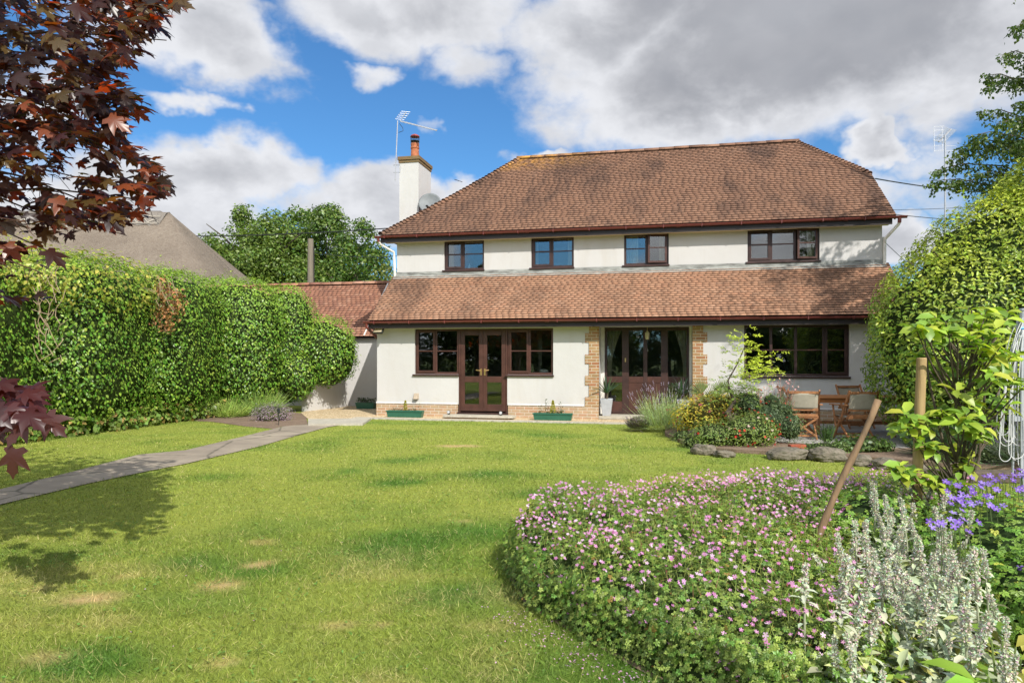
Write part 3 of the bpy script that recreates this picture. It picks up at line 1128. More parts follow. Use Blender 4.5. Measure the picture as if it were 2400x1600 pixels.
# downpipes
b = MB()
b.tube([(LU - .02, EV - .04, EZ - .05), (LU - .02, EV - .02, EZ - .16)], .04, 10)
dp1 = b.build('downpipe', M['gutter'], house)
b = MB().tube([(LU - .02, EV - .02, EZ - .15), (LU + .02, EV + .05, EZ - .22), (UL - .06, SB - .08, EZ - .42), (UL - .06, SB - .06, EZ - .6), (UL - .05, SB - .02, 3.75)], .034, 10)
b.build('downpipe_leg', M['white_up'], dp1)
b = MB().tube([(RU + .06, EV - .04, EZ - .05), (RU + .06, EV - .03, EZ - .17)], .042, 10)
dp2 = b.build('downpipe', M['gutter'], house)
b = MB().tube([(RU + .06, EV - .03, EZ - .15), (RU + .05, EV + .0, EZ - .20), (UR + .04, SB - .10, EZ - .50), (UR + .04, SB - .06, EZ - .62), (UR + .04, SB - .05, 3.72)], .036, 10)
b.build('downpipe_leg', M['white_up'], dp2)
b = MB().tube([(UL - .12, LE_V - .04, LE_Z - .04), (UL - .12, LE_V - .03, LE_Z - .16), (UL - .10, -.02, LE_Z - .32), (UL - .06, .10, LE_Z - .40)], .036, 10)
b.build('downpipe', M['gutter'], house)
# white drop on the right side of upper wall
b = MB().tube([(UR + .05, SB + .10, 3.70), (UR + .05, SB + .10, 4.5)], .035, 8)
b.build('downpipe', M['white_up'], house)


# --- windows
def window(u0, u1, z0, z1, v, mull, trans, fm='wframe', open_last=False, casements=(), sill=True, rev=.05):
    w = empty('window', (0, 0, 0), 0, parent=house)
    fv0, fv1 = v + rev, v + rev + .07
    ft = .055
    b = MB()
    b.box(u0, u1, fv0, fv1, z0, z0 + ft).box(u0, u1, fv0, fv1, z1 - ft, z1)
    b.box(u0, u0 + ft, fv0, fv1, z0 + ft, z1 - ft).box(u1 - ft, u1, fv0, fv1, z0 + ft, z1 - ft)
    for m_ in mull:
        b.box(m_ - .032, m_ + .032, fv0 + .002, fv1, z0 + ft, z1 - ft)
    fr = b.build('frame', M[fm], w, bevel=.006)
    edges = [u0 + ft] + [e for m_ in mull for e in (m_ - .032, m_ + .032)] + [u1 - ft]
    bb = MB(); gl = MB(); ca = MB(); anyc = False
    for i in range(len(mull) + 1):
        a, c = edges[2 * i], edges[2 * i + 1]
        if i in casements:
            q = .042
            if open_last and i == len(mull):
                continue
            ca.box(a - .012, c + .012, fv0 - .016, fv0 - .002, z0 + ft - .012, z0 + ft + q).box(a - .012, c + .012, fv0 - .016, fv0 - .002, z1 - ft - q, z1 - ft + .012)
            ca.box(a - .012, a + q, fv0 - .016, fv0 - .002, z0 + ft + q, z1 - ft - q).box(c - q, c + .012, fv0 - .016, fv0 - .002, z0 + ft + q, z1 - ft - q)
            bb.box(a + q, c - q, fv0 - .010, fv0 + .02, trans - .014, trans + .014)
            anyc = True
        elif not (open_last and i == len(mull)):
            bb.box(a, c, fv0 + .012, fv0 + .05, trans - .014, trans + .014)
        if not (open_last and i == len(mull)):
            tl = random.uniform(-.004, .004)
            gl.add([(a, fv0 + .03, z0 + ft), (c, fv0 + .03 + tl, z0 + ft), (c, fv0 + .03 + tl * .3, z1 - ft), (a, fv0 + .03 - tl * .5, z1 - ft),
                    (a, fv0 + .036, z0 + ft), (c, fv0 + .036 + tl, z0 + ft), (c, fv0 + .036 + tl * .3, z1 - ft), (a, fv0 + .036 - tl * .5, z1 - ft)],
                   [(0, 1, 2, 3), (7, 6, 5, 4), (0, 3, 7, 4), (1, 5, 6, 2), (0, 4, 5, 1), (3, 2, 6, 7)])
    bb.build('glazing_bar', M['wframe_red'], w)
    gl.build('pane', M['glass'], w)
    if anyc: ca.build('casement', M[fm], w, bevel=.004)
    if open_last:
        a, c = edges[-2], edges[-1]
        # hinged on the right, swung out
        wd = c - a
        h = empty('open_casement', (c, fv0 - .01, 0), 0, parent=w)
        h.rotation_euler = (0, 0, R(9 if fm == 'wframe' else 5))
        # as a sub-part keep it one mesh
        bpy.data.objects.remove(h)
        ang = R(8)
        def rot(x, y): return (c + (x - c) * math.cos(ang) - (y) * math.sin(ang), fv0 - .015 + (x - c) * math.sin(ang) + y * math.cos(ang))
        q = .048
        def rbox(mb, x0, x1, y0, y1, zz0, zz1):
            p = [rot(x0, y0), rot(x1, y0), rot(x1, y1), rot(x0, y1)]
            mb.add([(x_, y_, zz0) for x_, y_ in p] + [(x_, y_, zz1) for x_, y_ in p],
                   [(0, 3, 2, 1), (4, 5, 6, 7), (0, 1, 5, 4), (1, 2, 6, 5), (2, 3, 7, 6), (3, 0, 4, 7)])
        oc = MB()
        zz0, zz1 = z0 + ft - .01, z1 - ft + .01
        rbox(oc, a, c, -.04, 0, zz0, zz0 + q); rbox(oc, a, c, -.04, 0, zz1 - q, zz1)
        rbox(oc, a, a + q, -.04, 0, zz0 + q, zz1 - q); rbox(oc, c - q, c, -.04, 0, zz0 + q, zz1 - q)
        rbox(oc, a + q, c - q, -.035, -.005, trans - .014, trans + .014)
        oc = oc.build('open_casement', M['wframe_red'], w)
        og = MB(); rbox(og, a + q, c - q, -.022, -.016, zz0 + q, zz1 - q)
        og.build('pane', M['glass'], w)
    if sill:
        MB().box(u0 - .05, u1 + .02, v - .05, v + rev + .01, z0 - .045, z0 - .002).build('sill', M['wframe'], w, bevel=.006)
    return w


def hu(x, v): return hp(x, 700, v)[0]


window(uA0, uA1, ZS, ZT, 0, [hu(1021.6, .05)], 1.70, 'wframe_red', casements=(0,))
window(uD1, uC1, ZS, ZT, 0, [hu(1241, .05)], 1.70, 'wframe_red', casements=(0,))
window(uW0, uW1, ZS, ZT + .02, 0, [hu(1807, .05), hu(1865, .05), hu(1931, .05)], 1.71, 'wframe', casements=(3,))
upmull = [[1085.7], [1294], [1515], [1807, 1863]]
for i, (a, c) in enumerate(upw):
    window(a, c, UZ0, UZ1, SB, [hu(q, SB + .05) for q in upmull[i]], UZ0 + .44, 'wframe', open_last=i in (2, 3), casements={0: (0,), 1: (0,), 2: (1,), 3: (0, 2)}[i])


def french_doors(u0, u1, v, z0, z1, parent):
    d = empty('french_door', (0, 0, 0), parent=parent)
    b = MB()
    ft = .05
    b.box(u0 + .002, u0 + ft, v, v + .08, z0, z1 - .002).box(u1 - ft, u1 - .002, v, v + .08, z0, z1 - .002).box(u0 + ft, u1 - ft, v, v + .08, z1 - ft, z1 - .002)
    b.build('frame', M['wframe_red'], d, bevel=.005)
    um_ = (u0 + u1) / 2
    for (a, c) in ((u0 + ft + .004, um_ - .002), (um_ + .002, u1 - ft - .004)):
        st_ = .105
        lf = MB()
        zb0, zb1, zm0, zm1, zt0 = z0 + .06, z0 + .24, z0 + .80, z0 + .95, z1 - .17
        lf.box(a, a + st_, v + .01, v + .055, zb0, z1 - ft).box(c - st_, c, v + .01, v + .055, zb0, z1 - ft)
        lf.box(a + st_, c - st_, v + .01, v + .055, zb0, zb1).box(a + st_, c - st_, v + .01, v + .055, zm0, zm1).box(a + st_, c - st_, v + .01, v + .055, zt0, z1 - ft)
        L = lf.build('door_leaf', M['wframe_red'], d, bevel=.006)
        g = MB()
        g.box(a + st_, c - st_, v + .03, v + .036, zb1, zm0).box(a + st_, c - st_, v + .03, v + .036, zm1, zt0)
        g.build('pane', M['glass'], d)
        s_ = 1 if a > um_ - .1 else -1
        hx = um_ + s_ * .05
        h = MB()
        h.box(hx - .022, hx + .022, v - .002, v + .01, z0 + .98, z0 + 1.15)
        h.tube([(hx, v + .0, z0 + 1.10), (hx, v - .05, z0 + 1.10), (hx + s_ * .05, v - .055, z0 + 1.105), (hx + s_ * .12, v - .05, z0 + 1.115)], .011, 6)
        h.build('handle', M['brass'], d)
        MB().box(a, c, v - .012, v + .008, z0 + .065, z0 + .12).build('weather_bar', M['wframe_red'], d, bevel=.004)
    MB().box(u0 - .03, u1 + .03, v - .06, v + .08, z0 - .06, z0 + .03).build('threshold', M['wframe'], d, bevel=.006)
    return d


french_doors(uA1, uD1, .02, .10, ZT, house)
b = MB()
b.box(uA1 - .02, uD1 + .02, .004, .26, 0, .04)
b.build('brick_plinth', M['brick'], house)

# recessed glazed screen and door
rd = empty('patio_door', parent=house)
rv = .28 + RD - .12
r0, r1 = uR0 + .10, uR1 - .06
b = MB()
b.box(uR0, r0, rv + .01, rv + .09, .05, 2.3).box(r1, uR1, rv + .01, rv + .09, .05, 2.3)
b.build('reveal_board', M['white_up'], rd)
b = MB()
ft = .06
b.box(r0, r0 + ft, rv, rv + .08, .1, 2.29).box(r1 - ft, r1, rv, rv + .08, .1, 2.29).box(r0 + ft, r1 - ft, rv, rv + .08, 2.21, 2.29).box(r0 + ft, r1 - ft, rv, rv + .08, .1, .17)
w3 = (r1 - r0) / 4
ms = [r0 + w3 * 1.0, r0 + w3 * 1.95, r0 + w3 * 2.85]
for i, m_ in enumerate(ms):
    hwid = .085 if i != 1 else .05
    b.box(m_ - hwid, m_ + hwid, rv + .005, rv + .075, .17, 2.21)
b.build('frame', M['wframe'], rd, bevel=.004)
b = MB()
es = [r0 + ft, ms[0] - .085, ms[0] + .085, ms[1] - .05, ms[1] + .05, ms[2] - .085, ms[2] + .085, r1 - ft]
for i in range(4):
    a, c = es[2 * i], es[2 * i + 1]
    b.box(a, c, rv + .01, rv + .06, .90, 1.05)
    b.box(a, c, rv + .01, rv + .06, .17, .42)
    if i in (1, 2): b.box(a, c, rv + .02, rv + .05, .42, .90)
b.build('door_leaf', M['wframe_red'], rd, bevel=.003)
b = MB()
for i in range(4):
    a, c = es[2 * i], es[2 * i + 1]
    b.box(a, c, rv + .035, rv + .041, 1.05, 2.21)
    if i in (0, 3): b.box(a, c, rv + .035, rv + .041, .42, .90)
b.build('pane', M['glass'], rd)
MB().box(ms[0] - .015, ms[0] + .015, rv - .012, rv + .004, 1.42, 1.52).build('handle', M['brass'], rd)
MB().box(uR0 + .002, uR1 - .002, .0, .64, .02, .10).build('door_step', M['stone_pale'], house, bevel=.01)
b = MB()
b.box(uR0 + .003, uR1 - .003, rv + .02, rv + .06, 2.2, 2.3)

# chimney
ch = empty('chimney', parent=house)
cL, cz = hp(936, 380, 2.8)
cR = hp(981, 380, 2.8)[0]
cd0 = 2.8
cl, cr = cL, cR
cdv = 1.15
cz1 = hp(960, 381, 2.8)[1]
MB().box(cl, cr, cd0, cd0 + cdv, 3.0, cz1).build('stack', M['render'], ch)
b = MB()
b.box(cl - .02, cr + .02, cd0 - .02, cd0 + cdv + .02, cz1 + .002, cz1 + .085).box(cl - .045, cr + .045, cd0 - .045, cd0 + cdv + .045, cz1 + .087, cz1 + .185)
b.build('brick_cap', M['brick_top'], ch)
cx_, cy_ = (cl + cr) / 2 + .04, cd0 + .42
pr = [(.14, 0), (.135, .05), (.12, .30), (.118, .34), (.135, .36), (.135, .40), (.12, .42), (.13, .48), (.13, .52), (.11, .53), (.10, .50)]
MB().lathe(pr, 18, (cx_, cy_, cz1 + .18)).build('chimney_pot', M['terracotta'], ch, smooth=False)
b = MB()
for k in range(12):
    a = 2 * PI * k / 12
    b.tube([(cx_ + .125 * math.cos(a), cy_ + .125 * math.sin(a), cz1 + .68), (cx_ + .135 * math.cos(a), cy_ + .135 * math.sin(a), cz1 + .90)], .006, 4)
b.lathe([(.132, .0), (.138, .0), (.138, .02), (.132, .02)], 16, (cx_, cy_, cz1 + .76))
b.build('cowl_cage', M['wire'], ch)
MB().lathe([(.14, 0), (.15, .01), (.12, .05), (.05, .085), (.01, .09)], 18, (cx_, cy_, cz1 + .90)).build('cowl_cap', M['red_cap'], ch, smooth=True)

# satellite dish on chimney's right face
sdsh = empty('satellite_dish', hw(cr + .02, cd0 + .5, hp(1000, 480, 2.9)[1]), HR, 'round grey satellite dish fixed beside the white chimney stack', 'satellite dish')
prof = [(.001, .0), (.10, .006), (.20, .028), (.30, .065), (.34, .085)]
b = MB()
n = 24
vs = []
for off in (0, -.008):
    for (r, z) in prof:
        for k in range(n):
            a = 2 * PI * k / n
            vs.append((r * math.cos(a), r * math.sin(a), z + off))
fs = []
for s_ in range(2):
    for i in range(len(prof) - 1):
        for k in range(n):
            k2 = (k + 1) % n
            q = (s_ * len(prof) * n + i * n + k, s_ * len(prof) * n + i * n + k2, s_ * len(prof) * n + (i + 1) * n + k2, s_ * len(prof) * n + (i + 1) * n + k)
            fs.append(q if s_ == 0 else q[::-1])
m_ = (len(prof) - 1) * n
for k in range(n):
    fs.append((m_ + k, m_ + (k + 1) % n, m_ + len(prof) * n + (k + 1) % n, m_ + len(prof) * n + k))
b.add(vs, fs)
dd = b.build('reflector', M['dish'], sdsh, smooth=True)
dd.location = (.33, -.45, .0)
dd.rotation_euler = (R(68), 0, R(12))
MB().tube([(.33, -.44, -.05), (.34, -.62, -.28), (.35, -.80, -.14)], .012, 6).tube([(.35, -.84, -.14), (.35, -.76, -.12)], .03, 8).build('receiver_arm', M['wire'], sdsh)
MB().tube([(-.02, .05, -.25), (.02, -.38, -.42), (.0, -.42, .02), (.30, -.40, -.04)], .018, 6).build('bracket', M['alu'], sdsh)


# television aerial on the chimney's left
AER = hw(cl - .16, cd0 + .0, 0)
az0 = hp(930, 400, 2.8)[1]
aer = empty('tv_aerial', (AER[0], AER[1], az0 - .3), HR, 'tall television aerial on a thin mast strapped to the white chimney', 'aerial')
def apx(x, y, v=2.8):
    u, z = hp(x, y, v)
    return (u - (cl - .16), v - cd0, z - (az0 - .3))
b = MB().tube([apx(926, 425), apx(932, 283)], .016, 6)
b.build('mast', M['alu'], aer)
b = MB()
b.beam(apx(938, 284), apx(1024, 306), .035, .035)
for i in range(11):
    t_ = i / 10
    p = Vector(apx(944 + 79 * t_, 285.5 + 20 * t_))
    b.tube([p + Vector((0, -.10, -.055)), p + Vector((0, .10, .055))], .006, 4)
b.build('boom', M['alu'], aer)
b = MB()
b.beam(apx(938, 284), apx(952, 262), .014, .02)
for o_ in (-.12, -.04, .04, .12):
    p0 = Vector(apx(937, 280)); p1 = Vector(apx(951, 262))
    b.tube([p0 + Vector((o_, o_ * .5, 0)), p1 + Vector((o_, o_ * .5, 0))], .005, 4)
for t_ in (0, .25, .5, .75, 1):
    p = p0.lerp(p1, t_)
    b.tube([p + Vector((-.12, -.06, 0)), p + Vector((.12, .06, 0))], .005, 4)
b.build('reflector', M['alu'], aer)
b = MB().tube([apx(936, 290), apx(944, 300), apx(945, 307), apx(934, 311)], .008, 5)
b.build('cable', M['wire'], aer)
b = MB()
b.tube([apx(922, 387), apx(938, 387), apx(938, 404), apx(922, 404)], .012, 5)
b.build('bracket', M['alu'], aer)

# floodlight, vent
fl = empty('floodlight', hw(*[hp(892, 778, -.12)[0], -.02], hp(892, 766, -.02)[1]), HR, 'square black floodlight under the eave at the left corner of the house', 'floodlight')
MB().box(-.06, .06, -.10, .018, .0, .05).build('bracket', M['dark_plastic'], fl)
b = MB().box(-.14, .14, -.03, .03, -.10, .10)
h = b.build('lamp_housing', M['dark_plastic'], fl, bevel=.01)
h.location = (.0, -.22, -.10); h.rotation_euler = (R(-38), 0, R(-8))
b = MB().box(-.115, .115, -.036, -.0305, -.078, .078)
g = b.build('lamp_glass', simple('lamp glass', (.55, .46, .30), .25), h)
MB().tube([(.15, -.05, -.0), (.24, -.07, -.02)], .012, 6).build('sensor', M['dark_plastic'], fl)
u_, z_ = hp(976, 930, 0)
vt = empty('wall_vent', hw(u_, 0, z_ - .05), HR, 'small tan boxy wall vent low on the white wall, left of the french doors', 'vent')
b = MB().add([(-.065, -.002, .0), (.065, -.002, 0), (.065, -.002, .15), (-.065, -.002, .15), (-.055, -.10, .0), (.055, -.10, 0), (.055, -.03, .14), (-.055, -.03, .14)],
             [(0, 1, 2, 3), (7, 6, 5, 4), (0, 4, 5, 1), (3, 2, 6, 7), (0, 3, 7, 4), (1, 5, 6, 2)])
b.build('hood', simple('tan plastic', (.42, .34, .25), .6), vt)
MB().box(-.045, .045, -.094, -.088, -.02, -.003).build('louvre', M['dark_plastic'], vt)


# curtains, as hanging cloths of their own
def curtain(u0, u1, v, z0, z1, label, tie=0.0, side=-1, group='curtains behind the house windows'):
    n = 28; m_ = 14
    vs = []; fs = []
    for j in range(m_ + 1):
        t_ = j / m_
        wsc = 1 - tie * math.sin(min(1, (1 - t_) * 1.25) * PI * .5)
        for i in range(n + 1):
            q = i / n
            x = (u1 - u0) * q * wsc if side < 0 else (u1 - u0) * (1 - (1 - q) * wsc)
            vs.append((x, .03 * math.sin(q * 30) + .01 * math.sin(q * 71), (z1 - z0) * t_))
    for j in range(m_):
        for i in range(n):
            a = j * (n + 1) + i
            fs.append((a, a + 1, a + n + 2, a + n + 1))
    o = MB().add(vs, fs).build('curtain', M['curtain'], smooth=True, loc=hw(u0, v, z0), rz=HR)
    sm = o.modifiers.new('thick', 'SOLIDIFY'); sm.thickness = .004
    tag(o, label, 'curtain', group)


u3 = upw[2]; u4 = upw[3]; u1_ = upw[0]; u2_ = upw[1]
curtain(u3[0] + .02, u3[0] + .36, SB + .35, UZ0 - .1, UZ1 + .05, 'cream curtain on the left of the third upstairs window')
curtain(u3[1] - .24, u3[1] - .02, SB + .35, UZ0 - .1, UZ1 + .05, 'cream curtain on the right of the third upstairs window')
curtain(u4[0] + .0, u4[0] + .14, SB + .35, UZ0 - .1, UZ1 + .05, 'narrow pale curtain on the left of the wide upstairs window')
curtain(u4[1] - .22, u4[1] - .02, SB + .35, UZ0 - .1, UZ1 + .05, 'cream curtain on the right of the wide upstairs window')
curtain(u2_[1] - .20, u2_[1] - .04, SB + .35, UZ0 - .1, UZ1 + .05, 'pale curtain on the right of the second upstairs window')
curtain(u2_[0] + .02, u2_[0] + .14, SB + .35, UZ0 - .1, UZ1 + .05, 'thin pale curtain on the left of the second upstairs window')
curtain(u1_[0] + .04, u1_[0] + .18, SB + .35, UZ0 - .1, UZ1 + .05, 'pale curtain in the leftmost upstairs window')
curtain(r0 + .05, r0 + .42, rv + .2, .95, 2.25, 'cream curtain tied back on the left of the recessed patio door', .7, -1)
curtain(r1 - .36, r1 - .04, rv + .2, .95, 2.25, 'cream curtain tied back on the right of the recessed patio door', .7, 1)
# lantern lamp inside the patio door
um_ = hp(1517, 780, .3)[0]
ln = empty('hanging_lantern', hw(um_, .36, 1.98), HR, 'small brass lantern hanging in front of the recessed patio door', 'lantern')
MB().lathe([(.035, 0), (.05, .04), (.055, .16), (.02, .20), (.008, .22)], 6).build('lantern_glass', simple('lantern glass', (.55, .50, .32), .3), ln)
MB().tube([(0, 0, .22), (0, 0, .315)], .005, 5).build('lantern_chain', M['brass'], ln)
# bottle and ornaments on sills
u_, z_ = hp(1100, 628, SB + .2)
MB().lathe([(.03, 0), (.035, .02), (.03, .07), (.012, .09), (.008, .12)], 10).build('bottle', simple('pale bottle', (.55, .72, .78), .3), loc=hw(u_, SB + .20, UZ0 + .06), rz=HR)
tag(bpy.data.objects['bottle'], 'small pale blue bottle on the sill of the leftmost upstairs window', 'bottle')
b = MB().lathe([(.10, 0), (.12, .02), (.10, .055), (.05, .075), (.01, .08)], 14, sy=.5)
tag(b.build('dish', simple('white china', (.8, .8, .78), .3), loc=hw(hp(1275, 870, .2)[0], .20, ZS + .06), rz=HR), 'white dish on the sill inside the window right of the french doors', 'dish')
# stone step, uplights
st_ = empty('stone_step', hw((uA1 + uD1) / 2, -.36, 0), HR, 'thin pale stone slab step on the gravel before the french doors', 'step')
b = MB()
pts = []
for i in range(26):
    a = 2 * PI * i / 26
    x = .92 * math.copysign(abs(math.cos(a)) ** .25, math.cos(a)); y = .22 * math.copysign(abs(math.sin(a)) ** .35, math.sin(a))
    pts.append((x + random.uniform(-.02, .02), y + random.uniform(-.015, .015)))
b.add([(x, y, .095) for x, y in pts] + [(x * 1.01, y * 1.03, .05) for x, y in pts], [tuple(range(26)), tuple(reversed(range(26, 52)))] + [(i, i + 26, (i + 1) % 26 + 26, (i + 1) % 26) for i in range(26)])
b.build('slab', M['stone_pale'], st_)
MB().box(-.80, .80, -.15, .18, .0, .05).build('brick_base', M['brick'], st_)
for xpx, lab in ((1052, 'small black spotlight at the left end of the stone step'), (1174, 'small black spotlight with pale lens at the right end of the stone step')):
    e = empty('spotlight', hw(hp(xpx, 960, -.3)[0], -.30, .095), HR, lab, 'spotlight', 'spotlights on the stone step')
    c = MB().tube([(0, .03, .05), (0, -.03, .065)], [.035, .045], 12).build('lamp_body', M['dark_plastic'], e)
    MB().tube([(0, -.031, .065), (0, -.036, .066)], .036, 12).build('lens', simple('lens', (.5, .5, .5), .2), e)
    MB().box(-.025, .025, -.02, .02, 0, .02).build('foot', M['dark_plastic'], e)


# edging stones between gravel and lawn
for i in range(13):
    u0 = -7.45 + i * .78
    if u0 > 2.3: break
    w_ = .76
    z_ = .022 + random.uniform(0, .010)
    b = MB()
    m_ = 10
    top = [(w_ * k / m_, -.16 + random.uniform(-.02, .02)) for k in range(m_ + 1)] + [(w_ * k / m_, .10 + random.uniform(-.02, .02)) for k in range(m_, -1, -1)]
    n = len(top)
    b.add([(x, y, z_) for x, y in top] + [(x, y, -.01) for x, y in top], [tuple(range(n)), tuple(reversed(range(n, 2 * n)))] + [(k, k + n, (k + 1) % n + n, (k + 1) % n) for k in range(n)])
    o = b.build('edging_stone', M['stone_pale'], loc=hw(u0, -.86, 0), rz=HR + random.uniform(-.03, .03))
    ords = ['leftmost', 'second', 'third', 'fourth', 'fifth', 'sixth', 'seventh', 'eighth', 'ninth', 'tenth', 'eleventh', 'twelfth', 'thirteenth']
    tag(o, 'flat pale edging stone between gravel and lawn, %s from the left' % ords[i], 'edging stone', 'flat stones edging the gravel')
sheet('concrete_slab', [gpx(722, 998), gpx(722, 986), gpx(870, 984), gpx(850, 997)], .05, M['stone_pale'], .06, 'pale flat concrete slab where the path meets the gravel', 'slab', kind=None)



# ------------------------------------------------------------------ foliage volumes
def sgnpow(x, p): return np.sign(x) * np.abs(x) ** p


def lump(P, sc, amp, seed=0.0):
    """cheap smooth 3-d lumpiness"""
    a = np.zeros(len(P))
    for k, (f, w) in enumerate(((1, .5), (2.3, .3), (5.1, .2))):
        a += w * np.sin(P[:, 0] * sc * f + seed + k) * np.sin(P[:, 1] * sc * f * 1.1 + 2 * seed + k * 2) * np.sin(P[:, 2] * sc * f * .9 + 3 * seed + k * 3)
    return a * amp


def shell_points(ells, n, zmin=0.02, jitter=.10, lumps=(1.7, .22), seed=1.0, thick=.12):
    """points + outward normals on the union of superellipsoids (cx,cy,cz,rx,ry,rz,p)"""
    areas = np.array([e[3] * e[5] + e[4] * e[5] + e[3] * e[4] for e in ells])
    cnt = (areas / areas.sum() * n).astype(int)
    PP = []; NN = []
    for e, c in zip(ells, cnt):
        cx, cy, cz, rx, ry, rz, p = e
        d = rnd_dirs(c)
        r = (np.abs(d[:, 0]) ** p + np.abs(d[:, 1]) ** p + np.abs(d[:, 2]) ** p) ** (-1 / p)
        P = d * r[:, None]
        Nn = norm(sgnpow(P, p - 1) / np.array([rx, ry, rz]))
        W_ = P * np.array([rx, ry, rz]) + np.array([cx, cy, cz])
        off = lump(W_, lumps[0], lumps[1], seed) - np.abs(rng.normal(0, thick, c))
        W_ = W_ + Nn * off[:, None]
        keep = W_[:, 2] > zmin
        for e2 in ells:
            if e2 is e: continue
            q = (W_ - np.array(e2[:3])) / (np.array(e2[3:6]) * .90)
            keep &= (np.abs(q) ** e2[6]).sum(1) > 1
        PP.append(W_[keep]); NN.append(Nn[keep])
    P = np.concatenate(PP); Nn = np.concatenate(NN)
    return P + rng.normal(0, jitter * .3, P.shape), Nn


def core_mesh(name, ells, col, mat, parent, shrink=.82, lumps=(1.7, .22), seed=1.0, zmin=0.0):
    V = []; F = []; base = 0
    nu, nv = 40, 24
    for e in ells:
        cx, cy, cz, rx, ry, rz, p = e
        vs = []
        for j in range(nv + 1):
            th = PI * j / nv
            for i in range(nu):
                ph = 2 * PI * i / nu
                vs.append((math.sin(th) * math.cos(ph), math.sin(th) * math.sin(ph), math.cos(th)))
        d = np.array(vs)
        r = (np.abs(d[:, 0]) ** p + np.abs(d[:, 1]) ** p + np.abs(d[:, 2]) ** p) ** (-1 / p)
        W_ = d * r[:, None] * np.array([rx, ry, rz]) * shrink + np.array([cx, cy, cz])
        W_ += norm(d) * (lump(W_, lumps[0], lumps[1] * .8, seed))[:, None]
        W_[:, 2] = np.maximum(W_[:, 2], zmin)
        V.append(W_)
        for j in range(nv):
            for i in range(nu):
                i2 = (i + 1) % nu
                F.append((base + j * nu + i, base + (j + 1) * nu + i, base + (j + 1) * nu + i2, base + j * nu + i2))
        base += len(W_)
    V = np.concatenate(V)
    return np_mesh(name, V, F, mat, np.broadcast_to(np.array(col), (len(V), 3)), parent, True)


def foliage(name, ells, n, L, asp, cols, tmpl, mat, parent, droop=.0, up=.3, rnd=.55, core=None, org=(0, 0, 0), lumps=(1.7, .22), seed=1.0, thick=.12, zmin=.02, shrink=.82, front=False, cull=None, upcol=None):
    P, Nn = shell_points(ells, n, zmin, .1, lumps, seed, thick)
    if front:
        k = (Nn[:, 0] * -P[:, 0] + Nn[:, 1] * -P[:, 1] + Nn[:, 2] * (CAM_H - P[:, 2])) > -.35 * np.linalg.norm(P, axis=1)
        P, Nn = P[k], Nn[k]
    if cull is not None:
        k = cull(P)
        P, Nn = P[k], Nn[k]
    m_ = len(P)
    N2 = norm(Nn * 1.0 + rnd_dirs(m_) * rnd + np.array([0, 0, up]))
    D = rnd_dirs(m_) * .7 + np.array([0, 0, -droop]) + Nn * .3
    c = cols(m_)
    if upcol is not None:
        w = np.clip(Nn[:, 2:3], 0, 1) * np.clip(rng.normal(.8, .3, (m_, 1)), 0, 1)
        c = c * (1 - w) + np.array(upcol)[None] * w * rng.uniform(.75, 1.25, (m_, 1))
    Ls = rng.uniform(L[0], L[1], m_)
    o = np.array(org)
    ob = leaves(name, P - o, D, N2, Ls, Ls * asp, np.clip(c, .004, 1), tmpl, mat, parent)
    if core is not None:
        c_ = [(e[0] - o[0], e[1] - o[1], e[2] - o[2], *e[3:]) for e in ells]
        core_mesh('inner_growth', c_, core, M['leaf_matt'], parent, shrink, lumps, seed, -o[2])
    return ob


# ---- ivy hedge on the left
ivy = empty('ivy_hedge', (-7.9, 15.5, 0), 0, 'tall thick ivy hedge with glossy green leaves running along the left of the lawn', 'hedge')
ORG = (-7.9, 15.5, 0)
E_ivy = [(-11.0, 9.6, 1.25, 1.5, 2.0, 1.75, 3.2), (-9.95, 12.2, 1.6, 1.25, 1.9, 1.9, 3.2), (-9.25, 14.6, 1.8, 1.35, 1.9, 1.9, 3.0), (-8.7, 17.0, 1.85, 1.40, 1.9, 1.90, 3.0),
         (-7.75, 19.0, 1.80, 1.60, 1.5, 1.95, 2.8), (-6.55, 19.6, 1.95, 1.0, .95, 1.66, 2.4), (-5.42, 19.75, 1.66, .95, .85, 1.02, 2.2), (-6.0, 19.1, 1.05, .62, .6, .72, 2.0)]


def ivy_cols(m_):
    return colvar(m_, (.125, .26, .03), .45, (.24, .37, .05), .25)


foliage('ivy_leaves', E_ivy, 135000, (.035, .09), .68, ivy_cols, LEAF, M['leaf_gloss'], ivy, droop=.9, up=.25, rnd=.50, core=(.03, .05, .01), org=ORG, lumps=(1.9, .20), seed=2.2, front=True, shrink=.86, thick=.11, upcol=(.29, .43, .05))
P, Nn = shell_points(E_ivy, 2600, .1, .1, (1.9, .20), 2.2, .02)
k = Nn[:, 1] < .2
P, Nn = P[k], Nn[k]
SP = np.concatenate([P + Nn * (.03 + .035 * j) + np.array([0, 0, .02 * j]) for j in range(4)]); SN = np.concatenate([Nn] * 4)
sel = rng.random(len(P)) < .4
sel = np.concatenate([sel] * 4)
SP, SN = SP[sel], SN[sel]
m_ = len(SP)
leaves('shoots', SP - np.array(ORG), SN * .5 + rnd_dirs(m_) * .8 + np.array([0, 0, -.3]), SN + rnd_dirs(m_) * .5 + np.array([0, 0, .5]), rng.uniform(.05, .09, m_), rng.uniform(.03, .055, m_), colvar(m_, (.30, .41, .06), .3), LEAF, M['leaf'], ivy)
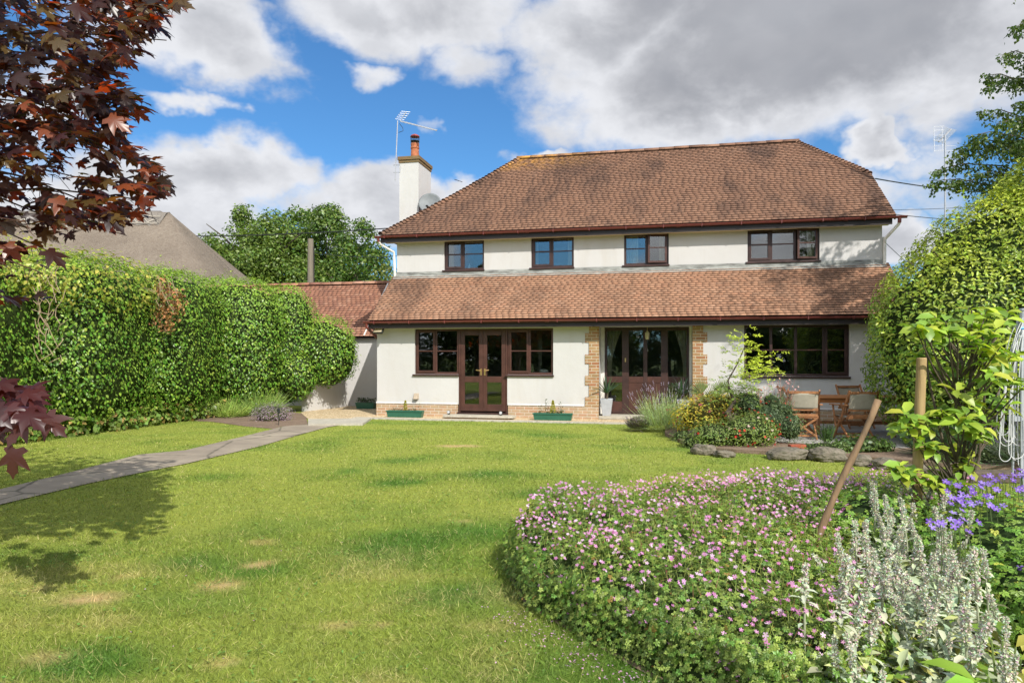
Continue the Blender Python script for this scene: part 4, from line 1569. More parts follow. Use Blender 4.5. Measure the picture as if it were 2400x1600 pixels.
# paler climber at the foot and top left, dead patch
foliage('climber_leaves', [(-10.4, 11.2, 2.5, 1.3, 2.2, 1.2, 2.6), (-9.0, 14.6, 3.0, 1.2, 2.6, .75, 2.6)], 9000, (.06, .12), .65,
        lambda m_: colvar(m_, (.32, .37, .06), .35, (.42, .38, .09), .15), LEAF, M['leaf'], ivy, droop=.5, org=ORG, seed=3.1, front=True, thick=.15)
foliage('foot_leaves', [(-9.2 + q * .23, 11.7 + q * 1.0, .18, .45, .75, .38, 2.0) for q in range(7)], 6000, (.05, .15), .75,
        lambda m_: colvar(m_, (.20, .29, .06), .4, (.40, .28, .10), .14), LEAF, M['leaf'], ivy, droop=.3, org=ORG, seed=5, front=True)
dp = px(408, 740, 15.0)
P, Nn = shell_points([(dp[0] - .15, dp[1], dp[2] + .0, .28, .3, .40, 2), (dp[0] - .22, dp[1], dp[2] + .55, .18, .3, .3, 2), (dp[0] + .05, dp[1], dp[2] + .3, .2, .3, .3, 2)], 620, .02, .1, (3, .1), 1, .12)
leaves('dead_leaves', P - np.array(ORG), rnd_dirs(len(P)) + np.array([0, 0, -.8]), Nn + rnd_dirs(len(P)) * .7, rng.uniform(.05, .10, len(P)), rng.uniform(.04, .07, len(P)),
       colvar(len(P), (.42, .22, .10), .35, (.20, .12, .07), .3), LEAF, M['leaf_matt'], ivy)
b = MB()
for (x0, y0, w_, h_, n_) in ((118, 780, 30, 150, 26), (110, 700, 40, 120, 12), (390, 700, 30, 60, 10)):
    for i in range(n_):
        x = x0 + random.uniform(-w_, w_); y = y0 + random.uniform(-h_, h_) * .5
        Y_ = 11.75 if x < 200 else 14.6
        p0 = Vector(px(x, y, Y_)); p1 = p0 + Vector((random.uniform(-.25, .25), random.uniform(-.1, .1), random.uniform(.05, .45)))
        pm = (p0 + p1) / 2 + Vector((random.uniform(-.06, .06), -.03, 0))
        b.tube([p0 - Vector(ORG), pm - Vector(ORG), p1 - Vector(ORG)], [.007, .006, .004], 4)
b.build('bare_stem', simple('dead stem', (.36, .27, .17), .85), ivy)

# garden wall the ivy hangs over, and the outbuilding with its red tiled roof
b = MB()
W1 = Vector((-5.88, 19.35, 0)); W2 = Vector((-5.20, 21.05, 0))
b.beam(W1 + Vector((0, 0, 1.05)), W2 + Vector((0, 0, 1.05)), .22, 2.1)
gw = empty('garden_wall', (-5.88, 19.35, 0), 0, 'low white rendered garden wall hung with ivy beside the gravel', 'wall')
o = b.build('wall', M['render'], gw)
for v_ in o.data.vertices: v_.co -= Vector((-5.88, 19.35, 0))
gar = empty('outbuilding', hw(-9.2, 2.9, 0), HR, 'low white outbuilding with dark red tiled roof left of the house', 'outbuilding')
OG = (-9.2, 2.9)
MB().box(-7.0, 1.94, .06, .3, 0, 2.12).box(-7.0, 1.94, 3.6, 3.84, 0, 2.12).build('wall', M['render'], gar)
gr = empty('roof', parent=gar)
gp = .92; gs = math.hypot(1, gp)
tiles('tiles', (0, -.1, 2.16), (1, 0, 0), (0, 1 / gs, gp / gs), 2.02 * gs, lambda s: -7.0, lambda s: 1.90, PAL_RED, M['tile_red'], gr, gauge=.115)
ridge_tiles('ridge_tiles', [(-7.0, 1.92, 2.16 + 2.02 * gp + .03), (1.9, 1.92, 2.16 + 2.02 * gp + .03)], .12, .40, PAL_RED, M['tile_red'], gr)
b = MB().add([(-7, -.08, 2.13), (1.88, -.08, 2.13), (1.88, 1.92, 2.13 + 2.0 * gp), (-7, 1.92, 2.13 + 2.0 * gp), (1.88, 3.95, 2.13), (-7, 3.95, 2.13)], [(0, 1, 2, 3), (3, 2, 4, 5), (0, 5, 4, 1)])
b.build('roof_deck', M['underlay'], gr)
MB().beam((.36, -.12, 2.20), (.36, 1.86, 2.24 + 1.97 * gp), .035, .05).build('verge', M['white_up'], gr)
MB().box(1.0, 1.93, -.02, .055, 2.0, 2.13).build('brick_corbel', M['brick'], gar)
sheet('ivy_bed_soil', [(-7, 20), (-8.2, 18), (-7.8, 16.4), (-6.9, 17.6)], .012, M['soil'])


# ---- thatched cottage
def mat_thatch(name, a, b_):
    m, t = new_mat(name)
    c = t.n('TexCoord').outputs['Object']
    n = t.noise(t.mapping(c, scale=(6, 6, 1.1)), 1.5, 7, .7, .3)
    n2 = t.noise(c, .5, 4)
    n3 = t.noise(t.mapping(c, scale=(14, 14, 4)), 1.5, 4, .7)
    col = t.mix(t.rng(n, .3, .7), a, b_)
    col = t.mix(t.rng(n2, .4, .7, 0, .5), col, tuple(x * .7 for x in a))
    col = t.mix(t.rng(n3, .5, .75, 0, .5), col, (.34, .30, .25))
    t.n('OutputMaterial', {'Surface': pbr(t, col, .95, bump(t, t.m('ADD', n, n3), .8, .08), .1)})
    return m


thm = mat_thatch('thatch', (.19, .15, .115), (.31, .26, .205))
cot = empty('thatched_cottage', (-19, 32, 0), 0, 'cottage with a big grey hipped thatched roof behind the ivy hedge', 'cottage')


def loft(c, rings, seg, p):
    """rings of (rx, ry, z)"""
    vs = []
    for (rx, ry, z) in rings:
        for k in range(seg):
            a = 2 * PI * k / seg
            ca, sa = math.cos(a), math.sin(a)
            r = (abs(ca) ** p + abs(sa) ** p) ** (-1 / p)
            vs.append((c[0] + rx * ca * r, c[1] + ry * sa * r, c[2] + z))
    fs = []
    for i in range(len(rings) - 1):
        for k in range(seg):
            k2 = (k + 1) % seg
            fs.append((i * seg + k, i * seg + k2, (i + 1) * seg + k2, (i + 1) * seg + k))
    fs.append(tuple(reversed(range(seg)))); fs.append(tuple((len(rings) - 1) * seg + k for k in range(seg)))
    return MB().add(vs, fs)


rings = [(8.25, 5.0, 4.05), (8.4, 5.15, 4.35)]
for i in range(1, 13):
    t_ = i / 12
    rings.append((8.4 + (4.3 - 8.4) * (t_ ** .95), 5.15 + (.12 - 5.15) * t_ ** .95, 4.35 + (8.30 - 4.35) * t_))
rx0 = -1.35
loft((rx0, 0, 0), rings, 96, 7).build('thatch_roof', thm, cot, smooth=True)
b = MB()
ridge = []
n = 60
vs = []
for i in range(n + 1):
    x = -4.4 + 8.7 * i / n + rx0
    z = 8.42 + .03 * math.sin(x * 2) + (0 if 2 < i < n - 2 else -.08)
    w_ = 1.02 + .12 * abs(math.sin(i * PI / 4))
    vs += [(x, -w_, z - .80 * w_), (x, -.3, z - .12), (x, 0, z), (x, .3, z - .12), (x, w_, z - .80 * w_)]
fs = [(i * 5 + k, (i + 1) * 5 + k, (i + 1) * 5 + k + 1, i * 5 + k + 1) for i in range(n) for k in range(4)]
b.add(vs, fs)
b.build('thatch_ridge', mat_thatch('thatch ridge', (.20, .175, .15), (.31, .28, .24)), cot, smooth=True)
b = MB()
for i in range(17):
    x = -4.2 + i * .5 + rx0
    for a_, c_ in ((0, .25), (.25, .5)):
        z0, z1 = (7.66, 7.86) if a_ == 0 else (7.86, 7.66)
        y0, y1 = (-1.02, -.80) if a_ == 0 else (-.80, -1.02)
        b.tube([(x + a_, y0, z0), (x + c_, y1, z1)], .022, 4)
b.tube([(-4.2 + rx0, -.68, 8.0), (4.2 + rx0, -.68, 8.0)], .022, 4).tube([(-4.2 + rx0, -1.10, 7.62), (4.3 + rx0, -1.10, 7.62)], .022, 4)
b.build('ridge_spar', simple('hazel spar', (.42, .38, .32), .8), cot)
dm = px(318, 665, 27.6)
loft((dm[0] + 19, dm[1] - 32 + 1.2, 0), [(1.5, 1.8, 3.5), (1.4, 1.7, 4.0), (1.1, 1.5, 4.45), (.6, 1.2, 4.75), (.2, .9, 4.85)], 32, 2.2).build('thatch_dormer', mat_thatch('dormer thatch', (.27, .25, .23), (.38, .36, .33)), cot, smooth=True)
MB().box(-8.6, 6.0, -4.2, 4.2, 0, 4.2).build('wall', M['render'], cot)


# ---- trees
def crown(name, clumps, n_per, L, asp, base, alt, mat, parent, tmpl=DIA, hang=.3, up=.35, rnd=.8, pa=.25):
    PP = []; NN = []
    for (cx, cy, cz, r, fl_) in clumps:
        k = int(n_per * (r / .8) ** 2)
        d = rnd_dirs(k)
        rad = r * np.clip(rng.normal(.86, .17, k), .1, 1.25)
        P = d * rad[:, None] * np.array([1, 1, fl_]) + np.array([cx, cy, cz])
        PP.append(P); NN.append(d)
    P = np.concatenate(PP); Nn = np.concatenate(NN)
    m_ = len(P)
    N2 = norm(Nn + rnd_dirs(m_) * rnd + np.array([0, 0, up]))
    D = rnd_dirs(m_) + np.array([0, 0, -hang]) + Nn * .4
    Ls = rng.uniform(L * .7, L * 1.3, m_)
    return leaves(name, P, D, N2, Ls, Ls * asp, colvar(m_, base, .35, alt, pa), tmpl, mat, parent)


def tree(x, y, h, w, label, group, base=(.065, .12, .02), alt=(.13, .17, .035), z0=1.5, nclump=48, n_per=230, L=.19, name='tree', spire=False, cat='tree', top_p=1.0):
    e = empty(name, (x, y, 0), 0, label, cat, group)
    b = MB()
    b.tube([(0, 0, -.1), (.05, 0, h * .25), (-.05, .05, h * .5), (.02, 0, h * .8)], [.045 * h * .6, .03 * h * .6, .02 * h * .6, .01], 8)
    for k in range(9):
        a = random.uniform(0, 2 * PI); zz = h * random.uniform(.25, .7)
        b.tube([(0, 0, zz), (math.cos(a) * w * .4, math.sin(a) * w * .4, zz + h * .10), (math.cos(a) * w * .75, math.sin(a) * w * .75, zz + h * .16)], [.10, .06, .02], 5)
    b.build('trunk', M['bark'], e)
    cl = []
    for k in range(nclump):
        t_ = random.random() ** .8
        zz = z0 + (h - z0) * t_
        prof = math.sin(min(1, (1 - t_) * 1.35 + .06) * PI * .5) ** top_p if not spire else (1 - t_) ** .7
        a = random.uniform(0, 2 * PI)
        rr = w * prof * (.35 + .65 * math.sqrt(random.random()))
        r_ = random.uniform(.55, 1.0) * (w / 3.2) * (.6 + .6 * prof)
        cl.append((rr * math.cos(a), rr * math.sin(a), zz - r_ * .5, r_, .8))
    crown('crown', cl, n_per, L, .62, base, alt, M['leaf'], e)
    return e


tl = 'leafy green tree beyond the outbuilding, '
for (x, ytop, w_, Y_, lab, base) in [
    (497, 545, 2.6, 41, tl + 'short one nearest the thatched roof', (.085, .135, .025)),
    (570, 478, 3.2, 44, tl + 'with a thin spiky top', (.075, .125, .02)),
    (640, 497, 3.6, 43, tl + 'left of the wooden pole with paler leaves', (.085, .135, .025)),
    (700, 490, 3.5, 46, tl + 'directly behind the wooden pole', (.06, .115, .018)),
    (765, 484, 3.7, 44, tl + 'tall rounded one right of the pole', (.058, .105, .018)),
    (838, 510, 2.7, 42, tl + 'dark one nearest the house', (.048, .095, .016))]:
    p = px(x, ytop, Y_)
    tree(p[0], p[1], p[2], w_, lab, 'trees beyond the outbuilding', alt=(.17, .24, .045), base=tuple(q * 1.5 for q in base), nclump=110, n_per=190, z0=1.2, spire=False, top_p=.85 if x != 570 else 1.5)
p = px(905, 612, 34)
tree(p[0], p[1], p[2], 1.7, 'low yellow green bush just left of the house upper wall', None, base=(.15, .19, .04), alt=(.22, .24, .06), z0=.5, nclump=26, L=.15, name='bush', cat='bush')
gs_ = empty('golden_shrub', (-11.2, 15.2, 0), 0, 'loose golden green shrub rising above the hedge in front of the thatch', 'shrub')
cl = [(random.gauss(0, 1.0), random.gauss(0, .6), random.uniform(1.8, 3.7), random.uniform(.35, .6), .8) for k in range(36)]
cl = [c for c in cl if abs(c[0]) < 1.9] + [(1.5, 0, 3.35, .35, .7), (1.0, 0, 3.75, .4, .7), (.3, 0, 4.0, .4, .8), (-.6, 0, 4.35, .45, .8), (-1.3, 0, 4.5, .5, .8)]
crown('crown', cl, 420, .085, .6, (.38, .41, .07), (.52, .48, .12), M['leaf'], gs_)
b = MB()
for k in range(7):
    a = random.uniform(-1, 1)
    b.tube([(a * .3, 0, 0), (a * .8, 0, 2), (a * 1.5, .1, 3.8)], [.03, .02, .008], 5)
b.build('stem', M['bark'], gs_)
# trees on the far side of the garden behind the viewer (seen mirrored in the panes)
proto = tree(-22, -24, 10.5, 4.2, 'large dark tree standing in the garden behind the viewer', 'trees behind the viewer', base=(.05, .09, .016), nclump=80, n_per=110, L=.36, z0=.4, name='garden_tree')
for (x, y, s_, r_) in [(-15.5, -21, .80, 1.1), (-9.5, -22, .72, 2.2), (-3.5, -21, .60, 3.0), (2.5, -22, .70, 4.1), (8.5, -21, .78, 5.2), (15, -22, .9, .4), (22, -21, .9, 1.6), (-29, -18, 1.0, .6), (-36, -10, 1.0, 2.6), (-41, 0, .9, 4.0)]:
    c = copy_tree(proto)
    c.location = (x, y, 0); c.scale = (s_, s_, s_); c.rotation_euler = (0, 0, r_)

# ---- laurel on the right
lau = empty('laurel_bush', (8.4, 12.0, 0), 0, 'huge rounded bright green laurel bush at the right end of the patio', 'bush')
E_l = [(8.25, 11.9, 1.75, 1.90, 1.5, 1.85, 2.4), (8.75, 12.1, 2.6, 1.65, 1.6, 1.75, 2.2), (10.3, 12.0, 2.8, 2.2, 1.9, 2.60, 2.2), (8.6, 11.2, 1.0, 1.45, 1.2, 1.15, 2.4), (9.0, 12.0, 3.1, 1.15, 1.2, 1.35, 2.2)]
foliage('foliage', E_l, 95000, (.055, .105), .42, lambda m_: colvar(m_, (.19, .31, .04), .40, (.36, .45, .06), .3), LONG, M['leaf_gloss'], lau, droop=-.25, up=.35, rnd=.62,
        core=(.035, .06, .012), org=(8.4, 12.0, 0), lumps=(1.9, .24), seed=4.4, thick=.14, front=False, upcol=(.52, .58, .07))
b = MB()
for k in range(40):
    a = random.uniform(-1.9, -.2) if k % 2 else random.uniform(-3.2, -1.2)
    zz = random.uniform(.3, 3.6)
    e = E_l[k % 2]
    p0 = Vector((e[0] - 8.4 + math.cos(a) * e[3] * .7, e[1] - 12 + math.sin(a) * e[4] * .7, zz))
    b.tube([p0, p0 + Vector((math.cos(a) * .35, math.sin(a) * .35, .15))], [.012, .005], 4)
b.tube([(-.4, 0, 0), (-.3, 0, 1.2), (0, 0, 2.5)], [.12, .09, .04], 8)
b.build('branch', M['bark'], lau)
# twiggy shoots on laurel's left face
sh = []
for k in range(130):
    e = E_l[k % 3]
    d = rnd_dirs(1)[0]; d[1] = -abs(d[1]) * .6; d[2] = abs(d[2]) * .9 - .2
    d = d / np.linalg.norm(d)
    r = (np.abs(d) ** e[6]).sum() ** (-1 / e[6])
    p0 = np.array(e[:3]) + d * r * np.array(e[3:6]) * .97
    for j in range(9):
        sh.append((*(p0 + d * .035 * j + np.array([0, 0, .012 * j])), *d))
sh = np.array(sh)
m_ = len(sh)
leaves('shoots', sh[:, :3] - np.array([8.4, 12, 0]), sh[:, 3:] * .8 + rnd_dirs(m_) * .8 + np.array([0, 0, .35]), rnd_dirs(m_) + np.array([0, -.3, .8]), rng.uniform(.06, .11, m_), rng.uniform(.025, .04, m_),
       colvar(m_, (.36, .45, .06), .3), LONG, M['leaf_gloss'], lau)

# ---- birch above the laurel
bir = empty('birch_tree', (11.6, 14.2, 0), 0, 'birch tree with drooping dark green sprays above the laurel bush', 'tree')
BO = Vector((11.6, 14.2, 0))
b = MB()
b.tube([(0, 0, 0), (-.1, 0, 3), (.05, .05, 6), (-.1, 0, 9.5), (0, 0, 12)], [.17, .14, .11, .06, .02], 10)
trunk_b = b.build('trunk', M['birch_bark'], bir)
b = MB()
LP = []; LN = []
ends = [(2175, 425, 11), (2190, 400, 11.3), (2225, 372, 11.6), (2250, 345, 11.2), (2270, 320, 11.0), (2300, 262, 11.2), (2312, 205, 11.4), (2300, 178, 11.6), (2372, 68, 11.3), (2345, 130, 11.0),
        (2335, 290, 10.6), (2360, 350, 10.8), (2380, 240, 11.0), (2400, 150, 11.5), (2340, 420, 10.8), (2280, 410, 11.4), (2230, 430, 11.2), (2390, 330, 10.5), (2440, 90, 11), (2460, 260, 10.5), (2480, 0, 11), (2420, -60, 11),
        (2420, 200, 12.5), (2380, 300, 12.5), (2330, 340, 12.2), (2370, 190, 12.0), (2400, 50, 12.4)]
ends = [Vector(px(e[0], e[1], e[2] + 1.6)) - BO for e in ends]
for k in range(26):      # the side of the crown that is out of frame
    a = random.uniform(-2.6, .9)
    rr = random.uniform(1.6, 3.4)
    ends.append(Vector((rr * math.cos(a) * .8 + .9, abs(rr * math.sin(a)) + .2, random.uniform(4.8, 11.0))))
for e in ends:
    z0 = max(3.4, e.z - random.uniform(.2, 1.0))
    s0 = Vector((0, 0, z0))
    mid = s0.lerp(e, .5) + Vector((0, 0, .55))
    pts = [s0, s0.lerp(mid, .55) + Vector((0, 0, .12)), mid, mid.lerp(e, .6) + Vector((0, 0, .10)), e]
    b.tube(pts, [.035, .026, .016, .009, .004], 5)
    L_ = (e - s0).length
    for q in np.linspace(.22, 1.0, int(L_ * 7)):
        i = min(3, int(q * 4)); f = q * 4 - i
        p0 = pts[i].lerp(pts[i + 1], f)
        for rep in range(2):
            ln_ = random.uniform(.15, .55) * (1.15 - .5 * q)
            dr = Vector((random.uniform(-.5, .5), random.uniform(-.5, .5), -random.uniform(.2, .9)))
            k = int(9 * ln_ / .3) + 2
            for j in range(k):
                t_ = (j + 1) / k
                LP.append(p0 + dr * ln_ * t_ + Vector((random.gauss(0, .03), random.gauss(0, .03), random.gauss(0, .03))))
b.build('branch', M['bark'], bir)
LP = np.array([list(v_) for v_ in LP])
m_ = len(LP)
leaves('foliage', LP, rnd_dirs(m_) * .6 + np.array([0, 0, -.8]), rnd_dirs(m_) + np.array([0, -.4, .4]), rng.uniform(.055, .09, m_), rng.uniform(.042, .06, m_), colvar(m_, (.085, .145, .035), .35, (.17, .23, .05), .18), LEAF, M['leaf'], bir)
tree(10.4, 9.4, 11.2, 2.3, 'tall slender tree just outside the right edge that shades the house corner', None, z0=7.2, nclump=34, n_per=120, L=.12, name='garden_tree')

# ---- copper maple on the left
map_ = empty('copper_maple', (-5.6, 4.6, 0), 0, 'copper leaved maple tree reaching in from the left edge of the lawn', 'tree')
MO = Vector((-5.6, 4.6, 0))
b = MB()
b.tube([(0, 0, -.05), (.05, 0, 1.2), (.0, .05, 2.4), (.1, 0, 4.2), (0, 0, 6)], [.16, .13, .11, .07, .02], 10)
b.build('trunk', M['bark'], map_)


def right_edge(y):
    ys = [-200, 0, 40, 100, 150, 200, 235, 270, 320, 380, 410, 450, 500, 540, 560, 600, 640, 700, 720]
    xs = [330, 440, 395, 340, 300, 300, 345, 320, 290, 380, 405, 395, 380, 330, 215, 120, 150, 130, 90]
    return np.interp(y, ys, xs)


pts = []
while len(pts) < 3000:
    y = random.uniform(-160, 700)
    re_ = right_edge(y)
    x = re_ - random.uniform(8, 40) - (random.random() ** 1.25) * (re_ + 330)
    if y > 525 and random.random() < .86: continue
    if mnoise.noise(Vector((x * .011, y * .016, 3.3))) > .26 and random.random() < .85: continue
    Y_ = random.uniform(3.5, 5.6)
    pts.append(px(x, y, Y_))
for k in range(1500):   # the rest of the crown, out of frame, casting the shade on lawn
    X_ = -5.3 + random.gauss(0, 1.0); Y_ = 4.6 + random.gauss(0, 1.2); z_ = random.uniform(2.0, 5.4)
    if X_ > -.76 * Y_ - .1 or Y_ < 2.5: continue
    pts.append((X_, Y_, z_))
for (x, y, Y_, n_) in [(20, 900, 3.8, 5), (50, 925, 3.8, 5), (80, 940, 3.75, 5), (30, 950, 3.7, 5), (60, 965, 3.75, 5), (-60, 930, 3.8, 10), (10, 980, 3.7, 4), (90, 915, 3.9, 3)]:
    for q in range(n_): pts.append(px(x - 22 + random.gauss(0, 16), y + random.gauss(0, 13), Y_ + random.gauss(0, .12)))
np_ = len(pts)
P = np.array(pts)
fx = [(105, 975, 3.6, (.65, .05, -.65)), (60, 985, 3.55, (-.3, .05, -1)), (35, 1052, 3.5, (-.1, 0, -1))]
out = norm(P - np.array([-5.6, 4.6, 3.0]))
D = out * np.array([.8, .45, 0]) + np.array([.25, 0, -.75]) + rnd_dirs(np_) * .42
N2 = norm(np.array([.15, -.45, .75]) + rnd_dirs(np_) * .55)
cols = colvar(np_, (.034, .018, .015), .5)
r_ = rng.random(np_)
edge = np.clip((P[:, 0] / P[:, 1] * FPX + 1200) / 400, 0, 1)
m1 = r_ < .13 + .15 * edge
cols[m1] = np.array([.17, .050, .020]) * rng.uniform(.6, 1.3, (m1.sum(), 1))
m2 = (r_ > .74)
cols[m2] = np.array([.090, .062, .020]) * rng.uniform(.6, 1.4, (m2.sum(), 1))
Ls = rng.uniform(.07, .135, np_)
m3 = (P[:, 1] < 4.3) & (P[:, 2] < 1.55)
cols[m3 & (P[:, 2] < 2)] = np.array([.058, .018, .020]) * rng.uniform(.7, 1.5, ((m3 & (P[:, 2] < 2)).sum(), 1))
Ls[m3] = rng.uniform(.13, .17, m3.sum()) * .95
leaves('foliage', P - np.array(MO), D, N2, Ls, Ls * 1.0, np.clip(cols, .004, 1), MAPLE, M['maple'], map_)
P = np.array([px(a_, b_, c_) for a_, b_, c_, d_ in fx]); D = np.array([d_ for *_, d_ in fx], dtype=float)
leaves('hanging_leaf', P - np.array(MO), D, np.array([(.1, -.8, .35), (.0, -.8, .5), (.0, -1, .1)], dtype=float), np.array([.165, .16, .16]), np.array([.165, .165, .165]), colvar(3, (.075, .030, .030), .1), MAPLE, M['maple'], map_)
b = MB()
tips = [(420, 20, 4.2), (390, 95, 4.0), (335, 235, 4.3), (300, 330, 4.4), (385, 405, 4.3), (350, 470, 4.1), (290, 510, 4.2), (190, 540, 4.0), (240, 70, 3.8), (150, 250, 3.9), (200, 420, 3.8), (100, 640, 3.7), (140, 600, 4.0), (90, 930, 3.85), (30, 1045, 3.55), (60, 520, 3.6), (280, 180, 4.5)]
for t_ in tips:
    e = Vector(px(*t_)) - MO
    s0 = Vector((0, 0, max(1.6, e.z + random.uniform(-.5, .4))))
    mid = s0.lerp(e, .55) + Vector((0, 0, .28))
    pts_ = [s0, s0.lerp(mid, .5) + Vector((0, 0, .08)), mid, mid.lerp(e, .55) + Vector((0, 0, .06)), e]
    b.tube(pts_, [.022, .016, .010, .006, .003], 5)
    for k in range(34):
        q = random.uniform(.35, 1)
        p0 = mid.lerp(e, (q - .3) / .7) if q > .3 else mid
        b.tube([p0, p0 + Vector((random.uniform(-.02, .07), random.uniform(-.06, .06), random.uniform(-.09, .01)))], [.0022, .0014], 4)
b.build('branch', M['red_twig'], map_)


# ------------------------------------------------------------------ troughs, pots and patio planters
def trough(u, v, label, plants):
    e = empty('trough_planter', hw(u, v, .016), HR, label, 'planter', 'green plastic troughs on the gravel')
    L_, w_, h_ = .48, .10, .17
    b = MB()
    b.add([(-L_ * .93, -w_ * .85, 0), (L_ * .93, -w_ * .85, 0), (L_ * .93, w_ * .85, 0), (-L_ * .93, w_ * .85, 0), (-L_, -w_, h_), (L_, -w_, h_), (L_, w_, h_), (-L_, w_, h_),
           (-L_ + .015, -w_ + .015, h_), (L_ - .015, -w_ + .015, h_), (L_ - .015, w_ - .015, h_), (-L_ + .015, w_ - .015, h_), (-L_ + .02, -w_ + .02, h_ - .03), (L_ - .02, -w_ + .02, h_ - .03), (L_ - .02, w_ - .02, h_ - .03), (-L_ + .02, w_ - .02, h_ - .03)],
          [(0, 3, 2, 1), (0, 1, 5, 4), (1, 2, 6, 5), (2, 3, 7, 6), (3, 0, 4, 7), (4, 5, 9, 8), (5, 6, 10, 9), (6, 7, 11, 10), (7, 4, 8, 11), (8, 9, 13, 12), (9, 10, 14, 13), (10, 11, 15, 14), (11, 8, 12, 15)])
    b.box(-L_ - .012, L_ + .012, -w_ - .012, -w_ - .001, h_ - .03, h_ + .002)
    b.build('tub', M['green_plastic'], e, bevel=.004)
    MB().box(-L_ + .022, L_ - .022, -w_ + .022, w_ - .022, h_ - .07, h_ - .02).build('compost', M['soil'], e)
    for (x, hh, w2, base, n_, nm) in plants:
        t_ = rng.random(n_) ** 1.0
        a = rng.uniform(0, 2 * PI, n_)
        if nm == 'conifer':
            r = w2 * (1 - t_) ** .7 * rng.uniform(.5, 1, n_)
            P = np.stack([x + r * np.cos(a), r * np.sin(a) * .8, h_ + hh * t_], 1)
            D = np.stack([np.cos(a) * .5, np.sin(a) * .5, np.full(n_, 1.0)], 1)
            leaves('golden_conifer', P, D, rnd_dirs(n_), .035, .015, colvar(n_, base, .25), DIA, M['leaf'], e)
        else:
            r = w2 * np.sqrt(rng.random(n_))
            P = np.stack([x + r * np.cos(a), r * np.sin(a) * .6, h_ + hh * t_], 1)
            P[:, 0] += np.round(t_ * 5) % 2 * .03
            leaves('herb', P, rnd_dirs(n_) + np.array([0, 0, .4]), rnd_dirs(n_) + np.array([0, -.3, .6]), .035, .02, colvar(n_, base, .35), LEAF, M['leaf'], e)
    return e


uT = hp(950, 970, -.42)[0]
trough(uT, -.42, 'long green plastic trough with a small golden conifer, left of the french doors',
       [(-.0, .24, .055, (.36, .34, .03), 260, 'conifer'), (.36, .18, .03, (.06, .10, .03), 14, 'herb'), (-.28, .06, .10, (.10, .09, .04), 40, 'herb'), (.18, .05, .12, (.07, .10, .05), 40, 'herb'), (-.05, .04, .2, (.08, .07, .03), 40, 'herb')])
uT = hp(1296, 975, -.45)[0]
trough(uT, -.45, 'long green plastic trough with a golden conifer and leggy herbs, right of the french doors',
       [(-.0, .30, .085, (.38, .36, .03), 420, 'conifer'), (-.17, .34, .05, (.05, .085, .025), 60, 'herb'), (.17, .26, .05, (.05, .085, .025), 50, 'herb'), (-.32, .20, .05, (.06, .08, .03), 26, 'herb'), (.05, .06, .22, (.05, .09, .03), 120, 'herb'), (-.35, .05, .1, (.3, .14, .05), 20, 'herb')])
uT = hp(862, 940, 1.4)
e = empty('plant_pot', hw(hp(858, 940, 2.1)[0], 2.1, .016), HR, 'dark green trough pot of small leaves in the shade beside the outbuilding wall', 'planter')
MB().add([(-.26, -.10, 0), (.26, -.10, 0), (.26, .10, 0), (-.26, .10, 0), (-.30, -.12, .18), (.30, -.12, .18), (.30, .12, .18), (-.30, .12, .18)],
         [(0, 3, 2, 1), (4, 5, 6, 7), (0, 1, 5, 4), (1, 2, 6, 5), (2, 3, 7, 6), (3, 0, 4, 7)]).build('tub', M['green_plastic'], e, bevel=.005)
n_ = 260
leaves('foliage', np.stack([rng.uniform(-.28, .28, n_), rng.uniform(-.1, .1, n_), .18 + rng.random(n_) * .12], 1), rnd_dirs(n_) + np.array([0, 0, .5]), rnd_dirs(n_), .05, .03, colvar(n_, (.06, .09, .04), .4), LEAF, M['leaf'], e)


def blades(name, n, L, W_, spread, base, mat, parent, z0=0.0, curve=.2, org=(0, 0), seg=4):
    """sword leaves as curved tapering strips"""
    V = []; F = []; cols = []
    for k in range(n):
        a = 2 * PI * k * .381966 * 1.0 + random.uniform(-.2, .2)
        tilt = spread * (k / max(1, n - 1)) ** .7 * random.uniform(.8, 1.1)
        l_ = random.uniform(*L); w_ = W_ * random.uniform(.8, 1.2)
        d = Vector((math.cos(a) * math.sin(tilt), math.sin(a) * math.sin(tilt), math.cos(tilt)))
        s_ = Vector((-math.sin(a), math.cos(a), 0))
        nn = s_.cross(d)
        b0 = len(V)
        p = Vector((org[0], org[1], z0))
        c = [x * random.uniform(.65, 1.3) for x in base]
        for i in range(seg + 1):
            t_ = i / seg
            q = p + d * l_ * t_ + Vector((math.cos(a), math.sin(a), 0)) * l_ * curve * t_ * t_ * math.sin(tilt + .2) - Vector((0, 0, 1)) * l_ * curve * t_ * t_ * .6
            w2 = w_ * (1 - t_) ** .6 * (.6 + .4 * min(1, t_ * 5)) + .0008
            V += [q - s_ * w2 / 2, q - nn * w2 * .18, q + s_ * w2 / 2]
            cols += [c] * 3
        for i in range(seg):
            o0 = b0 + i * 3
            F += [(o0, o0 + 1, o0 + 4, o0 + 3), (o0 + 1, o0 + 2, o0 + 5, o0 + 4)]
    return np_mesh(name, np.array([list(v_) for v_ in V]), F, mat, np.array(cols), parent)


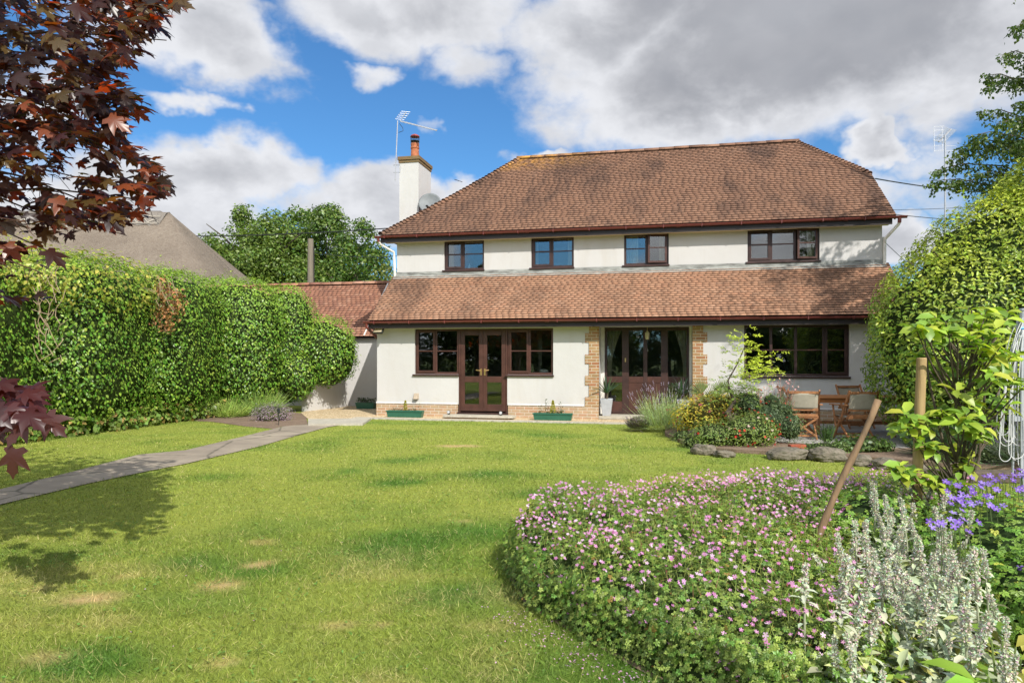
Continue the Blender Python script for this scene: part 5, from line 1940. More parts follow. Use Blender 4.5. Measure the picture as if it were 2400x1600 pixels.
def yucca(u, v, label, hpot):
    e = empty('patio_planter', hw(u, v, .10), HR, label, 'planter', 'grey planters beside the patio door')
    b = MB()
    a, c = .095, .15
    b.add([(-a, -a, 0), (a, -a, 0), (a, a, 0), (-a, a, 0), (-c, -c, hpot), (c, -c, hpot), (c, c, hpot), (-c, c, hpot), (-c + .02, -c + .02, hpot), (c - .02, -c + .02, hpot), (c - .02, c - .02, hpot), (-c + .02, c - .02, hpot),
           (-c + .025, -c + .025, hpot - .05), (c - .025, -c + .025, hpot - .05), (c - .025, c - .025, hpot - .05), (-c + .025, c - .025, hpot - .05)],
          [(0, 3, 2, 1), (0, 1, 5, 4), (1, 2, 6, 5), (2, 3, 7, 6), (3, 0, 4, 7), (4, 5, 9, 8), (5, 6, 10, 9), (6, 7, 11, 10), (7, 4, 8, 11), (8, 9, 13, 12), (9, 10, 14, 13), (10, 11, 15, 14), (11, 8, 12, 15), (12, 13, 14, 15)])
    b.build('pot', M['zinc'], e, bevel=.008)
    MB().tube([(0, 0, hpot - .05), (0.01, 0, hpot + .14)], [.035, .028], 8).build('stem', M['bark'], e)
    blades('yucca_leaves', 34, (.38, .55), .045, 1.15, (.075, .125, .075), M['leaf_gloss'], e, z0=hpot + .12, curve=.10)
    return e


yucca(hp(1422, 960, .12)[0], .10, 'tapered pale grey planter with a spiky yucca, left of the patio door', .42)
yucca(hp(1601, 960, .12)[0], .14, 'tapered pale grey planter with a spiky yucca, right of the patio door behind the lavender', .42)


# ------------------------------------------------------------------ teak table and folding chairs
def chair(loc, rz, label, recline=12, crossed=False):
    e = empty('garden_chair', loc, rz, label, 'chair', 'folding teak chairs with cream canvas round the table')
    t_ = math.tan(R(recline))
    w_ = .27
    def bk(z): return -.22 - (z - .42) * t_
    for s_ in (-1, 1):
        MB().beam((s_ * w_, bk(.92), .92), (s_ * w_, .0, .34 if not crossed else .40), .028, .045).beam((s_ * w_, .0, .38), (s_ * w_, .25, .0), .028, .04).build('leg', M['teak'], e, bevel=.004)
        MB().beam((s_ * (w_ - .035), .24, .43), (s_ * (w_ - .035), -.28, .0), .026, .04).build('leg', M['teak'], e, bevel=.004)
        b = MB()
        b.beam((s_ * (w_ + .035), .30, .635), (s_ * (w_ + .035), bk(.64) - .03, .655), .055, .024)
        b.beam((s_ * (w_ + .03), .22, .63), (s_ * (w_ + .03), .10, .20), .026, .035)
        b.build('armrest', M['teak'], e, bevel=.004)
    for z in (.45, .56, .875):
        MB().beam((-w_ + .014, bk(z), z), (w_ - .014, bk(z), z), .026, .05).build('back_rail', M['teak'], e, bevel=.003)
    n = 8
    vs = []
    for j in range(n + 1):
        z = .57 + (.86 - .57) * j / n
        for i in range(9):
            x = -w_ + .02 + (2 * w_ - .04) * i / 8
            sag = .018 * math.sin(PI * i / 8)
            vs.append((x, bk(z) - sag - .002, z))
    fs = [(j * 9 + i, j * 9 + i + 1, (j + 1) * 9 + i + 1, (j + 1) * 9 + i) for j in range(n) for i in range(8)]
    o = MB().add(vs, fs).build('backrest', M['canvas'], e, smooth=True)
    m_ = o.modifiers.new('t', 'SOLIDIFY'); m_.thickness = .006
    vs = []
    for j in range(9):
        y = -.20 + .44 * j / 8
        for i in range(9):
            x = -w_ + .01 + (2 * w_ - .02) * i / 8
            vs.append((x, y, .425 + .02 * j / 8 - .02 * math.sin(PI * i / 8)))
    fs = [(j * 9 + i, j * 9 + i + 1, (j + 1) * 9 + i + 1, (j + 1) * 9 + i) for j in range(8) for i in range(8)]
    o = MB().add(vs, fs).build('seat', M['canvas'], e, smooth=True)
    m_ = o.modifiers.new('t', 'SOLIDIFY'); m_.thickness = .008
    b = MB()
    b.beam((-w_, .245, .42), (w_, .245, .42), .03, .045).beam((-w_, -.215, .42), (w_, -.215, .42), .03, .045)
    b.beam((-w_ + .03, -.20, .07), (w_ - .03, -.20, .07), .025, .04).beam((-w_ + .02, .19, .08), (w_ - .02, .19, .08), .025, .04)
    if crossed:
        b.beam((-w_ + .03, -.24, .40), (w_ - .03, -.24, .06), .02, .035).beam((w_ - .03, -.262, .40), (-w_ + .03, -.262, .06), .02, .035)
    b.build('stretcher', M['teak'], e, bevel=.003)
    return e


def gp(x, y): return (*gpx(x, y), .018)


c1 = px(1893, 1030, 12.6); c2 = px(2003, 1030, 12.7)
chair((c1[0], 12.9, .018), R(-14), 'teak chair with cream canvas back and crossed legs, nearest the red flowered shrubs', 12, True)
chair((c2[0], 12.7, .018), R(2), 'teak chair with cream canvas back, nearer the lawn on this side of the table', 12)
c3 = px(1858, 1000, 14.4); c4 = px(1998, 1000, 14.9); c5 = px(2085, 1000, 13.2)
chair((c3[0], 14.2, .018), R(-100), 'teak chair turned side on at the left end of the table', 13)
chair((c4[0], 14.75, .018), R(183), 'teak chair on the house side of the table, only its canvas back showing', 12)
chair((c5[0] + .25, 12.75, .018), R(-6), 'teak chair half hidden by the laurel at the right of the table', 12)
tb = empty('garden_table', (7.0, 13.75, .018), R(-6), 'long orange teak slatted garden table on the patio', 'table')
b = MB()
for k in range(9):
    y = -.44 + .11 * k
    hl = 1.12 * (1 - .12 * (abs(y) / .5) ** 2.5)
    b.box(-hl, hl, y - .05, y + .05, .715, .74)
b.build('table_top', M['table'], tb, bevel=.004)
MB().box(-1.0, 1.0, -.44, -.415, .63, .712).box(-1.0, 1.0, .415, .44, .63, .712).box(-1.02, -.995, -.412, .412, .63, .712).box(.995, 1.02, -.412, .412, .63, .712).build('apron', M['table'], tb)
for sx in (-1, 1):
    for sy in (-1, 1):
        MB().box(sx * .93 - .035, sx * .93 + .035, sy * .37 - .035, sy * .37 + .035, 0, .71).build('leg', M['teak'], tb, bevel=.005)
MB().box(-.9, .9, -.02, .02, .18, .24).box(-.93, -.90, -.33, .33, .17, .25).box(.90, .93, -.33, .33, .17, .25).build('stretcher', M['teak'], tb)

# ------------------------------------------------------------------ raised bed: stones and shrubs
def stone(x, y, z, sx, sy, sz, rz, label, name='bed_stone', mat='stone', seed=None):
    bm = bmesh.new()
    bmesh.ops.create_icosphere(bm, subdivisions=4, radius=1)
    sd_ = random.uniform(0, 50)
    for v_ in bm.verts:
        p = v_.co
        q = Vector((abs(p.x) ** 3.2 + abs(p.y) ** 3.2 + abs(p.z) ** 3.2, 0, 0)).x ** (-1 / 3.2)
        nz_ = mnoise.noise(p * 1.4 + Vector((sd_, 0, 0))) * .22 + mnoise.noise(p * 3.6 + Vector((sd_, 3, 0))) * .10 + mnoise.noise(p * 9 + Vector((sd_, 3, 9))) * .035
        v_.co = p * q * (1 + nz_)
        v_.co = Vector((v_.co.x * sx, v_.co.y * sy, v_.co.z * sz))
    me = bpy.data.meshes.new(name)
    bm.to_mesh(me); bm.free()
    me.materials.append(M[mat])
    o = bpy.data.objects.new(name, me); C.objects.link(o)
    o.location = (x, y, z + sz * .8); o.rotation_euler = (random.uniform(-.1, .1), random.uniform(-.1, .1), rz)
    return tag(o, label, 'stone', 'rough stones edging the raised bed')


for (sx_, sy_, wpx, hpx, lab) in [
    (1501, 994, 46, 22, 'flat grey stone under the left side of the lavender clump'),
    (1545, 996, 40, 16, 'low grey stone half buried under the lavender clump'),
    (1585, 1002, 40, 24, 'rounded pale grey stone at the right foot of the lavender clump'),
    (1614, 1018, 26, 46, 'tall craggy white grey stone at the left corner of the raised bed'),
    (1628, 1048, 30, 54, 'upright craggy grey stone below the craggy corner stone'),
    (1652, 1066, 60, 34, 'mossy grey stone at the front left corner of the raised bed'),
    (1700, 1072, 50, 22, 'low dark stone under the red flowered shrub'),
    (1853, 1078, 96, 36, 'long flat topped stone carrying a red brick'),
    (1947, 1082, 86, 44, 'big lumpy dark grey boulder right of the stone with the brick'),
    (2022, 1092, 50, 36, 'small shaded stone behind the leaning stick'),
    (2082, 1100, 66, 34, 'dark stone left of the round pine stake'),
    (2150, 1108, 60, 26, 'low shaded stone behind the magnolia foot')]:
    X_, Y_ = gpx(sx_, sy_)
    w_ = wpx / FPX * Y_ * .46; h_ = hpx / FPX * Y_ * .40
    stone(X_, Y_ + w_ * .4, .0, w_, max(w_ * .7, .12), h_, random.uniform(-.3, .3), lab)
X_, Y_ = gpx(2270, 1128)
o = MB().box(-.55, .55, -.10, .10, 0, .14).build('timber_edging', M['bark'], loc=(X_, Y_, .0), rz=-.1, bevel=.02)
tag(o, 'rough brown timber edging board behind the purple flowers', 'edging')
p = px(1868, 1047, 10.75)
br_ = MB().box(-.125, .125, -.055, .055, 0, .078).build('red_brick', simple('red brick', (.36, .085, .04), .85, var=.3), loc=(p[0], p[1], p[2] - .04), rz=.08, bevel=.006)
tag(br_, 'single red brick lying on the flat topped bed stone', 'brick')
p = px(1672, 958, 13.6)
MBt = MB().lathe([(.07, 0), (.10, .20), (.115, .20), (.115, .24), (.095, .24), (.085, .18)], 18).build('terracotta_pot', M['terracotta'], loc=(p[0], p[1], .13), smooth=False)
MBt.scale = (1.2, 1.2, 1.6)
tag(MBt, 'terracotta pot standing behind the gold leaved shrub', 'pot')


def one_flower(name, size, col, mat, parent, colmid=None):
    tv, tf = FLOWER
    V = tv * size
    c = np.broadcast_to(np.array(col), (len(V), 3)).copy()
    if colmid is not None: c[0] = colmid
    me_o = np_mesh(name, V, tf, mat, c, parent)
    return me_o


def bush(name, x, y, z, ells, n, L, asp, cols, label, cat='shrub', tmpl=LEAF, mat='leaf', core=(.03, .045, .012), flowers=None, group=None, **kw):
    e = empty(name, (x, y, z), 0, label, cat, group)
    E = [(x + a[0], y + a[1], z + a[2], a[3], a[4], a[5], a[6]) for a in ells]
    kw.setdefault('lumps', (6.0, .07)); kw.setdefault('thick', .06)
    foliage('foliage', E, n, L, asp, cols, tmpl, M[mat], e, core=core, org=(x, y, z), shrink=.70, **kw)
    if flowers:
        nf, fc, fs = flowers
        P, Nn = shell_points(E, nf * 3, .02, .1, kw['lumps'], kw.get('seed', 1.0), .01)
        k = Nn[:, 1] < .4
        P = P[k][:nf] + Nn[k][:nf] * .03; Nn = Nn[k][:nf]
        cc_ = fc(8)
        pf = [one_flower('flower', fs, cc_[q], M['petal'], e) for q in range(min(8, len(P)))]
        for q in range(len(P)):
            o = pf[q] if q < len(pf) else pf[q % 8].copy()
            if q >= len(pf): C.objects.link(o); o.parent = e
            o.location = tuple(P[q] - np.array([x, y, z]))
            o.rotation_mode = 'QUATERNION'
            o.rotation_quaternion = (Vector(Nn[q]) + Vector((random.gauss(0, .4), random.gauss(0, .4), random.gauss(0, .4)))).normalized().to_track_quat('Z', 'Y')
    b = MB()
    for k in range(6):
        a = random.uniform(0, 2 * PI); r_ = ells[0][3] * .5
        b.tube([(0, 0, -.02), (math.cos(a) * r_ * .5, math.sin(a) * r_ * .5, ells[0][2]), (math.cos(a) * r_, math.sin(a) * r_, ells[0][2] * 1.3)], [.014, .01, .005], 4)
    b.build('stem', M['bark'], e)
    return e


# low mixed ground cover hiding the edge of the raised bed
for (x, y, rx_, lab, col_) in [(3.15, 11.7, .28, 'pale straggly ground cover behind the craggy corner stones', (.20, .26, .09)), (3.2, 12.6, .3, 'low grey green cover between lavender and corner stone', (.17, .24, .08)),
                               (4.9, 10.75, .45, 'low green cover behind the stone carrying the brick', (.14, .22, .06)), (6.6, 9.75, .6, 'dark low cover behind the small shaded stone', (.10, .16, .05)), (7.6, 9.2, .6, 'dark low cover left of the timber edging', (.10, .15, .05))]:
    bush('ground_cover', x, y, .02, [(0, 0, .06, rx_, .28, .16, 2.1)], int(2600 * rx_), (.02, .05), .6, (lambda cc: (lambda m_: colvar(m_, cc, .35)))(col_), lab, cat='plant', group='low plants filling the raised bed', seed=x)
# gold leaved spiraea
bush('spiraea', 3.72, 12.9, .13, [(-.05, 0, .30, .62, .45, .42, 2.1), (.28, .05, .42, .42, .40, .36, 2.1)], 5200, (.035, .06), .45,
     lambda m_: colvar(m_, (.66, .52, .06), .3, (.30, .36, .05), .35), 'gold and yellow leaved shrub between the lavender and the little tree', mat='leaf', core=(.10, .09, .02),
     flowers=(40, lambda m_: colvar(m_, (.55, .12, .16), .2), .05), seed=2)
# red flowered salvia low, and darker taller ones
red = lambda m_: colvar(m_, (.62, .045, .035), .2, (.75, .55, .50), .2)
bush('salvia_shrub', 3.98, 11.55, .13, [(0, 0, .16, .52, .38, .34, 2.1), (-.55, .05, .10, .42, .34, .25, 2.1)], 6500, (.025, .045), .5,
     lambda m_: colvar(m_, (.19, .29, .06), .35, (.28, .36, .09), .25), 'low bright green shrub dotted with red flowers at the front of the raised bed', flowers=(70, red, .045), seed=3, upcol=(.18, .23, .06))
bush('salvia_shrub', 4.55, 12.9, .13, [(-.1, 0, .42, .42, .40, .46, 2.0)], 3600, (.025, .045), .5,
     lambda m_: colvar(m_, (.16, .23, .06), .35, (.28, .22, .09), .2), 'taller loose shrub with small red flowers behind the low one', flowers=(24, red, .05), seed=4)
bush('dark_shrub', 4.48, 11.95, .10, [(0, 0, .32, .44, .42, .38, 2.1), (-.25, .2, .60, .24, .3, .22, 2.0), (.32, -.1, .25, .28, .3, .30, 2.0), (.12, .1, .62, .2, .2, .2, 2.0), (.3, .1, .5, .18, .2, .2, 2.0)], 9500, (.03, .06), .30,
     lambda m_: colvar(m_, (.10, .165, .07), .35, (.17, .22, .08), .2), 'dark blue green feathery shrub left of the crossed leg chair', flowers=(22, red, .04), seed=5, core=(.03, .05, .02), upcol=(.12, .17, .07), thick=.16, lumps=(7.0, .14))
# wispy gaura above
gau = empty('gaura', (4.7, 12.6, .13), 0, 'wispy upright stems with small pink flowers above the dark shrub', 'plant')
b = MB(); tips_ = []
for k in range(26):
    x = random.uniform(-.55, .75); hh = random.uniform(.75, 1.02)
    t1 = Vector((x, random.uniform(-.2, .2), hh))
    b.tube([(x * .5, 0, 0), (x * .8, 0, hh * .6), t1], [.005, .004, .002], 4)
    for j in range(3): tips_.append(t1 - Vector((x * .1, 0, .05)) * j + Vector((random.uniform(-.02, .02), 0, 0)))
b.build('stem', simple('red stem', (.28, .12, .09), .7), gau)
P = np.array([list(t_) for t_ in tips_])
o = leaves('flowers', P, rnd_dirs(len(P)), rnd_dirs(len(P)) + np.array([0, -.8, .3]), .035, .035, colvar(len(P), (.72, .42, .42), .2), FLOWER, M['petal'], gau)
# little tree with pinnate lime leaves
lt = empty('little_tree', (3.88, 12.2, .13), 0, 'little leaning tree with lime green pinnate leaves on a gnarled trunk', 'tree')
MB().tube([(.12, 0, -.1), (.08, 0, .2), (-.02, .02, .42), (.10, 0, .62), (.0, 0, .85), (-.02, 0, 1.0), (.15, 0, 1.3), (.28, .0, 1.6)], [.07, .06, .055, .035, .022, .016, .012, .008], 8).tube([(.05, 0, .3), (.20, .05, .45), (.24, .05, .62)], [.05, .04, .02], 7).build('trunk', M['bark'], lt)
P0 = []; D0 = []; C0 = []
for (x, y, n_, rx, rz_, lime) in [(1755, 812, 34, .20, .24, 1), (1770, 850, 30, .26, .18, 1), (1790, 868, 24, .24, .14, 1), (1750, 880, 26, .28, .12, 1), (1722, 850, 14, .14, .2, .5), (1715, 815, 8, .1, .1, .5), (1730, 900, 22, .26, .16, .2), (1700, 920, 22, .22, .18, .1), (1760, 925, 22, .2, .2, .1), (1735, 950, 20, .25, .14, .1), (1725, 790, 6, .08, .1, .9)]:
    c = np.array(px(x, y, 12.2))
    for k in range(n_):
        p = c + np.array([random.gauss(0, rx * .6), random.gauss(0, .18), random.gauss(0, rz_ * .6)])
        d = norm(np.array([[random.gauss(0, 1), random.gauss(0, .7), random.uniform(-.6, .5)]]))[0]
        s_ = np.cross(d, [0, 0, 1.0]); s_ /= np.linalg.norm(s_)
        for j in range(5):
            for sg in (-1, 1):
                P0.append(p + d * .028 * j); D0.append(d * .5 + s_ * sg); C0.append(lime)
P0 = np.array(P0); D0 = np.array(D0); C0 = np.array(C0)[:, None]
m_ = len(P0)
cc = (np.array([.48, .58, .05]) * C0 + np.array([.15, .25, .05]) * (1 - C0)) * rng.uniform(.65, 1.3, (m_, 1))
leaves('foliage', P0 - np.array([3.88, 12.2, .13]), D0, rnd_dirs(m_) * .6 + np.array([0, -.3, .9]), rng.uniform(.05, .07, m_), .022, cc, DIA, M['leaf'], lt)
# fan palm behind
fp = empty('fan_palm', (4.1, 13.6, .13), 0, 'young fan palm with stiff pale fronds behind the little tree', 'palm')
for k, (tx, tz, rot) in enumerate([(-.45, .95, -.5), (.12, .95, .1), (-.1, .75, -.2), (.35, .7, .5), (-.30, .60, -.7)]):
    V = []; F = []; cols = []
    c = Vector((tx * .7, 0, tz * .72))
    MB().tube([(0, 0, 0), c * .6, c], [.012, .009, .006], 5).build('frond_stalk', M['bark'], fp)
    for j in range(17):
        a = rot + R(-62 + 124 * j / 16)
        d = Vector((math.sin(a), random.uniform(-.12, .12), math.cos(a)))
        s_ = Vector((math.cos(a), 0, -math.sin(a)))
        l_ = .36 * (1 - .25 * abs(j - 8) / 8)
        b0 = len(V)
        V += [c, c + d * l_ * .55 + s_ * .012, c + d * l_, c + d * l_ * .55 - s_ * .012]; F.append((b0, b0 + 1, b0 + 2, b0 + 3))
        q_ = random.uniform(.7, 1.2); cols += [(.16 * q_, .21 * q_, .08 * q_)] * 4
    np_mesh('frond', np.array([list(v_) for v_ in V]), F, M['leaf'], np.array(cols), fp)


def spiky(name, x, y, z, r, h, n, label, stemcol, spike, cat='plant', nspk=60, lean=.6, wid=.012, spk_len=.07, group=None, rx=1.0):
    e = empty(name, (x, y, z), 0, label, cat, group)
    a = rng.uniform(0, 2 * PI, n); rr = np.sqrt(rng.random(n))
    base = np.stack([rr * np.cos(a) * r * .45 * rx, rr * np.sin(a) * r * .45, np.zeros(n)], 1)
    d = np.stack([np.cos(a) * rr * lean * rx, np.sin(a) * rr * lean, np.ones(n)], 1) + rng.normal(0, .07, (n, 3))
    d = norm(d)
    Ls = h * rng.uniform(.55, 1.05, n) * (1 - .15 * rr)
    leaves('stems', base, d, rnd_dirs(n), Ls, wid, colvar(n, stemcol, .35), STRAW, M['leaf_matt'], e)
    P = []; D = []
    for k in range(n):
        for j in range(4):
            t_ = random.uniform(.1, .75)
            P.append(base[k] + d[k] * Ls[k] * t_); D.append(d[k])
    P = np.array(P); D = np.array(D); m_ = len(P)
    leaves('foliage', P, D + rnd_dirs(m_) * .5, rnd_dirs(m_), rng.uniform(.05, .10, m_), .008, colvar(m_, stemcol, .35), DIA, M['leaf_matt'], e)
    if nspk:
        k = rng.choice(n, min(nspk, n), replace=False)
        SP = []; SD = []
        for q in k:
            tip = base[q] + d[q] * Ls[q] * 1.0
            for j in range(12):
                SP.append(tip + d[q] * spk_len * (j / 12 - .2)); SD.append(d[q] * .6 + rnd_dirs(1)[0] * .7)
        SP = np.array(SP); SD = np.array(SD)
        o = leaves('flowers', SP, SD, rnd_dirs(len(SP)), .016, .010, colvar(len(SP), spike, .3), DIA, M['petal'], e)
        if nspk > 60: o['kind'] = 'stuff'
    return e


pv = gpx(1560, 985)
spiky('lavender', 3.15, 14.1, .05, .60, .98, 520, 'big pale green lavender clump with faint mauve spikes beside the gravel', (.38, .48, .22), (.46, .40, .55), 'lavender', 130, lean=.50, rx=1.2, wid=.007)
spiky('heather', 2.62, 14.2, .05, .30, .30, 240, 'small grey mauve heather left of the lavender clump', (.13, .12, .09), (.26, .20, .25), 'heather', 60, lean=.9)
spiky('rosemary', -6.75, 18.3, 0, .75, .95, 700, 'rounded fresh green rosemary bush behind the mauve thyme', (.30, .43, .12), (.3, .3, .4), 'rosemary', 0, lean=.85, wid=.012)
spiky('catmint', -7.35, 17.6, 0, .70, .62, 620, 'feathery pale green catmint mound left of the rosemary', (.34, .46, .12), (.2, .2, .4), 'plant', 0, lean=1.0, rx=1.3, wid=.011)
spiky('lavender', 6.55, 10.2, .1, .70, .55, 520, 'dark shaded lavender between the leaning stick and the stake', (.05, .09, .04), (.20, .16, .28), 'lavender', 40, lean=.9, rx=1.5)
spiky('lavender', 7.2, 9.4, .1, .55, .62, 420, 'grey green lavender with dull purple spikes right of the stake', (.12, .15, .10), (.22, .16, .33), 'lavender', 90, lean=.9, rx=1.5)
spiky('asparagus_fern', 5.2, 11.3, .1, .12, .50, 50, 'slim feathery green shoot in front of the crossed leg chair', (.06, .12, .03), (.2, .2, .3), 'plant', 0, lean=.25)
bush('creeping_plant', 5.6, 10.9, .08, [(0, 0, .06, .45, .3, .15, 2)], 1200, (.04, .08), .8, lambda m_: colvar(m_, (.09, .15, .04), .35), 'low broad leaved ground plant behind the lumpy boulder', cat='plant', seed=7)
# thyme mound with mauve flowers
bush('thyme', -5.85, 16.65, 0, [(0, 0, .14, .50, .42, .30, 2.2)], 5200, (.014, .028), .6, lambda m_: colvar(m_, (.52, .38, .54), .3, (.20, .26, .09), .35), 'low thyme mound covered in mauve flowers beside the path', cat='plant', tmpl=DIA, mat='petal', seed=8, core=(.07, .08, .04))
for (x, y, lab) in [(655, 988, 'small dark garden light on a spike in front of the mauve thyme'), (515, 958, 'small dark garden light on a spike against the ivy')]:
    X_, Y_ = gpx(x, y + 8)
    e = empty('garden_light', (X_, Y_ - .05, 0), 0, lab, 'garden light', 'small garden lights by the border')
    MB().tube([(0, 0, 0), (0, 0, .30)], .008, 6).build('spike', M['dark_plastic'], e)
    MB().lathe([(.02, .27), (.03, .28), (.03, .36), (.045, .365), (.01, .39)], 12).build('lamp', M['dark_plastic'], e)

# ------------------------------------------------------------------ foreground border
GER = [(-.02, 4.85), (.10, 4.25), (.40, 3.75), (.72, 3.28), (1.0, 2.85), (1.35, 2.75), (1.75, 3.1), (1.95, 3.6), (2.25, 4.2), (2.6, 4.8), (3.3, 5.2), (4.0, 5.6), (3.9, 6.35), (3.2, 6.5), (2.0, 6.45), (1.1, 6.2), (.30, 5.55), (.02, 5.2)]


def ger_h(X, Y):
    d = edge_dist(X, Y, GER)
    h = (.44 + .03 * np.clip(Y - 4.2, 0, 1.5)) * (1 - np.exp(-(d + .03) / .085)) + .06 * np.sin(X * 3.1 + 1) * np.sin(Y * 2.6) + .045 * np.sin(X * 8) * np.sin(Y * 7 + 2)
    return h * np.where(Y > 5.6, 1 - (Y - 5.6) * .12, 1), d


def in_ger(n):
    X = rng.uniform(-.1, 4.1, n * 3); Y = rng.uniform(2.7, 6.6, n * 3)
    k = pip(X, Y, GER)
    return X[k][:n], Y[k][:n]


ger = empty('geranium_patch', (1.2, 4.8, 0), 0, 'wide sprawling patch of pink flowered geranium spilling onto the lawn', 'flower bed')
GO = np.array([1.2, 4.8, 0])
X, Y = in_ger(36000)
# weight toward the viewer: keep all near ones
k = rng.random(len(X)) < np.clip(1.5 - (Y - 3) * .22, .45, 1)
hol = np.sin(X * 11 + 2 * np.sin(Y * 5)) * np.sin(Y * 12 + 2 * np.sin(X * 4))
k &= ~((hol < -.35) & (rng.random(len(X)) < .75))
X, Y = X[k], Y[k]
h, d = ger_h(X, Y)
m_ = len(X)
dep = np.abs(rng.normal(0, .055, m_))
Z = np.maximum(h - dep, .015)
eps = .03
gxh = (ger_h(X + eps, Y)[0] - ger_h(X - eps, Y)[0]) / (2 * eps); gyh = (ger_h(X, Y + eps)[0] - ger_h(X, Y - eps)[0]) / (2 * eps)
Nn = norm(np.stack([-gxh, -gyh, np.ones(m_)], 1))
# skirt leaves hanging down the sides
ns = 12000
ei = rng.integers(0, len(GER), ns); tt = rng.random(ns)
G0 = np.array(GER); G1 = np.roll(G0, -1, axis=0)
EP = G0[ei] * (1 - tt[:, None]) + G1[ei] * tt[:, None]
ed = G1[ei] - G0[ei]; en = np.stack([ed[:, 1], -ed[:, 0]], 1); en = -en / np.linalg.norm(en, axis=1, keepdims=True)
cen = np.array([1.9, 4.7]); sg = np.sign(((EP - cen) * en).sum(1, keepdims=True)); en = en * sg
zz = rng.uniform(.01, .33, ns)
SP = np.concatenate([EP + en * (-.01 + rng.normal(0, .03, (ns, 1)) - .10 * (zz[:, None] - .2) + .03 * np.sin(EP[:, :1] * 9) * np.sin(EP[:, 1:] * 8)), zz[:, None]], 1)
SN = np.concatenate([en, np.full((ns, 1), .5)], 1)
P = np.concatenate([np.stack([X, Y, Z], 1), SP]); Nn = np.concatenate([Nn, norm(SN)])
m_ = len(P)
cols = colvar(m_, (.165, .27, .05), .45, (.31, .40, .09), .30)
cols[rng.random(m_) < .015] = (.35, .22, .06)
leaves('foliage', P - GO, rnd_dirs(m_) + np.array([0, -.4, -.1]), Nn + rnd_dirs(m_) * .6 + np.array([0, 0, .25]), rng.uniform(.026, .060, m_), rng.uniform(.024, .058, m_), cols, PALM5, M['leaf'], ger)
# thin upright flower stalks and seed heads
X, Y = in_ger(7000)
h, d = ger_h(X, Y)
m_ = len(X)
dirs = norm(np.stack([rng.normal(0, .35, m_), rng.normal(0, .35, m_), np.ones(m_)], 1))
o = leaves('stalks', np.stack([X, Y, h - .07], 1) - GO, dirs, rnd_dirs(m_), rng.uniform(.08, .15, m_), .0035, colvar(m_, (.30, .38, .10), .3, (.36, .22, .13), .15), STRAW, M['leaf'], ger)
# solid dark ground of stems underneath
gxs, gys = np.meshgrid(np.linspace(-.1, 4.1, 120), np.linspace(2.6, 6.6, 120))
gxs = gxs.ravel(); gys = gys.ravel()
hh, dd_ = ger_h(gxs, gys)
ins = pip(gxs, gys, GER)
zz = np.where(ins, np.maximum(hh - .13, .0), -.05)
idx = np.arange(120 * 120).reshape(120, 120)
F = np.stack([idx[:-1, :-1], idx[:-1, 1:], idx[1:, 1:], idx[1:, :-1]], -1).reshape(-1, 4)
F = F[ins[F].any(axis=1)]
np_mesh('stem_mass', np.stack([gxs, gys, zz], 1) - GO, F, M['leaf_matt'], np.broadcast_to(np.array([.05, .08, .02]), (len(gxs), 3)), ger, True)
# flowers: nearest hundred are parts of their own, the rest one mass
fme = None


X, Y = in_ger(3500)
h, d = ger_h(X, Y)
pr_ = np.clip(.18 + .5 * (np.sin(X * 5.3 + 1) * np.sin(Y * 4.7 + 2) > .1) + .5 * (Y > 4.6) * (d < .9) + .35 * np.sin(X * 2.2 + Y * 1.7) + .25 * (d < .25) + .2 * (Y < 4), .14, 1)
k = rng.random(len(X)) < pr_ * .95
X, Y, h, d = X[k], Y[k], h[k], d[k]
Zf = h + rng.uniform(.0, .085, len(X))
order = np.argsort(X ** 2 + Y ** 2 + 0 * Zf)
near = order[:100]; rest = order[100:]
shades = [(.70, .30, .62), (.76, .40, .70), (.60, .22, .50), (.82, .58, .80), (.68, .32, .60)]
protos = [one_flower('flower', .034, s_, M['petal'], ger, (.9, .75, .8)) for s_ in shades]
for j, i in enumerate(near):
    if j < len(protos):
        o = protos[j]
    else:
        o = protos[j % len(protos)].copy(); C.objects.link(o); o.parent = ger
    o.location = Vector((X[i], Y[i], Zf[i])) - Vector(GO)
    nrm_ = Vector((random.gauss(0, .45), random.gauss(-.45, .4), 1)).normalized()
    o.rotation_mode = 'QUATERNION'
    o.rotation_quaternion = nrm_.to_track_quat('Z', 'Y')
    sc_ = random.uniform(.55, .95)
    o.scale = (sc_, sc_, sc_)
m_ = len(rest)
cols = np.array(shades)[rng.integers(0, 5, m_)] * rng.uniform(.85, 1.15, (m_, 1))
o = leaves('flowers', np.stack([X[rest], Y[rest], Zf[rest]], 1) - GO, rnd_dirs(m_), np.stack([rng.normal(0, .5, m_), rng.normal(-.5, .45, m_), np.ones(m_)], 1), rng.uniform(.018, .030, m_), rng.uniform(.015, .030, m_), np.clip(cols, 0, 1), FLOWER, M['petal'], ger)
o['kind'] = 'stuff'
# flower heads seen edge on / buds
X, Y = in_ger(900)
h, d = ger_h(X, Y); m_ = len(X)
o = leaves('buds', np.stack([X, Y, h + rng.uniform(0, .08, m_)], 1) - GO, np.stack([rng.normal(0, .5, m_), rng.normal(0, .5, m_), np.ones(m_)], 1), rnd_dirs(m_), rng.uniform(.012, .022, m_), .010, colvar(m_, (.60, .22, .42), .3, (.35, .12, .10), .3), DIA, M['petal'], ger)
o['kind'] = 'stuff'
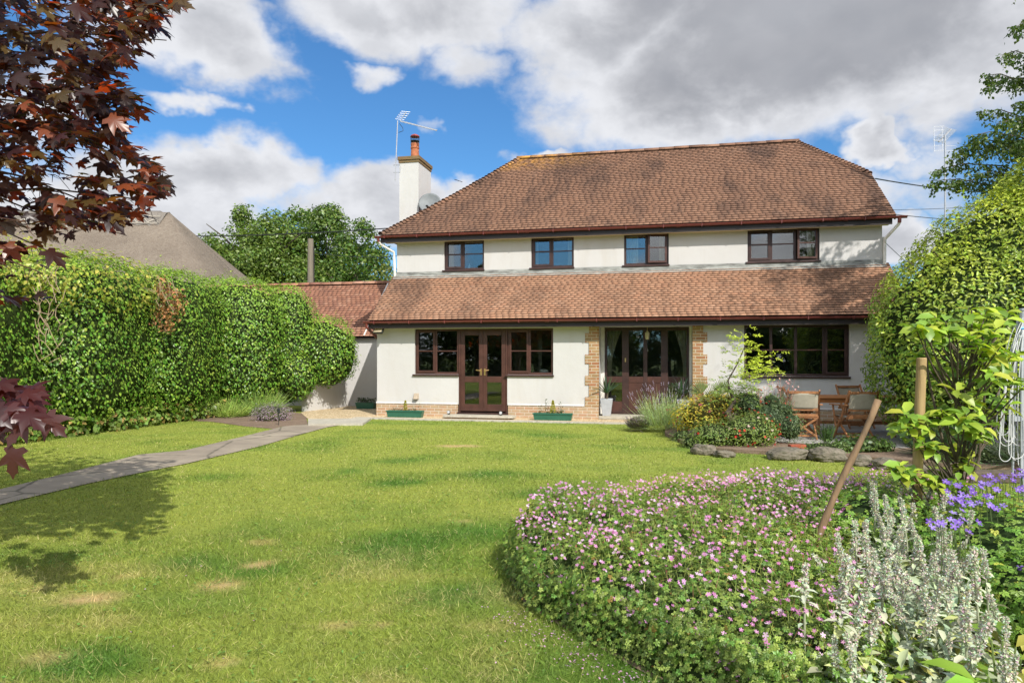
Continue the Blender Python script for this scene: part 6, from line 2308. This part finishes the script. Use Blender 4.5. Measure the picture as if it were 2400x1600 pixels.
# dropped petals on the grass
n_ = 420
tt = rng.random(n_); seg = rng.integers(1, 5, n_)
EP = np.array(GER)[seg] * (1 - tt[:, None]) + np.array(GER)[seg + 1] * tt[:, None]
PP = np.stack([EP[:, 0] - np.abs(rng.normal(.02, .16, n_)) - .05, EP[:, 1] - np.abs(rng.normal(.02, .12, n_)), rng.uniform(.015, .035, n_)], 1)
extra = np.stack([rng.uniform(-2.5, .8, 26), rng.uniform(3.2, 6.0, 26), np.full(26, .03)], 1)
PP = np.concatenate([PP, extra]); n_ = len(PP)
o = leaves('fallen_petals', PP, rnd_dirs(n_), rnd_dirs(n_) * .4 + np.array([0, 0, 1]), rng.uniform(.010, .018, n_), .010, colvar(n_, (.68, .40, .62), .25), DIA, M['petal'])
tag(o, 'scattered fallen pink petals on the grass beside the geranium patch', 'petals', kind='stuff')

# ---- lamb's ears
SILV = (.50, .55, .41)
lam = empty('lambs_ear_clump', (2.2, 3.6, 0), 0, 'silvery woolly lambs ear clump with tall furry flower spikes', 'plant')
LO = np.array([2.2, 3.6, 0])


def spike_mesh(height, parent, name='flower_stalk'):
    """woolly stalk: stem, paired leaves and a furry whorled head"""
    Vs = []; Fs = []; Cs = []
    b = MB()
    lean = (random.uniform(-.11, .11), random.uniform(-.11, .11))
    def ax(t_): return Vector((lean[0] * t_ * t_, lean[1] * t_ * t_, height * t_))
    b.tube([ax(0), ax(.3), ax(.6), ax(1.0)], [.006, .0055, .005, .004], 6)
    V = [list(v_) for v_ in b.v]; F3 = []
    for f in b.f:
        for q in range(1, len(f) - 1): F3.append((f[0], f[q], f[q + 1]))
    Vs.append(np.array(V)); Fs.append(np.array(F3)); Cs.append(np.tile(np.array([[.34, .37, .26]]), (len(V), 1)))
    base = len(V)
    def addl(P, D, N_, L_, W_, c, tm):
        nonlocal base
        tv, tf = tm
        N_ = norm(N_); D = norm(D - N_ * np.sum(D * N_, axis=1, keepdims=True)); S = np.cross(N_, D)
        VV = P[:, None, :] + D[:, None, :] * (tv[None, :, 0:1] * L_[:, None, None]) + S[:, None, :] * (tv[None, :, 1:2] * W_[:, None, None]) + N_[:, None, :] * (tv[None, :, 2:3] * L_[:, None, None])
        FF = (tf[None] + (np.arange(len(P)) * len(tv))[:, None, None]).reshape(-1, 3) + base
        Vs.append(VV.reshape(-1, 3)); Fs.append(FF); Cs.append(np.repeat(c, len(tv), 0)); base += len(P) * len(tv)
    hl = random.uniform(.14, .22)          # head length
    nw = int(hl / .014)
    P = []; D = []; c = []
    for k in range(nw):
        t_ = 1 - hl / height * (1 - k / nw)
        p = ax(t_)
        r = .020 * (1 - .55 * k / nw) * random.uniform(.85, 1.15) + .002
        for j in range(28):
            a = random.uniform(0, 2 * PI)
            d_ = Vector((math.cos(a), math.sin(a), random.uniform(-.1, .9)))
            P.append(list(p + Vector((math.cos(a), math.sin(a), 0)) * r * random.uniform(.2, .8) + Vector((0, 0, random.uniform(-.006, .006))))); D.append(list(d_))
            cc_ = [x * random.uniform(.75, 1.2) for x in (.60, .62, .52)]
            if random.random() < .06: cc_ = [.50, .32, .44]
            c.append(cc_)
    P = np.array(P); n = len(P)
    addl(P, np.array(D), rnd_dirs(n), rng.uniform(.008, .016, n), rng.uniform(.006, .011, n), np.array(c), DIA)
    P = []; D = []; L_ = []
    for t_, l_ in ((.10, .11), (.20, .11), (.30, .105), (.40, .10), (.50, .085), (.60, .075), (.70, .055), (.78, .04)):
        a = random.uniform(0, PI)
        for s_ in (0, PI):
            P.append(list(ax(t_))); D.append([math.cos(a + s_), math.sin(a + s_), random.uniform(.0, .7)]); L_.append(l_ * random.uniform(.8, 1.2))
    n = len(P)
    addl(np.array(P), np.array(D), norm(np.array([[0, 0, 1.0]] * n) + rnd_dirs(n) * .3), np.array(L_), np.array(L_) * .36, colvar(n, SILV, .18), LONG)
    return np_mesh(name, np.concatenate(Vs), np.concatenate(Fs), M['silver'], np.clip(np.concatenate(Cs), 0, 1), parent)


sp = []
for k in range(900):
    Y_ = random.uniform(2.35, 5.3)
    lo = np.interp(Y_, [2.3, 2.7, 3.2, 4.0, 4.6, 5.3], [2000, 1960, 1945, 2000, 2030, 2085])
    hi = np.interp(Y_, [2.3, 2.7, 3.2, 4.0, 4.6, 5.3], [2500, 2400, 2360, 2290, 2200, 2170])
    if Y_ < 2.75 and random.random() < .45: continue
    x = random.uniform(lo, hi)
    X_ = (x - 1200) / FPX * Y_
    if all((X_ - a) ** 2 + (Y_ - c) ** 2 > .075 ** 2 for a, c in sp): sp.append((X_, Y_))
    if len(sp) >= 98: break
sprotos = [spike_mesh(h_, lam) for h_ in (.50, .57, .46, .60, .53, .48)]
for j, (X_, Y_) in enumerate(sp):
    if j < len(sprotos): o = sprotos[j]
    else:
        o = sprotos[j % len(sprotos)].copy(); C.objects.link(o); o.parent = lam
    o.location = Vector((X_, Y_, .03)) - Vector(LO)
    o.rotation_euler = (random.gauss(0, .12), random.gauss(0, .12), random.uniform(0, 6.28))
    s_ = random.uniform(.85, 1.12) * (1.0 if Y_ > 3 else .82 if random.random() < .5 else .95)
    o.scale = (s_, s_, s_)
# basal leaves
n_ = 2600
Yb = rng.uniform(2.2, 5.3, n_)
lo = np.interp(Yb, [2.2, 2.7, 3.2, 4.0, 4.6, 5.3], [1900, 1915, 1950, 2010, 2040, 2090]); hi = np.interp(Yb, [2.2, 2.7, 3.2, 4.0, 4.6, 5.3], [2330, 2300, 2300, 2260, 2200, 2170])
Xb = (rng.uniform(lo, hi) - 1200) / FPX * Yb
P = np.stack([Xb, Yb, rng.uniform(.05, .34, n_) * np.clip((Yb - 1.9) / 1.0, .4, 1)], 1)
a = rng.uniform(0, 2 * PI, n_)
D = np.stack([np.cos(a), np.sin(a) - .2, rng.uniform(-.5, .7, n_)], 1)
Ls = rng.uniform(.05, .105, n_)
leaves('basal_leaves', P - LO, D, rnd_dirs(n_) * .6 + np.array([0, -.3, .8]), Ls, Ls * .40, colvar(n_, (.36, .43, .29), .3, (.46, .50, .22), .14), LONG, M['silver'], lam)
n_ = 1500
Yb = rng.uniform(2.2, 5.3, n_)
lo = np.interp(Yb, [2.2, 5.3], [1960, 2080]); Xb = (rng.uniform(lo, 2400) - 1200) / FPX * Yb
leaves('green_leaves', np.stack([Xb, Yb, rng.uniform(.03, .30, n_)], 1) - LO, rnd_dirs(n_), rnd_dirs(n_) * .6 + np.array([0, -.2, .8]), rng.uniform(.03, .07, n_), rng.uniform(.02, .035, n_),
       colvar(n_, (.26, .38, .06), .35, (.52, .48, .12), .12), LEAF, M['leaf'], lam)
for (x, y, Y_, hh_, lab) in [(1885, 1335, 2.95, .64, 'single silvery woolly stem standing up through the geranium patch, left of the other'), (1972, 1385, 2.9, .56, 'single silvery woolly rosette stem in the geranium patch beside the lambs ear clump')]:
    X_ = (x - 1200) / FPX * Y_
    e = empty('woolly_plant', (X_, Y_, 0), 0, lab, 'plant', 'single lambs ear stems in the geranium')
    o = spike_mesh(hh_, e, 'stalk')
    n = 12
    a = np.arange(n) * 2.4
    tp = hh_ - .05
    leaves('rosette', np.stack([np.zeros(n), np.zeros(n), tp - np.arange(n) * .010], 1), np.stack([np.cos(a), np.sin(a), np.linspace(.9, -.1, n)], 1), np.array([[0, 0, 1.0]] * n) + rnd_dirs(n) * .2, np.linspace(.03, .085, n), np.linspace(.012, .028, n), colvar(n, SILV, .12), LONG, M['silver'], e)

# ---- big leaved green perennials, bottom right
for q, (x, y, z, n_, Lr, lab, base) in enumerate([
    (1.72, 2.42, .0, 38, (.13, .19), 'glossy broad green leaved perennial at the bottom right corner', (.26, .42, .05)),
    (1.98, 2.75, .0, 30, (.13, .18), 'broad green leaved perennial just behind the corner one', (.24, .40, .05)),
    (1.50, 2.18, .0, 20, (.09, .13), 'lower yellowing broad leaved perennial at the very bottom edge', (.30, .32, .06))]):
    e = empty('perennial', (x, y, z), 0, lab, 'plant', 'broad leaved perennials in the corner')
    k = np.arange(n_); a = k * 2.4 + q
    hz = rng.uniform(.14, .40, n_) * (1 if q < 2 else .6)
    P = np.stack([np.cos(a) * .06, np.sin(a) * .06, hz], 1)
    D = np.stack([np.cos(a), np.sin(a), rng.uniform(-.1, .9, n_)], 1)
    Ls = rng.uniform(Lr[0], Lr[1], n_)
    leaves('leaves', P, D, np.array([[0, 0, 1.0]] * n_) + rnd_dirs(n_) * .35 - D * .2, Ls, Ls * .36, colvar(n_, base, .3, (.34, .32, .06), .1), LONG, M['leaf'], e)
    b = MB()
    for i in range(0, n_, 2): b.tube([(0, 0, 0), (P[i][0] * .6, P[i][1] * .6, P[i][2] * .6), tuple(P[i])], [.006, .005, .004], 5)
    b.build('stem', simple('green stem', (.16, .22, .06), .6), e)

# ---- violet cranesbill
vio = empty('violet_geranium', (3.35, 4.25, 0), 0, 'mound of green leaves topped with violet blue geranium flowers at the right edge', 'plant')
VO = np.array([3.35, 4.25, 0])
Ev = [(3.35, 4.25, .28, .85, .85, .36, 2.2), (2.6, 4.9, .25, .5, .4, .34, 2.2), (3.0, 3.5, .2, .6, .5, .34, 2.2)]
P, Nn = shell_points(Ev, 11000, .02, .1, (4, .06), 1.5, .06)
m_ = len(P)
leaves('foliage', P - VO, rnd_dirs(m_), Nn + rnd_dirs(m_) * .6 + np.array([0, -.1, .3]), rng.uniform(.05, .085, m_), rng.uniform(.05, .085, m_), colvar(m_, (.21, .36, .06), .35, (.45, .48, .08), .06), PALM5, M['leaf'], vio)
core_mesh('inner_growth', [(e[0] - VO[0], e[1] - VO[1], e[2], *e[3:]) for e in Ev], (.03, .055, .015), M['leaf_matt'], vio, .78, (4, .06), 1.5, 0)
vsh = [(.24, .13, .62), (.30, .18, .70), (.19, .09, .52), (.34, .24, .74)]
vp = [one_flower('flower', .046, s_, M['petal'], vio, (.75, .6, .85)) for s_ in vsh]
j = 0
for (cx, cy, n_, sx_, sy_) in [(2225, 1140, 7, 20, 10), (2270, 1165, 16, 28, 12), (2325, 1160, 9, 26, 14), (2360, 1120, 14, 30, 8), (2390, 1150, 5, 14, 10), (2330, 1190, 3, 6, 5), (2240, 1185, 4, 12, 6), (2200, 1225, 4, 12, 5), (2250, 1228, 8, 16, 8), (2300, 1135, 5, 18, 6), (2395, 1105, 6, 12, 8), (2395, 1325, 2, 6, 6)]:
    for i in range(n_):
        x = cx + random.gauss(0, sx_); y = cy + random.gauss(0, sy_)
        Y_ = np.interp(y, [1100, 1240], [5.0, 3.7]) + random.gauss(0, .06)
        p = Vector(px(x, y, Y_)) - Vector(VO)
        o = vp[j] if j < len(vp) else vp[j % 4].copy()
        if j >= len(vp): C.objects.link(o); o.parent = vio
        j += 1
        o.location = p
        o.rotation_mode = 'QUATERNION'
        o.rotation_quaternion = Vector((random.gauss(0, .5), random.gauss(-.8, .4), .9)).normalized().to_track_quat('Z', 'Y')
b = MB()
for o in [c for c in vio.children if c.name.startswith('flower')]:
    p = o.location
    b.tube([(p.x + .02, p.y + .02, max(.1, p.z - .30)), (p.x + .01, p.y, p.z - .1), (p.x, p.y, p.z)], .0025, 3)
b.build('stalk', simple('flower stalk', (.14, .20, .07), .7), vio)

# ---- stick, stake and magnolia
s0 = Vector((1.845, 4.53, -.05)); s1 = Vector(px(2058, 937, 4.6))
pts_ = []
for i in range(11):
    t_ = i / 10
    pts_.append(s0.lerp(s1, t_) + Vector((.012 * math.sin(t_ * 9), .01 * math.cos(t_ * 7), 0)))
o = MB().tube(pts_, [.024 + .003 * math.sin(i * 2.1) - .0004 * i for i in range(11)], 12).build('leaning_stick', M['stick'], smooth=True)
for v_ in o.data.vertices: v_.co -= s0
o.location = s0
tag(o, 'long bare leaning stick stuck into the pink geranium patch', 'stick')
s0 = Vector((2.90, 4.93, -.1)); s1 = Vector(px(2160, 838, 4.93))
o = MB().tube([s0, s0.lerp(s1, .5), s1 - Vector((0, 0, .008)), s1], [.036, .035, .033, .029], 20).build('tree_stake', M['stake'], smooth=False)
for v_ in o.data.vertices: v_.co -= s0
o.location = s0
tag(o, 'thick round pine stake standing inside the young magnolia', 'stake')
mag = empty('magnolia', (3.30, 5.05, 0), 0, 'young magnolia with big lime green leaves tied beside the round stake', 'tree')
GOm = Vector((3.30, 5.05, 0))
b = MB()
nodes = [(2270, 722), (2316, 735), (2300, 760), (2360, 745), (2215, 752), (2145, 768), (2172, 792), (2245, 805), (2345, 812), (2370, 835), (2152, 835), (2262, 862), (2330, 872), (2385, 885), (2290, 925), (2352, 935), (2172, 945), (2128, 962), (2205, 958), (2285, 962),
         (2118, 990), (2170, 1000), (2245, 1000), (2295, 1012), (2160, 1032), (2232, 1042), (2252, 1066), (2108, 1092), (2205, 1105), (2245, 1125), (2300, 800), (2228, 900), (2195, 872), (2120, 1000), (2300, 1000), (2130, 1120), (2190, 1128), (2310, 830), (2190, 740), (2225, 770), (2335, 770), (2275, 785)]
LP = []; LD = []
nodes += [(x + random.uniform(-22, 22), y + random.uniform(-20, 20)) for x, y in nodes[1:40]]
for (x, y) in nodes:
    Y_ = 5.05 + random.uniform(-.38, .30)
    if abs(x - 2160) < 42 and 820 < y < 1130: Y_ = 5.3 if y < 925 or random.random() < .6 else 4.8
    p = Vector(px(x, y, Y_))
    dirc = Vector((p.x - 3.32, p.y - 5.05, .35)).normalized()
    for k in range(9):
        a = k * 2.4
        o1 = dirc.orthogonal().normalized(); o2 = dirc.cross(o1)
        d_ = dirc * random.uniform(.1, .9) + (o1 * math.cos(a) + o2 * math.sin(a)) * 1.0
        LP.append(list(p - dirc * .012 * k - GOm)); LD.append(list(d_ + Vector((0, 0, .15))))
    tz = max(.15, p.z - .25 - abs(p.x - 3.3) * .5)
    s_ = Vector((3.33 + (p.x - 3.33) * .15, 5.05, tz))
    b.tube([s_ - GOm, s_.lerp(p, .5) + Vector((0, 0, -.03)) - GOm, p - GOm], [.009, .006, .004], 5)
b.tube([(.02, 0, 0), (.0, 0, .5), (.06, 0, 1.0), (.10, 0, 1.5), (.10, 0, 1.9)], [.018, .015, .012, .009, .005], 8)
b.tube([(.0, 0, .35), (.14, -.02, .8), (.20, 0, 1.3), (.18, 0, 1.75)], [.012, .010, .008, .005], 7)
b.tube([(.0, 0, .5), (-.12, -.02, .9), (-.22, 0, 1.4), (-.25, 0, 1.72)], [.012, .010, .008, .005], 7)
b.build('trunk', M['bark'], mag)
LP = np.array(LP); LD = np.array(LD)
wp = LP + np.array(GOm)
k = ~((np.abs(wp[:, 0] - 2.96 - (4.95 - wp[:, 1]) * .5) < .15) & (wp[:, 1] < 5.1) & (wp[:, 2] > 1.18))      # leaves pruned from round the top of the stake
LP, LD = LP[k], LD[k]; m_ = len(LP)
Ls = rng.uniform(.08, .15, m_)
N_ = rnd_dirs(m_) * .55 + np.array([0, -.25, .95])
leaves('leaves', LP, LD, N_, Ls, Ls * .56, colvar(m_, (.38, .48, .06), .30, (.20, .34, .05), .4), LONG, M['leaf'], mag)

# ---- rotary airer at the right edge
air = empty('rotary_airer', (4.34, 5.8, 0), 0, 'folded rotary clothes airer with drooping white lines at the right edge', 'clothes airer')
ztop = px(2392, 728, 5.8)[2]
MB().tube([(0, 0, -.05), (0, 0, ztop)], .021, 14).tube([(0, 0, ztop), (0, 0, ztop + .02)], .026, 14).build('pole', M['galv'], air)
b = MB()
for k in range(4):
    a = PI / 4 + k * PI / 2
    b.beam((math.cos(a) * .035, math.sin(a) * .035, ztop - .06), (math.cos(a) * .07, math.sin(a) * .07, .55), .014, .014)
b.build('arm', M['galv'], air)
b = MB()
for k in range(12):
    xo = -.02 - k * .0135; yo = random.uniform(-.08, .05)
    zt = ztop - .10 - random.uniform(0, .12)
    zb = CAM_H + (HOR - random.uniform(1000, 1085)) / FPX * 5.8
    pts_ = []
    for i in range(13):
        t_ = i / 12
        bow = math.sin(t_ * PI) * .03 + t_ * .02 * k / 3
        pts_.append((xo * (.35 + .9 * t_ ** .6) - bow * .6, yo, zt + (zb - zt) * t_))
    b.tube(pts_, .0035, 4, cap=False)
    # hook back up as a loop
    r = random.uniform(.04, .08)
    x0, z0_ = pts_[-1][0], pts_[-1][2]
    b.tube([(x0 + r - r * math.cos(q), yo, z0_ - r * math.sin(q) * 1.2) for q in np.linspace(0, PI, 10)] + [(x0 + 2 * r, yo, z0_ + .25)], .0035, 4, cap=False)
b.build('washing_line', M['pale_line'], air)
zc = px(2350, 770, 5.8)[2]
MB().tube([(-.045, -.03, zc), (.0, -.03, zc + .004), (.02, -.03, zc)], [.010, .012, .008], 8).build('cleat', M['blue'], air)
MB().box(-.10, -.02, -.04, .04, px(2350, 975, 5.8)[2] - .04, px(2350, 975, 5.8)[2]).build('line_clip', M['galv'], air)

# ------------------------------------------------------------------ pole, wires, bird, far aerial
pl = px(728, 560, 26)
e = empty('telegraph_pole', (pl[0], 26, 0), 0, 'weathered wooden telegraph pole in front of the trees', 'pole')
MB().tube([(0, 0, 0), (0, 0, pl[2])], [.15, .105], 14).build('pole', M['pole'], e)
MB().tube([(.14, 0, 2.5), (.13, -.02, pl[2] - .3)], .02, 6).build('cable_guard', M['wire'], e)


def wire(a, c, sag, r, label, group='overhead wires'):
    a = Vector(a); c = Vector(c)
    pts_ = [a.lerp(c, i / 16) - Vector((0, 0, sag * 4 * (i / 16) * (1 - i / 16))) for i in range(17)]
    o = MB().tube([p - a for p in pts_], r, 5).build('overhead_wire', M['wire'], loc=tuple(a))
    return tag(o, label, 'wire', group)


wire(px(200, 545, 38), px(925, 534, 26), .25, .022, 'thick black wire crossing the trees left of the chimney')
wire(px(735, 592, 26), px(930, 600, 30), .1, .012, 'thin wire running from the wooden pole to the house wall')
wire(px(2052, 419, 18.5), px(2420, 452, 30), .15, .018, 'thick black wire leaving the roof break toward the birch')
wire(px(2090, 492, 26), px(2420, 470, 34), .1, .010, 'thin wire just above the gutter at the right of the house')
wire(px(2090, 502, 24), px(2420, 520, 34), .1, .014, 'black wire level with the gutter end at the right of the house')
wire(px(2066, 560, 20), px(2180, 660, 30), .05, .010, 'thin slanting wire beside the right hand downpipe')
# far aerial at right
p = px(2215, 312, 27)
e = empty('tv_aerial', (p[0], 27, p[2] - 3.6), 0, 'distant multi element television aerial on a mast behind the birch', 'aerial')
MB().tube([(0, 0, -2), (0, 0, 3.5)], .035, 8).build('mast', M['alu'], e)
b = MB()
a0 = Vector((-.25, 0, 3.25)); a1 = Vector((.42, .3, 3.85))
b.beam(a0, a1, .05, .05)
for i in range(14):
    q = a0.lerp(a1, i / 13)
    b.tube([q + Vector((-.16, .1, .10)), q + Vector((.16, -.1, -.08))], .012, 4)
b.build('boom', M['alu'], e)
b = MB()
for x_ in (-.42, -.1):
    b.tube([(x_, 0, 2.85), (x_ - .03, 0, 3.85)], .011, 4)
for z_ in (2.9, 3.1, 3.3, 3.5, 3.7, 3.85):
    b.tube([(-.44, 0, z_), (-.05, .0, z_ + .02)], .009, 4)
    if z_ < 3.3: b.tube([(0, 0, z_), (.45, 0, z_ - .02)], .009, 4)
b.build('reflector', M['alu'], e)
# bird
p = Vector(px(1074.5, 424, 100))
bd = MB()
bd.tube([(-.10, 0, -.02), (0, 0, 0), (.10, 0, -.01), (.20, 0, -.04)], [.02, .06, .05, .01], 8)
def wing(s_):
    vs = [(-.06, 0, .02), (.07, 0, .02), (s_ * .30 + .07, .05, .16 * (1 if s_ < 0 else -.2)), (s_ * .62 + .0, .1, .28 if s_ < 0 else -.14), (s_ * .60 - .05, .1, .24 if s_ < 0 else -.17), (s_ * .30 - .10, .05, .10 * (1 if s_ < 0 else -.6))]
    bd.add(vs + [(x, y, z - .015) for x, y, z in vs], [(0, 1, 2, 5), (5, 2, 3, 4), (6, 11, 8, 7), (11, 10, 9, 8), (0, 5, 11, 6), (1, 7, 8, 2), (2, 8, 9, 3), (3, 9, 10, 4), (4, 10, 11, 5)])
wing(-1); wing(1)
o = bd.build('bird', M['wire'], loc=tuple(p))
tag(o, 'dark bird gliding in the sky between chimney and roof ridge', 'bird')
